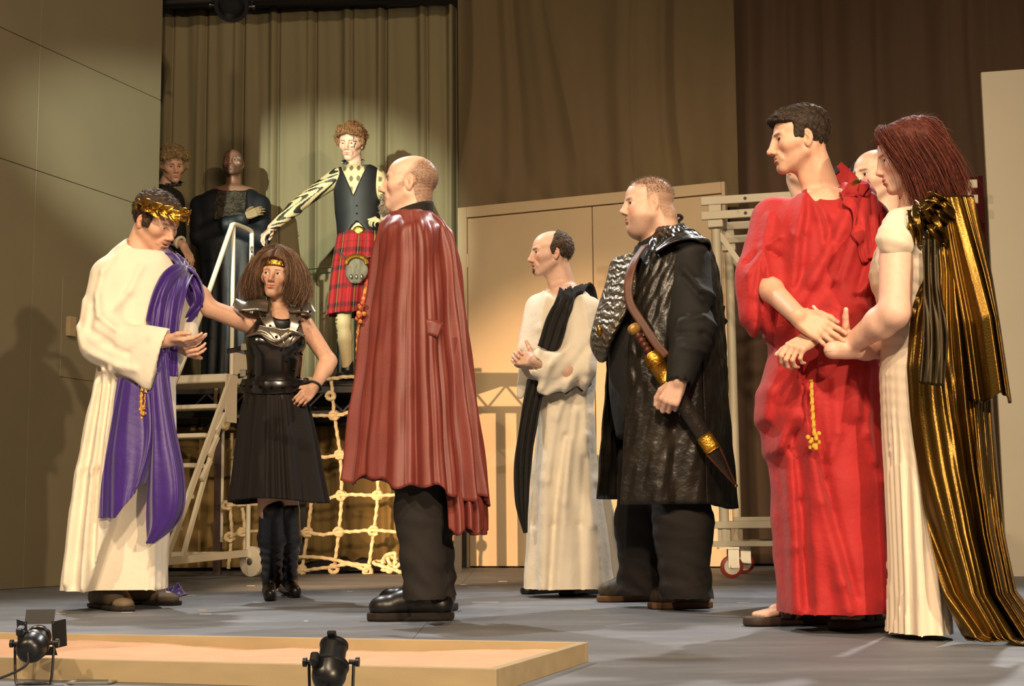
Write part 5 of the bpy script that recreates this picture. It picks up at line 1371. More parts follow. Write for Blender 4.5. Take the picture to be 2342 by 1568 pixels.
    ribbon(r, 'belt', [P(1232, 905, d-0.165), P(1290, 890, d-0.2), P(1350, 872, d-0.14)], 0.016, mat('grey_belt', lin('6a6357'), 0.8), V3(0, 0, 1), n=16, nw=4, over=rf)
    for h_, t_, off in ((G(1392, 1353), G(1298, 1362), 0), (G(1310, 1352), G(1210, 1358), 0)):
        dv = unit((t_-h_)*V3(1, 1, 0)); s_ = V3(-dv[1], dv[0], 0); b_ = h_*V3(1, 1, 0); e_ = t_*V3(1, 1, 0)
        so = sdf_part(r, 'sandal', lambda p: np.maximum(s_flat(p, b_+V3(0, 0, .015), e_+V3(0, 0, .015), 0.036, 0.045, (0, 0, 1), 0.99), np.abs(p[:, 2]-0.018)-0.017), np.minimum(b_, e_)-V3(.08, .08, .01), np.maximum(b_, e_)+V3(.08, .08, .06), 0.006, M_boot, 1)
        for u in (0.3, 0.5, 0.7):
            c = b_+(e_-b_)*u; ribbon(so, 'strap', [c-s_*0.042+V3(0, 0, .03), c+V3(0, 0, 0.10-0.05*u), c+s_*0.042+V3(0, 0, .03)], 0.02, M_boot, dv, thick=0.004, n=16, nw=4)
    return r
senator()
# ================================================================== stout man in black leather
M_coat = mat('black_leather_coat', lin('211d17'), rough=0.34, var=0.3, vscale=5, bump=0.55, bscale=22, col2=lin('3a3428'), c2scale=6, c2lo=0.5, c2hi=0.78)
M_shirt = mat('black_shirt', lin('1b1a18'), rough=0.8, var=0.15, bump=0.35, bscale=20)
M_strap = mat('brown_strap', lin('5b3420'), rough=0.5, var=0.2, vscale=20)
M_wgrip = mat('sword_grip', lin('5a2a16'), rough=0.45, var=0.25, vscale=30)
def engraved():
    if 'engraved_pewter' in MATS: return MATS['engraved_pewter']
    m = mat('engraved_pewter', lin('7a7264'), rough=0.45, metal=0.7, var=0.2, vscale=14)
    nt = m.node_tree; N = nt.nodes; K = nt.links; b = N['Principled BSDF']
    tc = N.new('ShaderNodeTexCoord'); w = N.new('ShaderNodeTexWave'); w.wave_type = 'RINGS'; w.inputs['Scale'].default_value = 10; w.inputs['Distortion'].default_value = 7
    w.inputs['Detail'].default_value = 2; w.inputs['Detail Scale'].default_value = 2.2
    K.new(tc.outputs['Object'], w.inputs['Vector'])
    bp = N.new('ShaderNodeBump'); bp.inputs['Strength'].default_value = 0.55; bp.inputs['Distance'].default_value = 0.012
    K.new(w.outputs['Fac'], bp.inputs['Height']); K.new(bp.outputs[0], b.inputs['Normal'])
    return m
def stout_man():
    d = 6.05; r = new_person('stout man in a long black leather coat with an engraved breastplate', G(1520, 1388))
    hd = Head(P(1481, 468, d), 188, 1, 0, 1.02, fat=1.12, jaw=1.12, nose=0.003, nosedrop=-0.004, ear=1.02, brow=0.8, chin=-0.002, gaze=(-0.3, 0))
    nb = P(1522, 568, d+0.02)
    lw = P(1552, 872, d-0.385); le = P(1585, 770, d-0.31); ls = P(1572, 600, d-0.17)
    H1 = Hand(lw, P(1522, 935, d-0.40)-lw, V3(-0.15, -0.95, 0.1), -1, scale=1.06, fat=1.15, curls=[(50, 70, 40), (52, 72, 40), (55, 72, 40), (58, 72, 40)], thumb=((0.75, 0.55, -0.4), (0.9, 0.15, -0.5), (0.85, -0.2, -0.45)))
    buzz = lambda q: 0.62*hairline(q, 0.076, ysb=0.020, nape=-0.085, side=0.0, soft=0.02)*(0.8+0.2*n3(q, 600, 9))
    lo, hi = bbox([hd.c, P(1430, 1050, d-0.3), P(1620, 1050, d+0.1)], 0.17)
    make_body(r, hd, [(neckf(hd, nb, 0.070, 0.085, 0.045), 0.03), (lambda p: s_loft(p, LPX([(545, 1480, 1560, 0.09), (600, 1460, 1590, 0.16), (800, 1420, 1600, 0.18), (1050, 1440, 1600, 0.17)], d)), 0.03), (arm_field(ls, le, lw, (0.05, 0.05, 0.036)), 0.02)], [H1], SKIN_P, lo, hi, 0.014,
              stubble=(0.42, 0.27, 0.19), stub_a=0.22, cheek=0.8, brow=(0.22, 0.12, 0.06), hairmask=buzz, hair_c=(0.13, 0.075, 0.04))
    hd.eyes(r, (0.05, 0.05, 0.05))
    make_hair(r, hd, lambda q: 0.004*hairline(q, 0.078, ysb=0.020, nape=-0.085, soft=0.008)*np.clip((q[:, 2]-0.03)/0.05, 0, 1)-0.0008, (0.10, 0.062, 0.035), strands=3800, slen=0.007, comb=lambda q: np.stack([0*q[:, 0], np.where(q[:, 2] > 0.07, 0.6, -0.5), np.where(q[:, 2] > 0.07, 0.6, -1)], 1), lift=0.5, seed=15, srad=0.0005, shell=False, noise=0, tip=(0.3, 0.22, 0.15))
    # shirt: collar, chest and sleeve
    loft_cloth(r, 'shirt_collar', [(P(1530, 562, d)[2], P(1516, 800, d)[0], d, 0.112, 0.11, 0), (P(1530, 532, d)[2], P(1514, 800, d)[0], d, 0.103, 0.10, 0)], M_shirt, 70, 8, thick=0.008, zmap=lambda T, t: 0.050*np.cos(T)-0.012)
    slf = draw_folds(d, [([(1545, 640), (1580, 690), (1620, 700)], 8, 0.012), ([(1545, 660), (1590, 720), (1620, 740)], 7, -0.012), ([(1535, 760), (1580, 750), (1615, 770)], 8, 0.012), ([(1530, 790), (1580, 790), (1610, 800)], 7, -0.01), ([(1540, 820), (1590, 830)], 7, 0.01)])
    garment(r, 'shirt', [(lambda p: s_loft(p, LPX([(552, 1478, 1568, 0.12), (600, 1440, 1600, 0.20), (700, 1412, 1612, 0.235), (790, 1388, 1618, 0.245), (880, 1395, 1618, 0.24), (1000, 1410, 1615, 0.22)], d), 2.2), 0.03),
                      (lambda p: s_cone(p, P(1572, 600, d-0.16), P(1582, 770, d-0.31), 0.098, 0.086), 0.04), (lambda p: s_cone(p, P(1582, 770, d-0.31), P(1554, 866, d-0.38), 0.086, 0.054), 0.03)], M_shirt, V3(P(1340, 800, d)[0], d-0.50, P(1530, 1010, d)[2]), V3(P(1660, 800, d)[0], d+0.32, P(1530, 545, d)[2]), 0.010,
            lambda p: slf(p)+0.005*n3(p, 14, 4)+0.003*n3(p, 30, 5), cut=[lambda p: s_cone(p, P(1553, 884, d-0.39), P(1543, 920, d-0.41), 0.045, 0.06)])
    # breastplate on the belly
    bc = P(1432, 742, d)
    def plate(p):
        e = s_loft(p, LPX([(600, 1402, 1560, 0.19), (650, 1390, 1570, 0.215), (720, 1368, 1585, 0.25), (780, 1356, 1590, 0.262), (830, 1372, 1590, 0.255)], d), 2.1)
        sh = np.maximum(e-0.012, -(e+0.012))
        # outline: sector at the front left, rounded below
        fx = p[:, 0]; fy = p[:, 1]-d; ang = np.degrees(np.arctan2(-fy, -(fx-P(1480, 800, d)[0])))
        zl = P(1530, 832, d)[2]; zt = P(1530, 598, d)[2]
        low = zl+0.00009*(ang-20)**2
        return np.maximum.reduce([sh, low-p[:, 2], p[:, 2]-zt-0.00001*ang**2, (np.abs(ang-12)-62)*0.004])
    sdf_part(r, 'breastplate', plate, V3(P(1330, 800, d)[0], d-0.36, P(1530, 850, d)[2]), V3(P(1580, 800, d)[0], d+0.32, P(1530, 585, d)[2]), 0.0065, engraved(), 2)
    MB().ball(P(1371, 756, d-0.15), (0.012, 0.022, 0.024), 8).build('plate_boss', M_brass, r, True)
    # trousers and boots
    def legs(p):
        e = smin(s_cone(p, P(1545, 1050, d-0.08), P(1560, 1200, d-0.14), 0.125, 0.118), s_cone(p, P(1560, 1200, d-0.14), P(1572, 1372, d-0.16), 0.118, 0.100), 0.05)
        f = smin(s_cone(p, P(1480, 1050, d+0.05), P(1472, 1200, d+0.10), 0.125, 0.112), s_cone(p, P(1472, 1200, d+0.10), P(1462, 1352, d+0.14), 0.112, 0.092), 0.05)
        e = smin(e, f, 0.02)
        return e-0.007*np.exp(-((p[:, 2]-P(1530, 1345, d)[2])/0.08)**2)*np.sin(p[:, 2]*70+5*np.sin(p[:, 0]*16+p[:, 1]*11))-wrinkle_legs(14)(p)*1.4
    sdf_part(r, 'trousers', legs, V3(P(1380, 800, d)[0], d-0.36, P(1530, 1372, d-0.16)[2]), V3(P(1660, 800, d)[0], d+0.36, P(1530, 1040, d)[2]), 0.010, M_trou)
    M_dusty = mat('dusty_boot', lin('33281c'), rough=0.6, var=0.35, vscale=14, col2=lin('54452f'), c2scale=8)
    M_gum = mat('gum_sole', lin('6a4a2c'), rough=0.8, var=0.2)
    shoe(r, 'boot', G(1622, 1390)+V3(0, .02, 0), G(1487, 1391)+V3(0, -0.04, 0), M_dusty, M_gum, 0.125, 0.06, sole=0.026, fat=1.05)
    shoe(r, 'boot', G(1500, 1374), G(1370, 1376), M_dusty, M_gum, 0.12, 0.06, sole=0.026, fat=1.05)
    # coat: open at the front (left), split at the back; sleeveless
    rows = [(528, 1488, 1572, 0.10), (545, 1470, 1598, 0.15), (570, 1452, 1618, 0.20), (620, 1432, 1632, 0.245), (700, 1408, 1644, 0.275), (790, 1386, 1652, 0.285), (880, 1382, 1655, 0.285), (1000, 1375, 1660, 0.285), (1155, 1362, 1672, 0.295)]
    st = LPX(rows, d)
    def cf(T, t, Z): return (0.002+0.016*np.clip(t-0.2, 0, 1))*foldwave(T, 8, 44, 1.2)+0.006*np.sin(6*T+10*t)*t+0.0035*np.sin(29*T+3*np.sin(14*t))*np.sin(40*t+4*T)
    # near front panel, far front panel, back panel
    loft_cloth(r, 'coat_front_near', st, M_coat, 150, 130, cf, 0.007, arc=(-133, -58))
    loft_cloth(r, 'coat_front_far', st[1:], M_coat, 120, 100, cf, 0.007, arc=(100, 172), zmap=lambda T, t: 0.03*t)
    loft_cloth(r, 'coat_back', [(a, b_, c_, e+0.008, g+0.008, h_) for a, b_, c_, e, g, h_ in st], M_coat, 150, 110, cf, 0.007, arc=(-62, 92), zmap=lambda T, t: 0.02*t*np.sin(T*3))
    ribbon(r, 'shoulder_cap', [P(1500, 575, d-0.22), P(1540, 548, d-0.24), P(1580, 540, d-0.20), P(1606, 560, d-0.08), P(1615, 600, d+0.02)], [0.08, 0.11, 0.12, 0.11, 0.08], M_coat, V3(-0.1, -0.9, -0.35), folds=0.004, nf=2, seed=8, thick=0.008, over=GF[0], gap=0.012, n=50)
    ribbon(r, 'armhole_flap', [P(1618, 690, d-0.18), P(1638, 712, d-0.14), P(1655, 716, d-0.08), P(1645, 740, d-0.05), P(1625, 770, d-0.08)], [0.05, 0.06, 0.06, 0.05, 0.05], M_coat, V3(0, 0.4, -1), n=30, nw=8, thick=0.006)
    b = MB(); b.tube(crv([P(1540, 502, d+0.0), P(1552, 492, d-0.01), P(1560, 498, d), P(1550, 508, d), P(1560, 515, d)], 20), 0.007, 6); b.build('collar_bow', M_blackc, r, True)
    ribbon(r, 'baldric', [P(1475, 560, d-0.17), P(1452, 595, d-0.235), P(1438, 640, d-0.268), P(1440, 690, d-0.285), P(1466, 735, d-0.315), P(1500, 785, d-0.34), P(1524, 815, d-0.35)], 0.036, M_strap, V3(1, -0.2, 0.55), n=40, nw=5, thick=0.005)
    # sword and scabbard, hung from the baldric
    sw = thing('sword', 'short sword with brass throat in a dark scabbard at the stout man\'s side', 'sword', P(1520, 850, d-0.36))
    A_ = P(1444, 742, d-0.335); B_ = P(1683, 1110, d-0.335); x = unit(B_-A_); Ls = np.linalg.norm(B_-A_)
    pxm = FPX/d; u = lambda px_: px_/pxm
    MB().lathe(A_, B_, [(0, 0.006), (0.0, 0.016), (0.008, 0.025), (0.022, 0.027), (0.036, 0.022), (0.044, 0.010), (0.046, 0.002)], 8).build('pommel', mat('pale_brass', lin('c79a55'), 0.4, metal=0.5), sw, True)
    prof = [(0.040, 0.012)]
    for i in range(4): t0 = 0.046+i*0.022; prof += [(t0, 0.013), (t0+0.009, 0.018), (t0+0.018, 0.013)]
    MB().lathe(A_, B_, prof+[(0.138, 0.012)], 14).build('grip', M_wgrip, sw, True)
    side = unit(np.cross(x, (0, -1, 0)))
    def flatlathe(name, prof, m, k=0.45):
        b_ = MB().lathe(A_, B_, prof, 18); v = np.array(b_.v); q = v-A_; nn = unit(np.cross(x, side)); q = q-np.outer(q @ nn, nn)*(1-k); b_.v = [tuple(z) for z in (A_+q)]
        return b_.build(name, m, sw, True)
    flatlathe('guard', [(0.132, 0.01), (0.134, 0.026), (0.150, 0.036), (0.168, 0.040), (0.180, 0.040), (0.182, 0.01)], M_brass, 0.75)
    flatlathe('throat', [(0.180, 0.038), (0.184, 0.041), (0.188, 0.037), (0.192, 0.041), (0.196, 0.037), (0.262, 0.036), (0.266, 0.040), (0.270, 0.036), (0.274, 0.040), (0.278, 0.034)], M_brass, 0.7)
    L2 = Ls
    flatlathe('scabbard', [(0.27, 0.034), (L2-0.20, 0.030), (L2-0.10, 0.020), (L2-0.02, 0.006)], M_coat, 0.4)
    flatlathe('chape', [(L2-0.235, 0.030), (L2-0.232, 0.035), (L2-0.226, 0.032), (L2-0.221, 0.035), (L2-0.180, 0.034), (L2-0.175, 0.037), (L2-0.169, 0.033), (L2-0.164, 0.036), (L2-0.160, 0.028)], M_brass, 0.5)
    for sg in (1, -1):
        b = MB(); b.tube([A_+x*(L2-0.165)+side*0.030*sg, A_+x*(L2-0.01)+side*0.003*sg], [0.006, 0.004], 8); b.build('edge_rail', M_wgrip, sw, True)
    MB().ball(A_+x*L2, 0.008, 6).build('tip_ball', M_brass, sw, True)
    return r
stout_man()
# ================================================================== woman in white dress and gold cape
M_goldc = mat('gold_lame', lin('6f5424'), rough=0.30, metal=0.92, var=0.18, vscale=9, bump=0.12, bscale=200)
M_cream = mat('cream_chiffon', lin('e3d3bd'), rough=0.9, var=0.05, bump=0.2, bscale=30, stretch=(1, 1, 0.2))
def strand_lock(paths, color, root, name, rad=0.0012, n_per=60, spread=0.012, seed=0, segs=10, var=0.3, tip=None, flat=None):
    """bundles of long hair strands following guide paths (world points)"""
    rs = np.random.RandomState(seed); VS = []; FS = []; CS = []; nb = 0; color = np.asarray(color)
    for gp in paths:
        g = crv(gp, segs+1); 
        for k in range(n_per):
            off = rs.randn(3)*spread*0.5; off2 = rs.randn(3)*spread*0.8; L_ = 1-0.25*rs.rand()*rs.rand()
            m_ = max(3, int((segs+1)*L_)); t = np.linspace(0, 1, segs+1)[:m_, None]
            pts = g[:m_]+off*(0.5+0.5*t)+off2*t**1.5*0.8+0.0025*np.sin(t*9+rs.rand()*6)*rs.randn(3)
            tg = np.gradient(pts, axis=0); tg /= np.linalg.norm(tg, axis=1)[:, None]+1e-9
            s1 = np.cross(tg, V3(0.3, 1, 0.2)); s1 /= np.linalg.norm(s1, axis=1)[:, None]+1e-9; s2 = np.cross(tg, s1)
            rr = rad*(1-0.6*t)*(0.7+0.6*rs.rand())
            ring = np.stack([pts+rr*(s1*math.cos(a)+s2*math.sin(a)) for a in (0, 2.09, 4.19)], 1).reshape(-1, 3)
            c = color*max(0.3, 1+var*rs.randn())
            if tip is not None and rs.rand() < 0.25: c = np.asarray(tip)*(0.7+0.6*rs.rand())
            fs = []
            for i in range(m_-1):
                for j in range(3):
                    a0, a1, b0, b1 = i*3+j, i*3+(j+1) % 3, (i+1)*3+j, (i+1)*3+(j+1) % 3; fs += [(a0, a1, b1), (a0, b1, b0)]
            VS.append(ring); FS.append(np.array(fs)+nb); CS.append(np.tile(c, (len(ring), 1))); nb += len(ring)
    o = mesh_obj(name, np.concatenate(VS), np.concatenate(FS), M_hair, root, True, np.concatenate(CS).clip(0, 1)); set_keep(o, root)
    return o
def gold_woman():
    d = 4.45; r = new_person('red-haired woman in a cream dress and shiny gold cape', G(2090, 1450))
    hd = Head(P(2073, 361, d), 175, 10, 0, 0.91, fem=1, jaw=0.90, nose=-0.003, brow=0.8, lip=1.15, lid=0.75, gaze=(-0.2, -0.2))
    nb = P(2098, 490, d+0.02)
    ls = P(2052, 545, d-0.10); le = P(2046, 715, d-0.16); lw = P(1938, 792, d+0.015); rw = P(1905, 800, d-0.02); re = P(2010, 790, d+0.12)
    H1 = Hand(lw, P(1880, 750, d+0.02)-lw, V3(-0.3, -0.8, -0.5), -1, scale=0.92, curls=[(6, 10, 8), (8, 12, 10), (10, 14, 10), (12, 16, 12)], spread=4, thumb=((0.6, 0.75, 0.1), (0.6, 0.8, 0.1), (0.5, 0.85, 0.1)))
    lo, hi = bbox([hd.c, P(2010, 1000, d-0.2), P(2140, 1000, d+0.15), P(1900, 800, d)], 0.17)
    make_body(r, hd, [(neckf(hd, nb, 0.044, 0.055, 0.022), 0.015), (lambda p: s_loft(p, LPX([(475, 2070, 2125, 0.06), (520, 2045, 2150, 0.10), (640, 2025, 2140, 0.115), (800, 2045, 2140, 0.11), (1000, 2050, 2150, 0.12)], d)), 0.03),
                      (arm_field(ls, le, lw, (0.053, 0.047, 0.029)), 0.03), (arm_field(P(2090, 540, d+0.15), re, rw, (0.05, 0.04, 0.03)), 0.02)], [H1], (0.74, 0.46, 0.35), lo, hi, 0.012, cheek=0.3, brow=(0.12, 0.05, 0.03), lips=(0.45, 0.10, 0.08))
    hd.eyes(r, (0.05, 0.04, 0.03))
    # long hair
    def th(q):
        ax = np.abs(q[:, 0]); front = np.interp(q[:, 2], [-0.12, -0.03, 0.03, 0.07, 0.10, 0.14], [0.020, 0.046, 0.064, 0.092, 0.100, 0.09])
        m = np.clip((front-q[:, 1])/0.008, 0, 1)*np.clip((q[:, 2]+0.10)/0.02, 0, 1)
        return m*(0.020+0.012*np.clip(-q[:, 1]/0.08, 0, 1))-0.012*(m < 0.03)
    HC = (0.085, 0.020, 0.013)
    # falling curtain of hair
    back = lambda q: smin(s_flat(q, (0.0, -0.055, 0.02), (0.0, -0.085, -0.15), 0.088, 0.085, (0, 1, 0), 0.62), s_cone(np.stack([np.abs(q[:, 0]), q[:, 1], q[:, 2]], 1), (0.066, -0.005, 0.02), (0.070, -0.010, -0.13), 0.028, 0.020), 0.03)
    make_hair(r, hd, th, HC, extra=back, strands=800, slen=0.05, comb=lambda q: np.stack([0*q[:, 0], -0.4+0*q[:, 0], -1+0*q[:, 0]], 1), lift=0.12, seed=22, h=0.004, noise=0.001, box=head_box(hd, (-0.13, -0.2, -0.28), (0.13, 0.15, 0.17)), srad=0.0008)
    G_ = []
    rs_ = np.random.RandomState(2)
    for i in range(46):
        # root on the crown; fall along the near side and the back to the shoulder
        a = rs_.uniform(0, 1); y0 = 0.100-0.19*a; z0 = 0.108-0.035*a-0.02*rs_.rand()
        side = -1 if rs_.rand() < 0.75 else 1
        ye = np.interp(a, [0, 0.25, 1], [0.044, 0.010, -0.140])
        G_.append([hd.w((side*0.01, y0*0.75, 0.118-0.02*a)), hd.w((side*0.055, y0*0.9+0.002, 0.088-0.02*a)), hd.w((side*0.090, 0.6*y0+0.4*ye, 0.02)), hd.w((side*0.098, ye, -0.07)), hd.w((side*0.092, ye-0.012, -0.15)), hd.w((side*0.085, ye-0.02, -0.19-0.03*rs_.rand()))])
    for i in range(16):
        x = rs_.uniform(-0.08, 0.08)
        G_.append([hd.w((x*0.3, -0.04, 0.12)), hd.w((x*0.8, -0.10, 0.085)), hd.w((x, -0.128, 0.0)), hd.w((x, -0.135, -0.10)), hd.w((x*1.05, -0.14, -0.21))])
    strand_lock(G_, HC, r, 'hair_locks', 0.0009, 62, 0.020, 4, 12, 0.35, (0.20, 0.05, 0.03))
    # dress
    rows = [(486, 2062, 2125, 0.08, 0.01), (520, 2030, 2150, 0.12), (570, 2003, 2150, 0.135), (625, 1990, 2146, 0.145), (690, 2010, 2140, 0.13), (760, 2020, 2142, 0.125), (860, 2016, 2145, 0.125), (1000, 2022, 2140, 0.125), (1200, 2034, 2140, 0.135), (1350, 2038, 2160, 0.15), (1452, 2034, 2170, 0.16)]
    st = LPX(rows, d)
    def dsp(p):
        a = np.arctan2(p[:, 1]-d, p[:, 0]-P(2090, 800, d)[0]); lowf = np.clip((st[5][0]-p[:, 2])/0.5, 0, 1)
        return lowf*0.007*np.sin(a*22+1.5*np.sin(a*5))+0.002*n3(p, 30, 3)+(1-lowf)*0.002*np.sin(p[:, 2]*160+p[:, 0]*60)
    garment(r, 'dress', [(lambda p: s_loft(p, st, 2.0), 0.03), (lambda p: s_cone(p, P(2066, 520, d-0.08), P(2050, 548, d-0.13), 0.066, 0.060), 0.03)], M_cream, V3(P(1940, 800, d)[0], d-0.34, P(2090, 1450, d)[2]), V3(P(2230, 800, d)[0], d+0.30, P(2090, 478, d)[2]), 0.0085, dsp,
            cut=[lambda p: s_ell(p, nb+V3(-0.06, -0.02, 0.03), (0.075, 0.09, 0.05))])
    rf = GF[0]
    # cape: a fan of deep folds from the shoulder to a train on the floor
    nu, nv = 260, 140
    Lx = np.array([2088, 2082, 2078, 2056, 2046, 2052, 2066, 2088, 2112, 2148, 2160]); Rx = np.array([2192, 2206, 2230, 2252, 2268, 2276, 2288, 2304, 2330, 2400, 2470])
    Yy = np.array([462, 540, 640, 750, 850, 950, 1080, 1220, 1350, 1440, 1458])
    Dn = np.array([-0.10, -0.135, -0.16, -0.19, -0.20, -0.20, -0.21, -0.23, -0.26, -0.30, -0.33])   # depth of the near bulge
    t = np.linspace(0, 1, nv); yi = np.interp(t, np.linspace(0, 1, 11), Yy)
    def sm(a): return np.array([np.interp(t, np.linspace(0, 1, 11), a)]).ravel()
    l, rr_, dn = sm(Lx), sm(Rx), sm(Dn); u = np.linspace(0, 1, nu); X = np.zeros((nv, nu, 3))
    for j in range(nv):
        a = P(l[j], yi[j], d); b = P(rr_[j], yi[j], d); amp = 0.008+0.045*min(1, t[j]*1.5)
        us = u+0.10*np.sin(t[j]*4+u*6)*t[j]-0.12*t[j]**2*(1-u); w = foldwave(us*2.3, 7, 61, 1.5)*(0.75+0.4*np.sin(us*11+t[j]*5))+0.30*foldwave(us*2.3, 17, 9)*(0.6+0.6*np.sin(u*9-t[j]*6))+0.10*np.sin(us*90+t[j]*20)
        bul = np.sin(np.pi*np.clip(u*0.78+0.2, 0, 1))**0.8
        X[j, :, 0] = a[0]+(b[0]-a[0])*u+0.012*w*t[j]; X[j, :, 2] = a[2]+(b[2]-a[2])*u
        X[j, :, 1] = d+dn[j]*bul+amp*w*0.6+0.10*(u-0.35)*t[j]
        X[j, :, 2] = np.maximum(X[j, :, 2], 0.006+0.006*(w+1.3))
    X = lay_on(X, rf, 0.012)
    sheet('gold_cape', X, M_goldc, r, thick=0.003)
    # upper tier of the cape and the gathered knot on the shoulder
    nv2 = 70; X2 = np.zeros((nv2, 160, 3)); u = np.linspace(0, 1, 160)
    for j in range(nv2):
        tt = j/(nv2-1); y = 470+455*tt+10*np.sin(u*9)*tt; lx = np.interp(tt, [0, 0.4, 1], [2120, 2140, 2175]); rx = np.interp(tt, [0, 0.4, 1], [2194, 2232, 2272])
        w = foldwave(u*1.8+2, 8, 71, 1.5); a = P(lx, 470+455*tt, d); b = P(rx, 470+455*tt, d)
        X2[j, :, 0] = a[0]+(b[0]-a[0])*u+0.006*w*tt; X2[j, :, 2] = a[2]+(b[2]-a[2])*u-0.012*np.sin(u*9)*tt
        X2[j, :, 1] = d-0.13-0.12*min(1, tt*1.6)*np.sin(np.pi*(u*0.85+0.1))-0.012+(0.005+0.018*tt)*w
    sheet('cape_tier', X2, M_goldc, r, thick=0.003)
    ribbon(r, 'dark_streamer', [P(2128, 545, d-0.20), P(2132, 650, d-0.24), P(2140, 760, d-0.27), P(2132, 880, d-0.28)], [0.045, 0.05, 0.07, 0.075], mat('dark_gold_satin', lin('2e2410'), 0.4, metal=0.7), V3(1, 0, 0), folds=0.005, nf=2.3, seed=3, n=60, nw=30)
    for k, (x0, y0, x1, y1, wd) in enumerate(((2092, 470, 2125, 520, 0.06), (2112, 458, 2160, 480, 0.055), (2098, 505, 2135, 470, 0.05), (2135, 470, 2178, 505, 0.05), (2085, 480, 2095, 560, 0.045), (2125, 500, 2150, 560, 0.05))):
        ribbon(r, 'cape_gather', [P(x0, y0, d-0.15), P((x0+x1)/2, (y0+y1)/2-8, d-0.19), P(x1, y1, d-0.15)], wd, M_goldc, V3(0.5, -0.6, 0.7), folds=0.008, nf=2, seed=k+20, n=24, nw=14, thick=0.003)
    return r
def head_box(hd, lo, hi): return hd.box(lo, hi)
gold_woman()
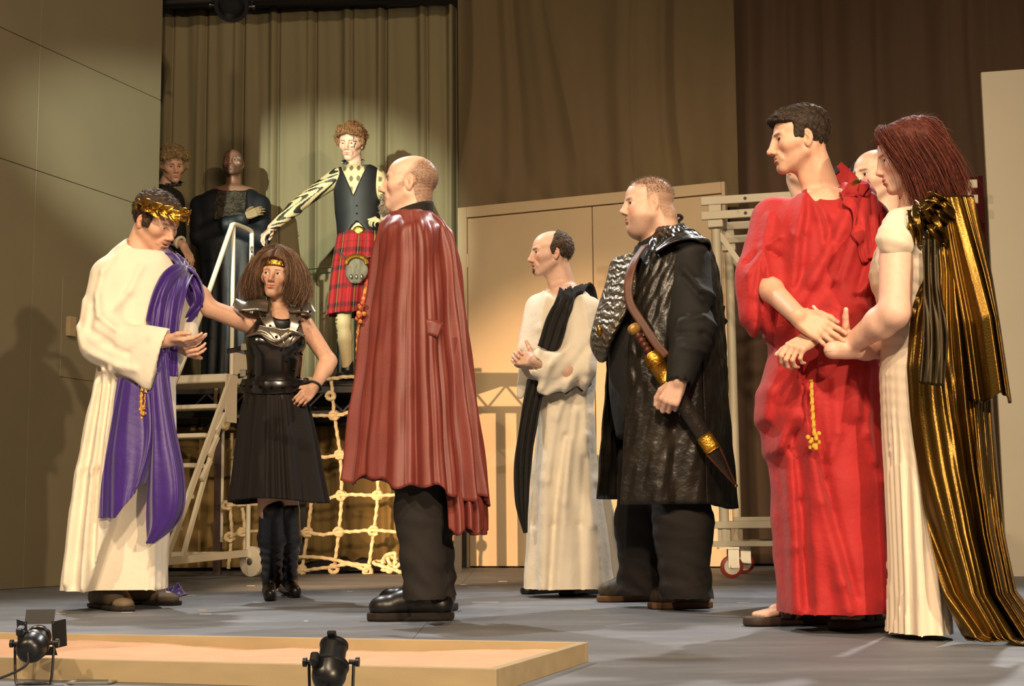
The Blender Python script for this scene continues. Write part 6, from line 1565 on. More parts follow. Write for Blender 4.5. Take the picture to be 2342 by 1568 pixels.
# ================================================================== man with the gold laurel wreath
M_purple = mat('purple_satin', lin('3b1a78'), rough=0.42, var=0.15, vscale=6, bump=0.15, bscale=30, sheen=0.3)
M_goldf = mat('gold_leaf', lin('c99a3c'), rough=0.24, metal=0.95, var=0.25, vscale=40, bump=0.6, bscale=60)
M_clog = mat('taupe_suede', lin('6e5f4b'), rough=0.85, var=0.2, vscale=20)
def laurel_man():
    d = 6.4; r = new_person('man with a gold laurel wreath, white robe and purple sash', G(300, 1390))
    hd = Head(P(357, 507, d), -27, 27, 4, 1.08, open=0.004, smile=0.35, jaw=1.0, nose=0.002, lid=0.42, gaze=(0.1, -0.5), brow=1.0)
    nb = P(312, 590, d+0.02)
    rw = P(386, 778, d-0.26); re = P(235, 800, d-0.16); rs = P(248, 622, d-0.10)
    lw = P(400, 790, d-0.10); le = P(420, 760, d+0.15); ls = P(410, 625, d+0.12)
    H1 = Hand(rw, P(458, 786, d-0.30)-rw, V3(0.15, -0.35, -0.9), 1, scale=0.98, curls=[(14, 18, 12), (16, 20, 12), (18, 22, 14), (20, 24, 16)], spread=2, thumb=((0.85, 0.45, -0.25), (0.97, 0.15, -0.15), (1, 0.0, -0.1)))
    H2 = Hand(lw, P(452, 806, d-0.20)-lw, V3(0.1, -0.75, -0.6), -1, scale=0.98, curls=[(30, 40, 25), (35, 45, 25), (38, 45, 25), (40, 45, 25)], spread=2)
    lo, hi = bbox([hd.c, P(200, 1000, d-0.25), P(420, 1100, d+0.25)], 0.17); lo[2] = 0.0
    a1, a2 = G(268, 1380)+V3(0, 0, 0.1), G(335, 1372)+V3(0, 0, 0.1)
    make_body(r, hd, [(neckf(hd, nb, 0.052, 0.064, 0.030), 0.015), (lambda p: s_loft(p, LPX([(585, 285, 365, 0.08), (620, 262, 400, 0.11), (800, 255, 385, 0.12), (1000, 255, 370, 0.12)], d)), 0.03),
                      (arm_field(rs, re, rw, (0.05, 0.042, 0.031)), 0.02), (arm_field(ls, le, lw, (0.05, 0.042, 0.031)), 0.02),
                      (leg_field(P(280, 1000, d), P(275, 1200, d), a1), 0.02), (leg_field(P(330, 1000, d), P(330, 1200, d), a2), 0.02),
                      (lambda p: s_cone(p, a1-V3(0, 0, 0.03), G(290, 1390)+V3(0, 0, 0.03), 0.035, 0.025), 0.01), (lambda p: s_cone(p, a2-V3(0, 0, 0.03), G(385, 1380)+V3(0, 0, 0.03), 0.035, 0.025), 0.01)], [H1, H2], SKIN_L, lo, hi, 0.013,
              stubble=(0.35, 0.22, 0.15), stub_a=0.15, brow=(0.06, 0.035, 0.02), cheek=0.5)
    hd.eyes(r, (0.05, 0.035, 0.02))
    def th(q):
        m = hairline(q, 0.060, ysb=0.040, nape=-0.085, side=-0.016, soft=0.007)
        top = np.clip((q[:, 2]-0.0)/0.08, 0, 1)
        return m*(0.008+0.008*top)-0.010*(m < 0.05)
    make_hair(r, hd, th, (0.050, 0.032, 0.020), strands=4200, slen=0.016, comb=lambda q: np.stack([q[:, 0]*1.5, np.where(q[:, 2] > 0.06, 0.8, -0.3), np.where(q[:, 2] > 0.06, -0.1, -1.0)], 1), lift=0.04, jitter=0.10, srad=0.00045, seed=31, tip=(0.14, 0.10, 0.075), noise=0.0022)
    # wreath: bent stem and separate leaves
    stem = MB(); ring = []
    for a in np.radians(np.linspace(-25, 205, 50)):
        q = np.array([[math.cos(a)*0.094, -0.012+math.sin(a)*0.120, 0.058+0.012*math.sin(a)]])
        ring.append(hd.w(q[0]))
    wr = MB().tube(ring, 0.0035, 6).build('laurel_wreath', M_goldf, r, True)
    rs_ = np.random.RandomState(9)
    def leaf_mesh():
        n, m_ = 9, 5; X = np.zeros((n, m_, 3))
        for i in range(n):
            t = i/(n-1); w = 0.013*math.sin(math.pi*(0.06+0.94*t)**0.8)
            for j in range(m_):
                s_ = (j-2)/2; X[i, j] = (t*0.050, s_*w, 0.006*math.sin(math.pi*t)+0.004*s_*s_+0.0015*math.sin(t*20)*abs(s_))
        return X
    LM = leaf_mesh()
    base = None
    for k, i in enumerate(range(2, 48, 4)):
        for sg in (1, -1):
            c = ring[i]; tg = unit(ring[min(i+1, 49)]-ring[max(i-1, 0)]); out = unit(c-hd.w((0, -0.012, 0.05))); up = unit(np.cross(tg, out)); up = up if up @ hd.R[:, 2] > 0 else -up
            dr = 1 if i < 25 else -1
            x = unit(tg*dr*1.0+up*sg*0.62+out*0.25+rs_.randn(3)*0.12); y = unit(np.cross(out, x)); z = np.cross(x, y); R_ = np.stack([x, y, z], 1)
            if base is None:
                base = sheet('leaf', LM, M_goldf, wr, thick=0.0012, world=False); o = base
            else:
                o = base.copy(); COL.objects.link(o); o.parent = wr
            mm = Matrix([[float(R_[a, b]) for b in range(3)] for a in range(3)]).to_4x4(); mm.translation = Vector(c+out*0.006)-Vector(r.location)
            o.matrix_local = mm @ Matrix.Scale(rs_.uniform(0.85, 1.4), 4)
    # robe
    rows = [(550, 288, 344, 0.07, 0.01), (568, 268, 364, 0.10), (592, 244, 398, 0.135), (660, 222, 420, 0.165), (740, 222, 405, 0.17), (830, 226, 398, 0.165), (900, 214, 402, 0.17), (1000, 198, 398, 0.19), (1150, 174, 385, 0.22), (1280, 156, 374, 0.24), (1352, 148, 370, 0.25)]
    st = LPX(rows, d)
    fl = draw_folds(d, [([(240, 880), (205, 1080), (180, 1330)], 9, 0.022), ([(262, 860), (238, 1080), (228, 1340)], 10, 0.020), ([(283, 860), (270, 1080), (262, 1345)], 9, 0.022), ([(250, 880), (222, 1080), (202, 1335)], 7, -0.016), ([(274, 880), (254, 1080), (246, 1345)], 7, -0.018),
                        ([(300, 1180), (295, 1345)], 9, 0.018), ([(335, 1180), (338, 1345)], 10, 0.016), ([(362, 1150), (366, 1340)], 9, 0.016), ([(318, 1180), (315, 1345)], 7, -0.016), ([(350, 1180), (352, 1345)], 7, -0.014),
                        ([(300, 560), (262, 640), (250, 720)], 9, 0.010), ([(255, 690), (262, 740), (300, 770)], 8, 0.014), ([(245, 710), (240, 770), (290, 800)], 9, -0.012), ([(215, 700), (205, 760), (225, 810)], 10, 0.010), ([(345, 620), (320, 680), (290, 720)], 9, 0.010), ([(240, 820), (300, 850), (345, 860)], 9, 0.012), ([(270, 800), (330, 825), (370, 800)], 8, -0.010)])
    slv = lambda p: smin(smin(s_cone(p, P(258, 635, d-0.08), P(238, 770, d-0.15), 0.098, 0.105), s_flat(p, P(240, 785, d-0.17), P(372, 800, d-0.25), 0.096, 0.100, (0, 1, 0), 0.62), 0.04), s_flat(p, P(300, 815, d-0.22), P(352, 840, d-0.24), 0.08, 0.095, (0, 1, 0), 0.5), 0.04)
    slv2 = lambda p: smin(s_cone(p, P(402, 640, d+0.10), P(415, 760, d+0.08), 0.075, 0.075), s_cone(p, P(412, 770, d+0.06), P(398, 840, d-0.02), 0.06, 0.03), 0.03)
    ca, cb = P(390, 752, d-0.25), P(347, 886, d-0.25); cn = unit(np.cross(cb-ca, (0, 1.0, 0))); cn = cn if cn[0] > 0 else -cn
    cuffp = lambda p: -((p-ca) @ cn)+0.0*p[:, 0]
    garment(r, 'robe', [(lambda p: s_loft(p, st, 2.1), 0.03), (slv, 0.03), (slv2, 0.03)], M_white_c, V3(P(120, 800, d)[0], d-0.42, P(310, 1350, d)[2]), V3(P(470, 800, d)[0], d+0.34, P(310, 540, d)[2]), 0.008,
            lambda p: fl(p)+0.004*n3(p, 13, 12)+0.0025*n3(p, 30, 13)+0.010*np.clip((st[5][0]-p[:, 2])/0.4, 0, 1)*np.sin(np.arctan2(p[:, 1]-d, p[:, 0]-st[6][1])*15),
            cut=[lambda p: s_ell(p, nb+V3(0.045, -0.045, 0.040), (0.090, 0.10, 0.060)), lambda p: np.maximum(cuffp(p), p[:, 1]-(d-0.12)), lambda p: np.maximum(s_flat(p, P(340, 805, d-0.24), P(392, 800, d-0.26), 0.06, 0.085, (0, 1, 0), 0.45), cuffp(p)-0.0-0.10)])
    rf = GF[0]
    # sash over the far shoulder, down the chest
    ribbon(r, 'sash', [P(428, 700, d+0.22), P(424, 640, d+0.17), P(408, 618, d+0.07), P(394, 645, d-0.09), P(378, 705, d-0.16), P(366, 780, d-0.17), P(362, 860, d-0.17)], [0.16, 0.17, 0.15, 0.15, 0.155, 0.16, 0.17], M_purple, V3(1, -0.1, -0.15), folds=0.012, nf=2.6, seed=3, nw=60, n=140, thick=0.006, over=rf, gap=0.008)
    ribbon(r, 'sash_sleeve', [P(404, 618, d+0.06), P(428, 648, d+0.05), P(440, 690, d+0.04), P(425, 735, d+0.04)], [0.08, 0.14, 0.13, 0.04], M_purple, V3(1, -0.3, 0.3), folds=0.014, nf=3, seed=5, nw=40, n=50)
    # front fall of the sash: pleated left tail and big loose fold on the right
    nv, nu = 120, 140; t = np.linspace(0, 1, nv); u = np.linspace(0, 1, nu)
    def fall(name, Yl, Lx, Rx, Dp, amp, nf, seed, hemf):
        X = np.zeros((nv, nu, 3)); cc = crv(np.stack([Yl, Lx, Rx, Dp], 1), nv)
        for j in range(nv):
            y, l, r_, dp = cc[j]
            w = foldwave(u*2.4+0.25*np.sin(t[j]*3+u*3), nf, seed, 1.4); a = P(l, y, d); b = P(r_, y, d)
            X[j, :, 0] = a[0]+(b[0]-a[0])*u; X[j, :, 2] = a[2]+(b[2]-a[2])*u-hemf(u)*t[j]**2
            X[j, :, 1] = d+dp+amp*(0.3+0.7*t[j])*w-0.03*np.sin(np.pi*u)
        sheet(name, lay_on(X, rf, 0.010), M_purple, r, thick=0.005)
    fall('sash_front', [874, 955, 1060, 1185], [298, 292, 280, 268], [404, 400, 392, 372], [-0.20, -0.22, -0.25, -0.27], 0.030, 5, 12, lambda u: -0.17*np.clip(u-0.35, 0, 1)/0.65+0.0*u)
    fall('sash_fold', [800, 900, 1000, 1080, 1150, 1200, 1240], [366, 372, 378, 376, 370, 366, 366], [408, 420, 438, 455, 458, 438, 385], [-0.2, -0.24, -0.27, -0.29, -0.29, -0.27, -0.25], 0.030, 4, 17, lambda u: 0*u)
    crumple('trailing_cloth', (0, 0, 0), 0.05, 0.05, 0.05, 5, M_purple, 'x y z w', 'cloth'); o = bpy.data.objects['trailing_cloth']
    for k_ in ('label', 'category'): del o[k_]
    o.parent = r; q = G(384, 1362); o.location = Vector(q)-Vector(r.location); o.scale = (1.7, 2.2, 1.2); o.name = 'sash_end'
    for k, x in enumerate((325, 333)):
        cd = MB(); cd.tube(crv([P(x, 885, d-0.24), P(x-2+k*2, 915, d-0.245), P(x-1, 945, d-0.245)], 40), 0.006, 8, lobes=3, twist=260, amp=0.22); c_ = cd.build('belt_cord', MATS['gold_cord'], r, True)
        kk = MB()
        for i in range(9): kk.ball(P(x-1, 950-i*2, d-0.25)+rs_.randn(3)*V3(0.006, 0.004, 0.008), 0.007, 4)
        kk.build('tassel', MATS['gold_cord'], c_, True)
    shoe(r, 'clog', G(217, 1388), G(301, 1396)+V3(0, -0.06, 0), M_clog, M_sole, 0.095, 0.06, sole=0.018, fat=0.58, lacing=False)
    shoe(r, 'clog', G(290, 1380), G(404, 1384), M_clog, M_sole, 0.095, 0.06, sole=0.018, fat=0.58, lacing=False)
    return r
laurel_man()
# ================================================================== woman in black armour
M_arm = mat('black_armour', lin('14110e'), rough=0.22, var=0.2, vscale=8, spec=0.7, coat=0.4)
M_plate = mat('armour_plate', lin('a2988a'), rough=0.28, var=0.2, spec=0.7, metal=0.8)
M_stud = mat('dark_stud', lin('2a2622'), rough=0.25, metal=0.9)
M_skirt = mat('black_chiffon', lin('17120f'), rough=0.85, var=0.15, bump=0.2, bscale=40, stretch=(1, 1, 0.3))
def studs(root, pts, r=0.007):
    for q, n in pts:
        MB().ball(q, r, 5).build('stud', M_stud, root, True)
def warrior():
    d = 6.9; r = new_person('woman in studded black armour, dark skirt and tall boots, hand on hip', G(630, 1370))
    hd = Head(P(634, 632, d), -97, -2, -5, 0.95, fem=1, jaw=0.86, smile=0.12, gaze=(0.38, 0.22), brow=0.75, lip=1.1, lid=1.1)
    nb = P(645, 728, d+0.02)
    rs = P(576, 742, d-0.02); re = P(480, 705, d-0.02); rw = P(408, 602, d-0.09+0.02)
    ls = P(697, 742, d); le = P(752, 826, d+0.04); lw = P(718, 886, d-0.06)
    H1 = Hand(rw, P(375, 578, d-0.16)-rw, V3(0.25, -0.2, 0.9), 1, scale=0.88, curls=[(20, 25, 18)]*4, spread=4)
    H2 = Hand(lw, P(690, 912, d-0.12)-lw, V3(0.6, -0.6, 0.5), -1, scale=0.86, curls=[(40, 45, 30)]*4, spread=2)
    lo, hi = bbox([hd.c, P(380, 1000, d-0.2), P(760, 1300, d+0.15)], 0.15); lo[2] = 0.03
    a1, a2 = G(622, 1366)+V3(0, 0, 0.1), G(655, 1362)+V3(0, 0.05, 0.1)
    def pt(v, col):
        q = hd.loc(v); m = np.zeros(len(v))
        # painted face mark on the right cheek and dots
        for (x, z, w, h_) in ((0.045, -0.030, 0.004, 0.012), (0.040, -0.045, 0.003, 0.012), (0.034, -0.058, 0.0025, 0.010), (0.050, -0.015, 0.004, 0.003), (0.038, -0.022, 0.003, 0.003), (0.046, -0.052, 0.003, 0.006)):
            m = np.maximum(m, np.clip(1.6-np.sqrt(((q[:, 0]-x-0.2*(q[:, 2]-z))/w)**2+((q[:, 2]-z)/h_)**2), 0, 1)*(q[:, 1] > 0.02))
        m = np.clip(m, 0, 1)[:, None]*0.85
        return col*(1-m)+np.array([0.03, 0.02, 0.015])*m
    make_body(r, hd, [(neckf(hd, nb, 0.043, 0.052, 0.022), 0.015), (lambda p: s_loft(p, LPX([(712, 622, 665, 0.05), (735, 590, 690, 0.075), (800, 580, 685, 0.09), (880, 585, 680, 0.085), (1000, 570, 690, 0.1)], d)), 0.03),
                      (arm_field(rs, re, rw, (0.050, 0.042, 0.028)), 0.03), (arm_field(ls, le, lw, (0.044, 0.038, 0.026)), 0.03),
                      (leg_field(P(605, 1000, d-0.02), P(618, 1165, d-0.03), a1, (0.08, 0.052, 0.04)), 0.02), (leg_field(P(660, 1000, d+0.02), P(656, 1165, d+0.04), a2, (0.08, 0.052, 0.04)), 0.02)], [H1, H2], (0.68, 0.40, 0.27), lo, hi, 0.012,
              cheek=0.4, brow=(0.12, 0.06, 0.035), lips=(0.50, 0.12, 0.09), paint=pt)
    hd.eyes(r, (0.06, 0.05, 0.04))
    HC = (0.135, 0.075, 0.042)
    def th(q):
        ax = np.abs(q[:, 0]); edge = np.interp(q[:, 2], [-0.12, -0.06, 0.0, 0.04, 0.065, 0.08], [0.060, 0.062, 0.064, 0.060, 0.050, 0.0])
        m = np.clip(np.maximum((ax-edge)/0.006, (0.0-q[:, 1])/0.02), 0, 1)*np.clip((q[:, 2]+0.13)/0.02, 0, 1)
        return m*(0.030+0.010*np.clip(q[:, 2]/0.1, 0, 1))-0.012*(m < 0.03)
    sidev = lambda q: s_flat(np.stack([np.abs(q[:, 0]), q[:, 1], q[:, 2]], 1), (0.092, -0.02, 0.03), (0.096, -0.01, -0.10), 0.040, 0.040, (1, 0, 0), 0.75)
    make_hair(r, hd, th, HC, extra=sidev, strands=600, slen=0.04, comb=lambda q: np.tile([0, 0.1, -1.0], (len(q), 1)), lift=0.2, seed=41, h=0.0045, noise=0.0008, box=hd.box((-0.17, -0.16, -0.2), (0.17, 0.15, 0.17)))
    G_ = []; rs_ = np.random.RandomState(6)
    for i in range(60):
        sd = 1 if i % 2 else -1; a = rs_.uniform(-0.09, 0.075); f = rs_.rand()
        G_.append([hd.w((sd*0.004, a*0.6, 0.140)), hd.w((sd*0.058, a*0.9, 0.122)), hd.w((sd*(0.100+0.018*f), a, 0.055)), hd.w((sd*(0.118+0.030*f), a, -0.02)), hd.w((sd*(0.114+0.040*f), a*0.9+0.008, -0.085)), hd.w((sd*(0.070+0.055*f), a*0.8+0.02, -0.14-0.02*f))])
    for i in range(44):
        sd = 1 if i % 2 else -1; a = rs_.uniform(0.0, 0.078); f = rs_.rand()
        G_.append([hd.w((sd*0.003, a*0.8, 0.138)), hd.w((sd*0.050, a+0.004, 0.112)), hd.w((sd*(0.080+0.02*f), a+0.004, 0.05)), hd.w((sd*(0.082+0.03*f), a+0.004, -0.02)), hd.w((sd*(0.080+0.03*f), a, -0.085)), hd.w((sd*(0.060+0.03*f), a, -0.135-0.02*f))])
    for x in (-0.03, -0.018, -0.006, 0.006, 0.018, 0.03):
        G_.append([hd.w((x*0.2, -0.06, 0.128)), hd.w((x*0.6, 0.01, 0.138)), hd.w((x*1.2, 0.062, 0.118)), hd.w((x*2.2, 0.085, 0.085)), hd.w((x*3.0, 0.08, 0.04))])
    strand_lock(G_, HC, r, 'hair_locks', 0.0009, 60, 0.024, 14, 10, 0.35, (0.30, 0.19, 0.12))
    # headband
    pts = []
    for a in np.radians(np.linspace(15, 165, 40)): pts.append(hd.w((math.cos(a)*0.088, -0.016+math.sin(a)*0.106, 0.052)))
    hb_ = ribbon(r, 'headband', pts, 0.036, mat('brown_band', lin('4a2c16'), 0.5), hd.R[:, 2], thick=0.004, n=40, nw=5)
    ribbon(hb_, 'gold_ornament', [p+0.004*unit(p-hd.c) for p in pts[11:30]], 0.028, M_goldf, hd.R[:, 2], thick=0.004, n=40, nw=7, folds=0.0008, nf=2)
    for sx in (1,): 
        e = MB(); e.tube(crv([hd.w((0.078, -0.005, -0.045)), hd.w((0.082, 0, -0.06)), hd.w((0.082, 0, -0.075))], 8), 0.003, 6); e.build('earring', M_zinc, r, True)
    # cuirass
    rows = [(722, 596, 690, 0.085), (745, 572, 697, 0.10), (775, 562, 697, 0.125), (800, 563, 696, 0.13), (830, 566, 693, 0.115), (862, 566, 690, 0.105), (885, 563, 694, 0.108)]
    st = LPX(rows, d)
    def cu(p):
        e = s_loft(p, st, 2.3)
        for x, y in ((597, 785), (668, 783)): e = smin(e, s_ell(p, P(x, y, d-0.075), (0.068, 0.065, 0.062)), 0.02)
        return e
    garment(r, 'cuirass', [(cu, 0)], M_arm, V3(P(530, 800, d)[0], d-0.25, P(630, 884, d)[2]), V3(P(730, 800, d)[0], d+0.2, P(630, 712, d)[2]), 0.006, lambda p: 0.0015*n3(p, 22, 4),
            cut=[lambda p: s_ell(p, P(648, 712, d-0.06), (0.062, 0.12, 0.042))])
    cf = GF[0]
    # yoke plates
    ribbon(r, 'chest_plate', [P(590, 752, d-0.12), P(620, 765, d-0.13), P(650, 772, d-0.13), P(690, 752, d-0.11)], [0.04, 0.08, 0.09, 0.05], M_plate, V3(0, -0.1, 1), over=cf, gap=0.004, n=40, nw=14, thick=0.004)
    for pth, wd, up in (([P(600, 700, d-0.02), P(612, 730, d-0.11), P(630, 765, d-0.13), P(648, 790, d-0.14)], [0.06, 0.055, 0.035, 0.03], V3(1, 0, 0.5)), ([P(672, 702, d-0.02), P(676, 730, d-0.11), P(668, 760, d-0.13), P(652, 790, d-0.14)], [0.06, 0.055, 0.035, 0.03], V3(1, 0, -0.3))):
        o = ribbon(r, 'harness_strap', pth, wd, M_plate, up, over=cf, gap=0.010, n=40, nw=8, thick=0.005)
        studs(o, [(surf(cf, x, y, d-0.4, d+0.2, 0.016), 0) for x, y in (((606, 722), (618, 745), (632, 770)) if up[2] > 0 else ((676, 724), (672, 745), (664, 768)))])
    for nm, pth, wd, sp in (('shoulder_plate', [P(612, 703, d-0.05), P(590, 700, d-0.06), P(562, 703, d-0.06), P(538, 697, d-0.05)], [0.13, 0.15, 0.13, 0.05], ((600, 722), (580, 718), (556, 712))),
                            ('shoulder_plate', [P(668, 702, d-0.05), P(690, 700, d-0.06), P(706, 704, d-0.06), P(718, 718, d-0.05)], [0.13, 0.15, 0.14, 0.10], ((680, 722), (685, 735), (709, 712), (705, 725), (690, 708)))):
        o = ribbon(r, nm, pth, wd, M_plate if nm else M_plate, V3(0, -1, -0.45), n=40, nw=16, thick=0.006, curl=0.03)
        studs(o, [(P(x, y, d-0.13), 0) for x, y in sp])
    ribbon(r, 'breast_trim', [P(563, 770, d-0.10), P(595, 762, d-0.16), P(633, 778, d-0.16), P(668, 760, d-0.16), P(697, 768, d-0.1)], 0.012, M_plate, V3(0, 0, 1), over=cf, gap=0.004, n=50, nw=4, thick=0.004)
    studs(r, [(surf(cf, x, y, d-0.4, d+0.2, 0.006), 0) for x, y in ((642, 800), (655, 825), (672, 845), (578, 858), (684, 862), (560, 800), (690, 810))])
    # buckle straps at the side
    for (x0, y0, x1, y1) in ((568, 790, 520, 803), (566, 850, 545, 860)):
        b = ribbon(r, 'buckle_strap', [P(x0, y0, d-0.08), P((x0+x1)/2, (y0+y1)/2+2, d-0.07), P(x1, y1, d-0.05)], 0.024, M_arm, V3(0, 0, 1), n=16, nw=4, thick=0.006)
        MB().box(P(x0-10, y0+3, d-0.085), (0.03, 0.008, 0.034), None, 0.002).build('buckle', M_zinc, b)
    # belt
    def bz(T, t): return -0.022*np.clip(-np.sin(T), 0, 1)**2
    bl = loft_cloth(r, 'belt', LPX([(866, 556, 704, 0.125), (880, 552, 710, 0.128), (896, 554, 706, 0.125)], d), M_arm, 100, 10, None, 0.008, zmap=bz)
    for a in np.radians(np.linspace(-165, -15, 9)):
        c = P(631, 881, d); MB().ball(V3(c[0]+0.166*math.cos(a), d+0.136*math.sin(a), c[2]-0.022*math.sin(a)**2), 0.008, 5).build('stud', M_stud, bl, True)
    loft_cloth(r, 'waistband', LPX([(888, 560, 700, 0.115), (922, 556, 704, 0.122)], d), M_arm, 80, 8, lambda T, t, Z: 0.002*np.sin(T*9), 0.006, zmap=lambda T, t: -0.02*np.clip(-np.sin(T), 0, 1)**2)
    loft_cloth(r, 'skirt', LPX([(905, 560, 700, 0.12), (940, 554, 708, 0.135), (1000, 547, 720, 0.16), (1080, 540, 733, 0.19), (1146, 533, 745, 0.21)], d), M_skirt, 320, 70, lambda T, t, Z: (0.003+0.020*t)*foldwave(T, 17, 51, 1.3), 0.004, zmap=lambda T, t: -t**2*0.012*np.sin(T*2+2.2))
    M_boots = mat('tall_boot', lin('16110d'), rough=0.35, var=0.2, bump=0.3, bscale=30)
    for an, kn, toe, heel in ((a1, P(622, 1165, d-0.03), G(622, 1373)+V3(0, -0.05, 0), G(612, 1352)+V3(0, 0.02, 0)), (a2, P(656, 1165, d+0.04), G(662, 1367)+V3(0.03, 0, 0), G(648, 1350))):
        bo = sdf_part(r, 'boot', lambda p: smin(smin(s_cone(p, kn, kn+(an-kn)*0.4, 0.062, 0.066), s_cone(p, kn+(an-kn)*0.4, an, 0.066, 0.046), 0.03), smin(s_cone(p, an, heel*V3(1, 1, 0)+V3(0, 0, 0.07), 0.046, 0.034), s_cone(p, heel*V3(1, 1, 0)+V3(0, 0, 0.08), toe*V3(1, 1, 0)+V3(0, 0, 0.032), 0.036, 0.030), 0.03), 0.03)-0.004*np.exp(-((p[:, 2]-0.2)/0.09)**2)*np.sin(p[:, 2]*150+p[:, 0]*25),
                      np.minimum(np.minimum(an, kn), np.minimum(toe, heel))-V3(.1, .1, .02), np.maximum(np.maximum(an, kn), toe)+V3(.1, .12, .0), 0.007, M_boots)
        MB().box(heel*V3(1, 1, 0)+V3(0, 0, 0.022), (0.045, 0.045, 0.044), None, 0.004).build('heel', M_sole, bo)
        dv = unit((toe-heel)*V3(1, 1, 0)); ribbon(bo, 'sole', [heel*V3(1, 1, 0)+dv*0.02+V3(0, 0, 0.035), heel*V3(1, 1, 0)+dv*0.09+V3(0, 0, 0.012), toe*V3(1, 1, 0)+V3(0, 0, 0.006)], [0.05, 0.07, 0.05], M_sole, V3(-dv[1], dv[0], 0), n=14, nw=5, thick=0.008)
    br = MB(); n_ = unit(lw-le)
    br.tube([lw-n_*0.01+0.031*(math.cos(a)*unit(np.cross(n_, (0, 0, 1)))+math.sin(a)*unit(np.cross(n_, np.cross(n_, (0, 0, 1))))) for a in np.linspace(0, 6.28, 20)[:-1]], 0.006, 6, closed=True); br.build('bracelet', M_rubber, r, True)
    return r
warrior()
# ================================================================== three onlookers on the deck
def tattoo_skin():
    m = mat('tattooed_skin', (0.7, 0.5, 0.3), rough=0.6, var=0.05, attr=True)
    return m
def spiked_collar(root, hd, z, r0, material):
    b = MB(); c = hd.w((0, -0.02, z)); R_ = hd.R*hd.s; ring = [c+R_ @ V3(math.cos(a)*r0, math.sin(a)*r0*1.05, -0.012*math.sin(a)) for a in np.linspace(0, 2*math.pi, 30, endpoint=False)]
    o = MB().tube(ring, 0.012, 8, closed=True).build('choker', material, root, True)
    for a in np.linspace(0, 2*math.pi, 16, endpoint=False):
        q = c+R_ @ V3(math.cos(a)*(r0+0.006), math.sin(a)*(r0*1.05+0.006), -0.012*math.sin(a)); n = unit(R_ @ V3(math.cos(a), math.sin(a), 0))
        MB().lathe(q, q+n, [(0, 0.009), (0.006, 0.008), (0.018, 0.002)], 8).build('spike', M_zinc, o, True)
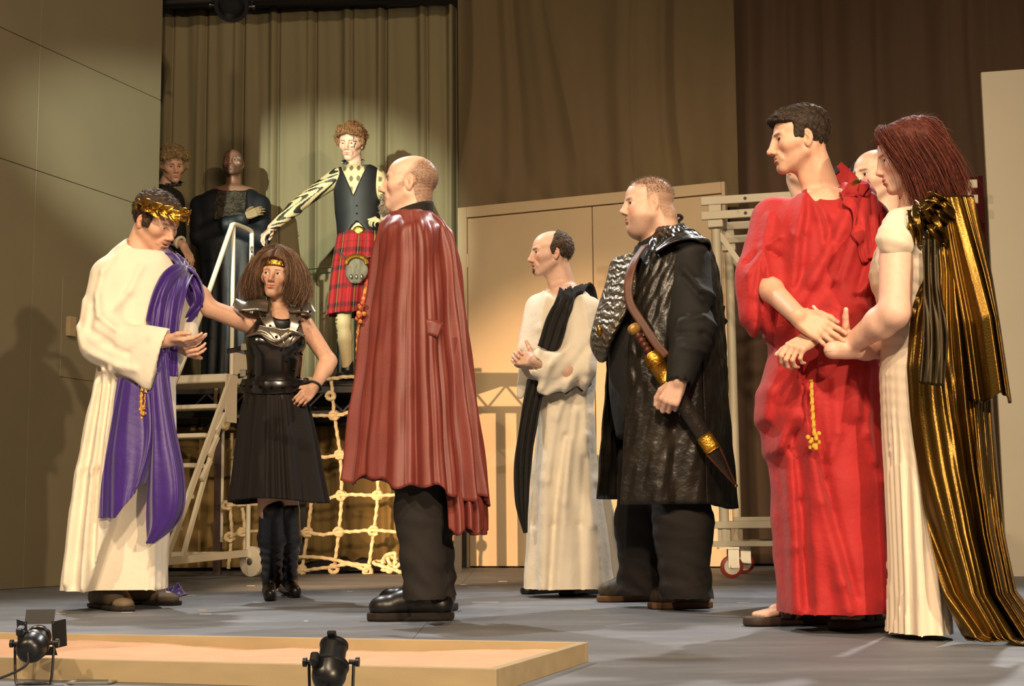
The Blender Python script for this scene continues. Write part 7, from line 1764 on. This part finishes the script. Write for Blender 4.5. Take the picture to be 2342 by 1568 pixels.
def kilt_man():
    d = 11.25; r = new_person('tattooed man in a black vest and red tartan kilt', (P(815, 860, d)[0], d, zdk))
    hd = Head(P(803, 327, d), -103, 14, -3, 1.16, jaw=0.92, gaze=(0, -0.3), open=0.002, nose=0.0, lid=0.65)
    nb = P(812, 392, d+0.02)
    rs = P(770, 405, d-0.02); re = P(695, 458, d-0.06); rw = P(622, 521, d-0.14); ls = P(864, 405, d); le = P(888, 465, d-0.10); lw = P(880, 512, d-0.24)
    H1 = Hand(rw, P(600, 540, d-0.18)-rw, V3(-0.4, -0.3, 0.8), 1, scale=1.1, curls=[(35, 40, 30)]*4, spread=3)
    H2 = Hand(lw, P(868, 505, d-0.28)-lw, V3(0, -0.6, 0.8), -1, scale=1.0, curls=[(45, 60, 40)]*4)
    lo, hi = bbox([hd.c, P(600, 860, d-0.3), P(890, 600, d+0.2)], 0.16); lo[2] = zdk
    k1, k2 = P(785, 735, d-0.06), P(850, 740, d); an1, an2 = P(795, 850, d), P(855, 850, d+0.05)
    an1[2] = an2[2] = zdk+0.10
    def pt(v, col):
        q = hd.loc(v); m = np.zeros(len(v))
        for (x, z, w, h_) in ((-0.040, 0.055, 0.014, 0.003), (-0.046, 0.035, 0.003, 0.020), (-0.052, 0.010, 0.010, 0.003), (-0.050, -0.020, 0.004, 0.014), (-0.035, -0.028, 0.014, 0.003), (-0.056, -0.005, 0.003, 0.010)):
            m = np.maximum(m, np.clip(1.6-np.sqrt(((q[:, 0]-x)/w)**2+((q[:, 2]-z)/h_)**2), 0, 1)*(q[:, 1] > 0.01))
        # arm and chest tattoos: bold flowing bands
        far = q[:, 2] < -0.14
        onr = (v[:, 0] < P(775, 800, d)[0]) & (v[:, 0] > P(625, 800, d)[0])
        ax = unit(rw-rs); s_ = (v-rs) @ ax; sd = (v-rs) @ unit(np.cross(ax, (0, 1, 0)))
        w1 = np.sin(s_*46+6*np.sin(sd*42+s_*9))+0.6*np.sin(s_*24-sd*70)
        tat = (far & onr & (w1 > 0.25)).astype(float)
        ch = (far & ~onr & (v[:, 2] > P(600, 470, d)[2]) & (np.sin((v[:, 0]-hd.c[0])*110)+np.sin(v[:, 2]*70) > 0.8)).astype(float)*0.8
        ch *= (v[:, 0] > P(765, 800, d)[0])
        m = np.clip(np.maximum(np.maximum(m, tat), ch), 0, 1)[:, None]
        base = np.where((far & (v[:, 0] < P(632, 800, d)[0]))[:, None] | ~far[:, None], col, np.array([0.62, 0.50, 0.28]))
        return base*(1-m)+np.array([0.025, 0.025, 0.02])*m
    make_body(r, hd, [(neckf(hd, nb, 0.052, 0.062, 0.028), 0.015), (lambda p: s_loft(p, LPX([(383, 792, 838, 0.08), (398, 772, 862, 0.11), (450, 775, 865, 0.125), (540, 782, 862, 0.12), (640, 780, 865, 0.13)], d)), 0.04),
                      (arm_field(rs, re, rw, (0.072, 0.056, 0.038)), 0.03), (arm_field(ls, le, lw, (0.068, 0.055, 0.038)), 0.03), (leg_field(P(795, 640, d), k1, an1), 0.02), (leg_field(P(845, 640, d), k2, an2), 0.02)], [H1, H2], SKIN_P, lo, hi, 0.014, 0.0045, paint=pt, hand_h=0.0045, cheek=0.6,
              extra_fine=[(np.minimum(rs, rw)-0.06, np.maximum(rs, rw)+0.08, 0.0055)], brow=(0.15, 0.07, 0.03))
    hd.eyes(r, (0.05, 0.035, 0.02))
    th = lambda q: hairline(q, 0.060, ysb=0.034, nape=-0.06, side=-0.01)*(0.020+0.010*np.clip(q[:, 2]/0.1, 0, 1))*(1+0.35*n3(q, 90, 3))-0.012*(hairline(q, 0.060, ysb=0.034, nape=-0.06, side=-0.01) < 0.05)
    make_hair(r, hd, th, (0.20, 0.095, 0.04), h=0.004, strands=1800, slen=0.022, lift=0.6, bend=1.2, segs=3, seed=51, noise=0.004, srad=0.0014, tip=(0.4, 0.22, 0.1))
    spiked_collar(r, hd, -0.125, 0.064, M_rubber)
    M_vest = mat('black_vest', lin('191a1c'), rough=0.6, var=0.15)
    vf = lambda p: s_loft(p, LPX([(378, 782, 850, 0.09), (392, 768, 868, 0.125), (440, 764, 872, 0.15), (500, 768, 870, 0.145), (541, 772, 872, 0.145)], d), 2.1)
    ax_, az_ = P(812, 455, d)[0], P(812, 455, d)[2]
    vcut = lambda p: np.maximum(np.abs(p[:, 0]-ax_-0.0)-np.clip((p[:, 2]-az_)*0.42, 0, 1), p[:, 1]-(d-0.03))
    vcut2 = lambda p: np.maximum(np.abs(p[:, 0]-P(820, 800, d)[0])-np.clip((P(600, 515, d)[2]-p[:, 2])*0.9, 0, 1), p[:, 1]-(d-0.03))
    garment(r, 'vest', [(vf, 0)], M_vest, V3(P(740, 800, d)[0], d-0.25, P(600, 541, d)[2]), V3(P(895, 800, d)[0], d+0.25, P(600, 378, d)[2]), 0.009, lambda p: 0.003*n3(p, 20, 3), cut=[vcut, vcut2, lambda p: s_ell(p, hd.w((0, 0.0, -0.15)), (0.11, 0.12, 0.10))], shell=0.03)
    for k in range(3): MB().ball(surf(vf, 816, 470+k*18, d-0.4, d+0.1, 0.004), 0.007, 5).build('button', M_stud, r, True)
    MB().ball(P(820, 526, d-0.15), (0.045, 0.012, 0.035), 8).build('belt_buckle', M_goldf, r, True)
    # kilt
    m = bpy.data.materials.new('red_tartan'); m.use_nodes = True; nt = m.node_tree; N = nt.nodes; K = nt.links; bs = N['Principled BSDF']; bs.inputs['Roughness'].default_value = 0.85
    at = N.new('ShaderNodeAttribute'); at.attribute_name = 'Col'; nzz = N.new('ShaderNodeTexNoise'); nzz.inputs['Scale'].default_value = 120
    mx = N.new('ShaderNodeMix'); mx.data_type = 'RGBA'; mx.blend_type = 'MULTIPLY'; mx.inputs[0].default_value = 0.3; K.new(at.outputs['Color'], mx.inputs[6]); K.new(nzz.outputs['Color'], mx.inputs[7]); K.new(mx.outputs[2], bs.inputs['Base Color'])
    st = LPX([(533, 774, 873, 0.15), (560, 770, 874, 0.155), (620, 762, 872, 0.17), (720, 752, 868, 0.19)], d)
    nu, nv = 260, 90; c = crv(st, nv); T, TT = np.meshgrid(np.linspace(0, 2*math.pi, nu, endpoint=False), np.linspace(0, 1, nv)); fo = (0.003+0.014*TT)*foldwave(T, 16, 81)
    X = np.stack([c[:, 1:2]+(c[:, 3:4]+fo)*np.cos(T), c[:, 2:3]+(c[:, 4:5]+fo)*np.sin(T), np.repeat(c[:, 0:1], nu, 1)], -1)
    uu = (T*0.19/0.145) % 1.0; vv = (X[..., 2]/0.145) % 1.0
    def st_(a): return np.where((a > 0.12) & (a < 0.38), 1.0, 0.0)
    dk1 = 0.5*(st_(uu)+st_(vv)); ln = np.maximum((np.abs(uu-0.70) < 0.03), (np.abs(vv-0.70) < 0.03))*0.6
    colr = np.array([0.42, 0.012, 0.015])*(1-dk1[..., None])+np.array([0.008, 0.012, 0.014])*dk1[..., None]
    colr = colr*(1-ln[..., None])+np.array([0.01, 0.015, 0.012])*ln[..., None]
    yl = (np.abs(uu-0.25) < 0.012)[..., None]; colr = np.where(yl, np.array([0.35, 0.28, 0.06]), colr)
    sheet('kilt', X, m, r, close_u=True, thick=0.006, col=colr.reshape(-1, 3))
    # sporran
    sp = sdf_part(r, 'sporran', lambda p: s_ell(p, P(815, 618, d-0.22), (0.088, 0.035, 0.105))-0.006*n3(p*V3(1, 1, 0.4), 90, 5), P(775, 665, d)-V3(0, .32, 0), P(855, 570, d)+V3(0, -.15, 0), 0.008, mat('grey_fur', lin('6f6857'), 0.9, var=0.5, vscale=40, stretch=(1, 1, 0.3)))
    cant = MB(); cant.tube([P(815, 606, d-0.255)+V3(0.083*math.cos(a), 0, 0.075*math.sin(a)) for a in np.linspace(0.1, math.pi-0.1, 20)], 0.017, 8); cant.build('sporran_cantle', M_brass, sp, True)
    for x in (803, 815, 827): MB().ball(P(x, 632, d-0.26), (0.012, 0.012, 0.02), 6).build('tassel', M_zinc, sp, True)
    for q_ in ([(768, 570, -0.13), (790, 588, -0.20), (803, 590, -0.22)], [(868, 570, -0.10), (845, 585, -0.18), (828, 590, -0.22)]):
        ch = MB(); ch.tube(crv([P(x, y, d+z) for x, y, z in q_], 12), 0.006, 6); ch.build('sporran_chain', M_zinc, r, True)
    for an, tx in ((an1, 785), (an2, 850)): shoe_at(r, an, V3(-0.3, -1, 0), zdk)
    return r
def shoe_at(root, an, dirv, z):
    dv = unit(dirv); b = np.array([an[0], an[1], z]); f = lambda p: smax(smin(s_cone(p, b-dv*0.05+V3(0, 0, 0.05), b+dv*0.15+V3(0, 0, 0.04), 0.048, 0.042), s_cone(p, b+V3(0, 0, 0.05), b+V3(0, 0, 0.16), 0.048, 0.05), 0.03), z+0.002-p[:, 2], 0.004)
    return sdf_part(root, 'boot', f, b-V3(.25, .25, .02), b+V3(.25, .25, .22), 0.009, M_boot)
def dark_man():
    d = 11.75; r = new_person('bald man with crossed arms in a dark blue mesh robe', (P(533, 860, d)[0], d, zdk))
    hd = Head(P(533, 374, d), -90, -10, 2, 1.06, jaw=1.05, lip=1.4, nose=-0.002, lid=0.6)
    nb = P(534, 432, d+0.02)
    lo, hi = bbox([hd.c, P(470, 850, d-0.2), P(600, 700, d+0.2)], 0.17); lo[2] = zdk
    h1w = P(562, 494, d-0.29); H1 = Hand(h1w, P(592, 482, d-0.25)-h1w, V3(0, -1, 0.2), 1, scale=1.0, curls=[(10, 15, 10)]*4, spread=3)
    def pt(v, col):
        q = hd.loc(v); m = np.clip(1.4-np.sqrt(((q[:, 0]+0.058)/0.010)**2+((np.abs(q[:, 2]+0.005)-0.022)/0.008)**2), 0, 1)*(q[:, 1] > 0.0); m = m[:, None]*0.7
        g = np.isin(np.arange(len(v)), []) 
        hand = ((v > H1.lo) & (v < H1.hi)).all(1)[:, None]
        col = np.where(hand, np.array([0.30, 0.22, 0.12]), col)
        return col*(1-m)+np.array([0.45, 0.47, 0.5])*m
    make_body(r, hd, [(neckf(hd, nb, 0.056, 0.068, 0.03), 0.015), (lambda p: s_loft(p, LPX([(425, 508, 560, 0.08), (450, 475, 590, 0.11), (600, 490, 570, 0.12), (850, 500, 560, 0.1)], d)), 0.03)], [H1], SKIN_D, lo, hi, 0.016, 0.0048, paint=pt, brow=(0.015, 0.01, 0.008), lips=(0.16, 0.07, 0.055), cheek=0.0, stubble=(0.03, 0.018, 0.012), stub_a=0.7, hand_h=0.005)
    hd.eyes(r, (0.03, 0.02, 0.015))
    M_navy = mat('navy_robe', lin('12171d'), rough=0.6, var=0.3, vscale=6, bump=0.3, bscale=30)
    M_lace = mat('brown_lace', lin('3a3122'), rough=0.8, var=0.3, vscale=30, col2=lin('15120e'), c2scale=40, c2lo=0.48, c2hi=0.54)
    rows = [(432, 495, 575, 0.10), (446, 462, 592, 0.14), (475, 447, 603, 0.17), (540, 446, 606, 0.19), (600, 462, 596, 0.19), (720, 466, 590, 0.18), (862, 462, 594, 0.19)]
    arms = lambda p: smin(s_chain(p, [P(458, 470, d), P(458, 540, d-0.10), P(552, 500, d-0.25)], [0.09, 0.085, 0.062]), s_chain(p, [P(594, 470, d), P(596, 542, d-0.10), P(520, 512, d-0.24)], [0.09, 0.085, 0.062]), 0.012)
    garment(r, 'robe', [(lambda p: s_loft(p, LPX(rows, d), 2.2), 0.03), (arms, 0.02)], M_navy, V3(P(420, 800, d)[0], d-0.42, zdk+0.02), V3(P(625, 800, d)[0], d+0.3, P(600, 425, d)[2]), 0.013,
            lambda p: 0.006*n3(p*V3(1, 1, 0.5), 14, 4)+0.010*np.sin(np.arctan2(p[:, 1]-d, p[:, 0]-P(530, 800, d)[0])*13)*np.clip((P(600, 560, d)[2]-p[:, 2])/0.4, 0, 1), cut=[lambda p: s_ell(p, P(534, 425, d-0.08), (0.14, 0.16, 0.06))])
    rf = GF[0]
    ribbon(r, 'lace_front', [P(530, 438, d-0.14), P(526, 465, d-0.2), P(524, 500, d-0.26)], [0.24, 0.26, 0.24], M_lace, V3(1, 0, 0), over=rf, gap=0.006, n=20, nw=24, folds=0.003, nf=5)
    return r
def punk():
    d = 11.5; r = new_person('blond man in a spiked collar leaning on the deck rail', (P(370, 860, d)[0], d, zdk))
    hd = Head(P(395, 379, d), -62, 16, 6, 1.12, jaw=0.95, gaze=(0.2, -0.1), brow=1.2, lid=0.65)
    nb = P(372, 440, d+0.05); re = P(352, 530, d-0.05); rs = P(338, 450, d); rw = P(412, 550, d-0.22)
    H1 = Hand(P(420, 562, d-0.24), P(440, 600, d-0.28)-P(420, 562, d-0.24), V3(0.7, -0.5, 0.4), 1, scale=1.12, curls=[(20, 25, 20)]*4)
    lo, hi = bbox([hd.c, P(330, 850, d-0.3), P(440, 700, d+0.2)], 0.17); lo[2] = zdk
    make_body(r, hd, [(neckf(hd, nb, 0.052, 0.062, 0.028), 0.015), (lambda p: s_loft(p, LPX([(435, 345, 400, 0.08), (460, 325, 420, 0.12), (560, 340, 420, 0.12), (700, 345, 420, 0.12)], d)), 0.03), (arm_field(rs, re, P(420, 562, d-0.24), (0.06, 0.05, 0.036)), 0.03),
                      (leg_field(P(370, 700, d), P(380, 770, d), P(380, 850, d)), 0.02)], [H1], SKIN_L, lo, hi, 0.016, 0.0045, hand_h=0.0045, brow=(0.08, 0.05, 0.02))
    hd.eyes(r, (0.05, 0.035, 0.02))
    msk = lambda q: hairline(q, 0.064, ysb=0.030, nape=-0.07, side=-0.02)
    make_hair(r, hd, lambda q: msk(q)*(0.026+0.012*np.clip(q[:, 2]/0.1, 0, 1))*(1+0.3*n3(q, 70, 3))-0.012*(msk(q) < 0.05), (0.28, 0.19, 0.085), h=0.0045, strands=2600, slen=0.03, lift=0.22, bend=0.8, segs=3, seed=52, noise=0.004, srad=0.0015, tip=(0.5, 0.38, 0.2))
    spiked_collar(r, hd, -0.125, 0.066, M_rubber)
    garment(r, 'jacket', [(lambda p: s_loft(p, LPX([(428, 346, 398, 0.10), (442, 326, 415, 0.14), (480, 318, 424, 0.17), (600, 325, 425, 0.17), (680, 335, 430, 0.17)], d), 2.1), 0.03), (lambda p: s_cone(p, rs, re, 0.08, 0.07), 0.04), (lambda p: s_cone(p, re, P(398, 544, d-0.18), 0.07, 0.055), 0.03)], M_vest_(), V3(P(290, 800, d)[0], d-0.35, P(600, 690, d)[2]), V3(P(460, 800, d)[0], d+0.28, P(600, 420, d)[2]), 0.012, lambda p: 0.005*n3(p, 18, 3), cut=[lambda p: s_ell(p, hd.w((0, 0.02, -0.16)), (0.09, 0.10, 0.06))])
    for nm, c0, m_ in (('wrist_cuff', P(404, 547, d-0.20), M_rubber), ('bracelet', P(412, 554, d-0.22), M_whiteD)):
        n_ = unit(P(420, 562, d-0.24)-re); s1 = unit(np.cross(n_, (0, 0, 1))); s2 = np.cross(n_, s1)
        MB().tube([c0+0.043*(math.cos(a)*s1+math.sin(a)*s2) for a in np.linspace(0, 6.28, 20)[:-1]], 0.013, 7, closed=True).build(nm, m_, r, True)
    garment(r, 'trousers', [(lambda p: s_cone(p, P(395, 660, d), P(412, 730, d-0.22), 0.12, 0.10), 0.03), (lambda p: s_cone(p, P(412, 730, d-0.22), P(400, 850, d-0.15), 0.10, 0.07), 0.03), (lambda p: s_cone(p, P(365, 660, d), P(365, 850, d), 0.12, 0.08), 0.03)], mat('dark_jeans', lin('15191e'), 0.8, var=0.2), V3(P(310, 800, d)[0], d-0.42, zdk+0.04), V3(P(470, 800, d)[0], d+0.25, P(600, 630, d)[2]), 0.014, lambda p: 0.004*n3(p, 20, 8))
    # studded chain detail on the hip
    b = MB(); b.tube(crv([P(402, 575, d-0.2), P(412, 600, d-0.22), P(405, 620, d-0.2)], 12), 0.008, 6); b.build('hip_chain', M_zinc, r, True)
    for x_ in (366, 400): shoe_at(r, P(x_, 850, d-0.1), V3(0.3, -1, 0), zdk)
    return r
def M_vest_(): return mat('dark_jacket', lin('1c1d18'), rough=0.6, var=0.25)
kilt_man(); dark_man(); punk()

# ================================================================== onlookers hidden behind the red robe
def behind(label, c, d, az, s_, robe, w, hair=None, hc=(0.02, 0.012, 0.008), skin=SKIN_P, dome=None, rows0=None, nod=0):
    r = new_person(label, (P(c[0], c[1], d)[0]+0.03, d, 0)); hd = Head(P(c[0], c[1], d), az, nod, 0, s_)
    nb = hd.c+V3(0.03, 0, -0.20); lo, hi = bbox([hd.c, hd.c-V3(0, 0, 0.4)], 0.2); lo[2] = 0.05
    make_body(r, hd, [(neckf(hd, nb, 0.054, 0.064, 0.028), 0.015), (lambda p: s_loft(p, [(nb[2]+0.01, nb[0], d, 0.06, 0.06, 0), (nb[2]-0.10, nb[0], d, 0.14, 0.09, 0), (nb[2]-0.5, nb[0], d, 0.13, 0.1, 0), (0.06, nb[0], d, 0.11, 0.1, 0)]), 0.03)], [], skin, lo, hi, 0.02, 0.0034, hairmask=dome, hair_c=(0.35, 0.26, 0.19), stubble=(0.35, 0.24, 0.18), stub_a=0.3)
    hd.eyes(r, (0.05, 0.04, 0.03))
    if hair: make_hair(r, hd, lambda q: hairline(q, 0.06, ysb=0.035, nape=-0.08)*0.03*(1+0.3*n3(q, 80, 2))-0.012*(hairline(q, 0.06, ysb=0.035, nape=-0.08) < 0.05), hc, h=0.0045, strands=900, slen=0.02, lift=0.6, seed=61)
    z0 = nb[2]
    garment(r, 'robe', [(lambda p: s_loft(p, [(z0+0.02, nb[0], d, 0.085, 0.085, 0), (z0-0.04, nb[0], d, 0.15, 0.12, 0), (z0-0.12, nb[0], d, w*0.98, 0.14, 0), (z0-0.5, nb[0], d, w, 0.15, 0), (0.9, nb[0], d, w*0.9, 0.15, 0), (0.03, nb[0], d, w, 0.17, 0)], 2.1), 0.02)], robe, V3(nb[0]-w-0.06, d-0.25, 0.03), V3(nb[0]+w+0.06, d+0.25, z0+0.05), 0.014, lambda p: 0.006*np.sin(np.arctan2(p[:, 1]-d, p[:, 0]-nb[0])*12)+0.003*n3(p, 18, 5), cut=[lambda p: s_ell(p, nb+V3(-0.0, -0.02, 0.05), (0.09, 0.1, 0.06))])
    for sx in (-0.09, 0.09): shoe_at(r, V3(nb[0]+sx, d, 0), V3(-0.5, -1, 0), 0.0)
    return r
behind('shaven-headed man in dark clothes standing behind the red robed man', (2004, 406), 5.75, 205, 1.0, M_coat, 0.19, dome=lambda q: 0.35*hairline(q, 0.07, ysb=0.03, nape=-0.09))
behind('person mostly hidden behind the red robed man\'s neck', (1838, 382), 6.3, -60, 0.98, M_blackc, 0.15)
behind('person with dark hair hidden behind the shaven-headed man', (1985, 428), 6.6, -90, 0.95, M_blackc, 0.14, hair=True)
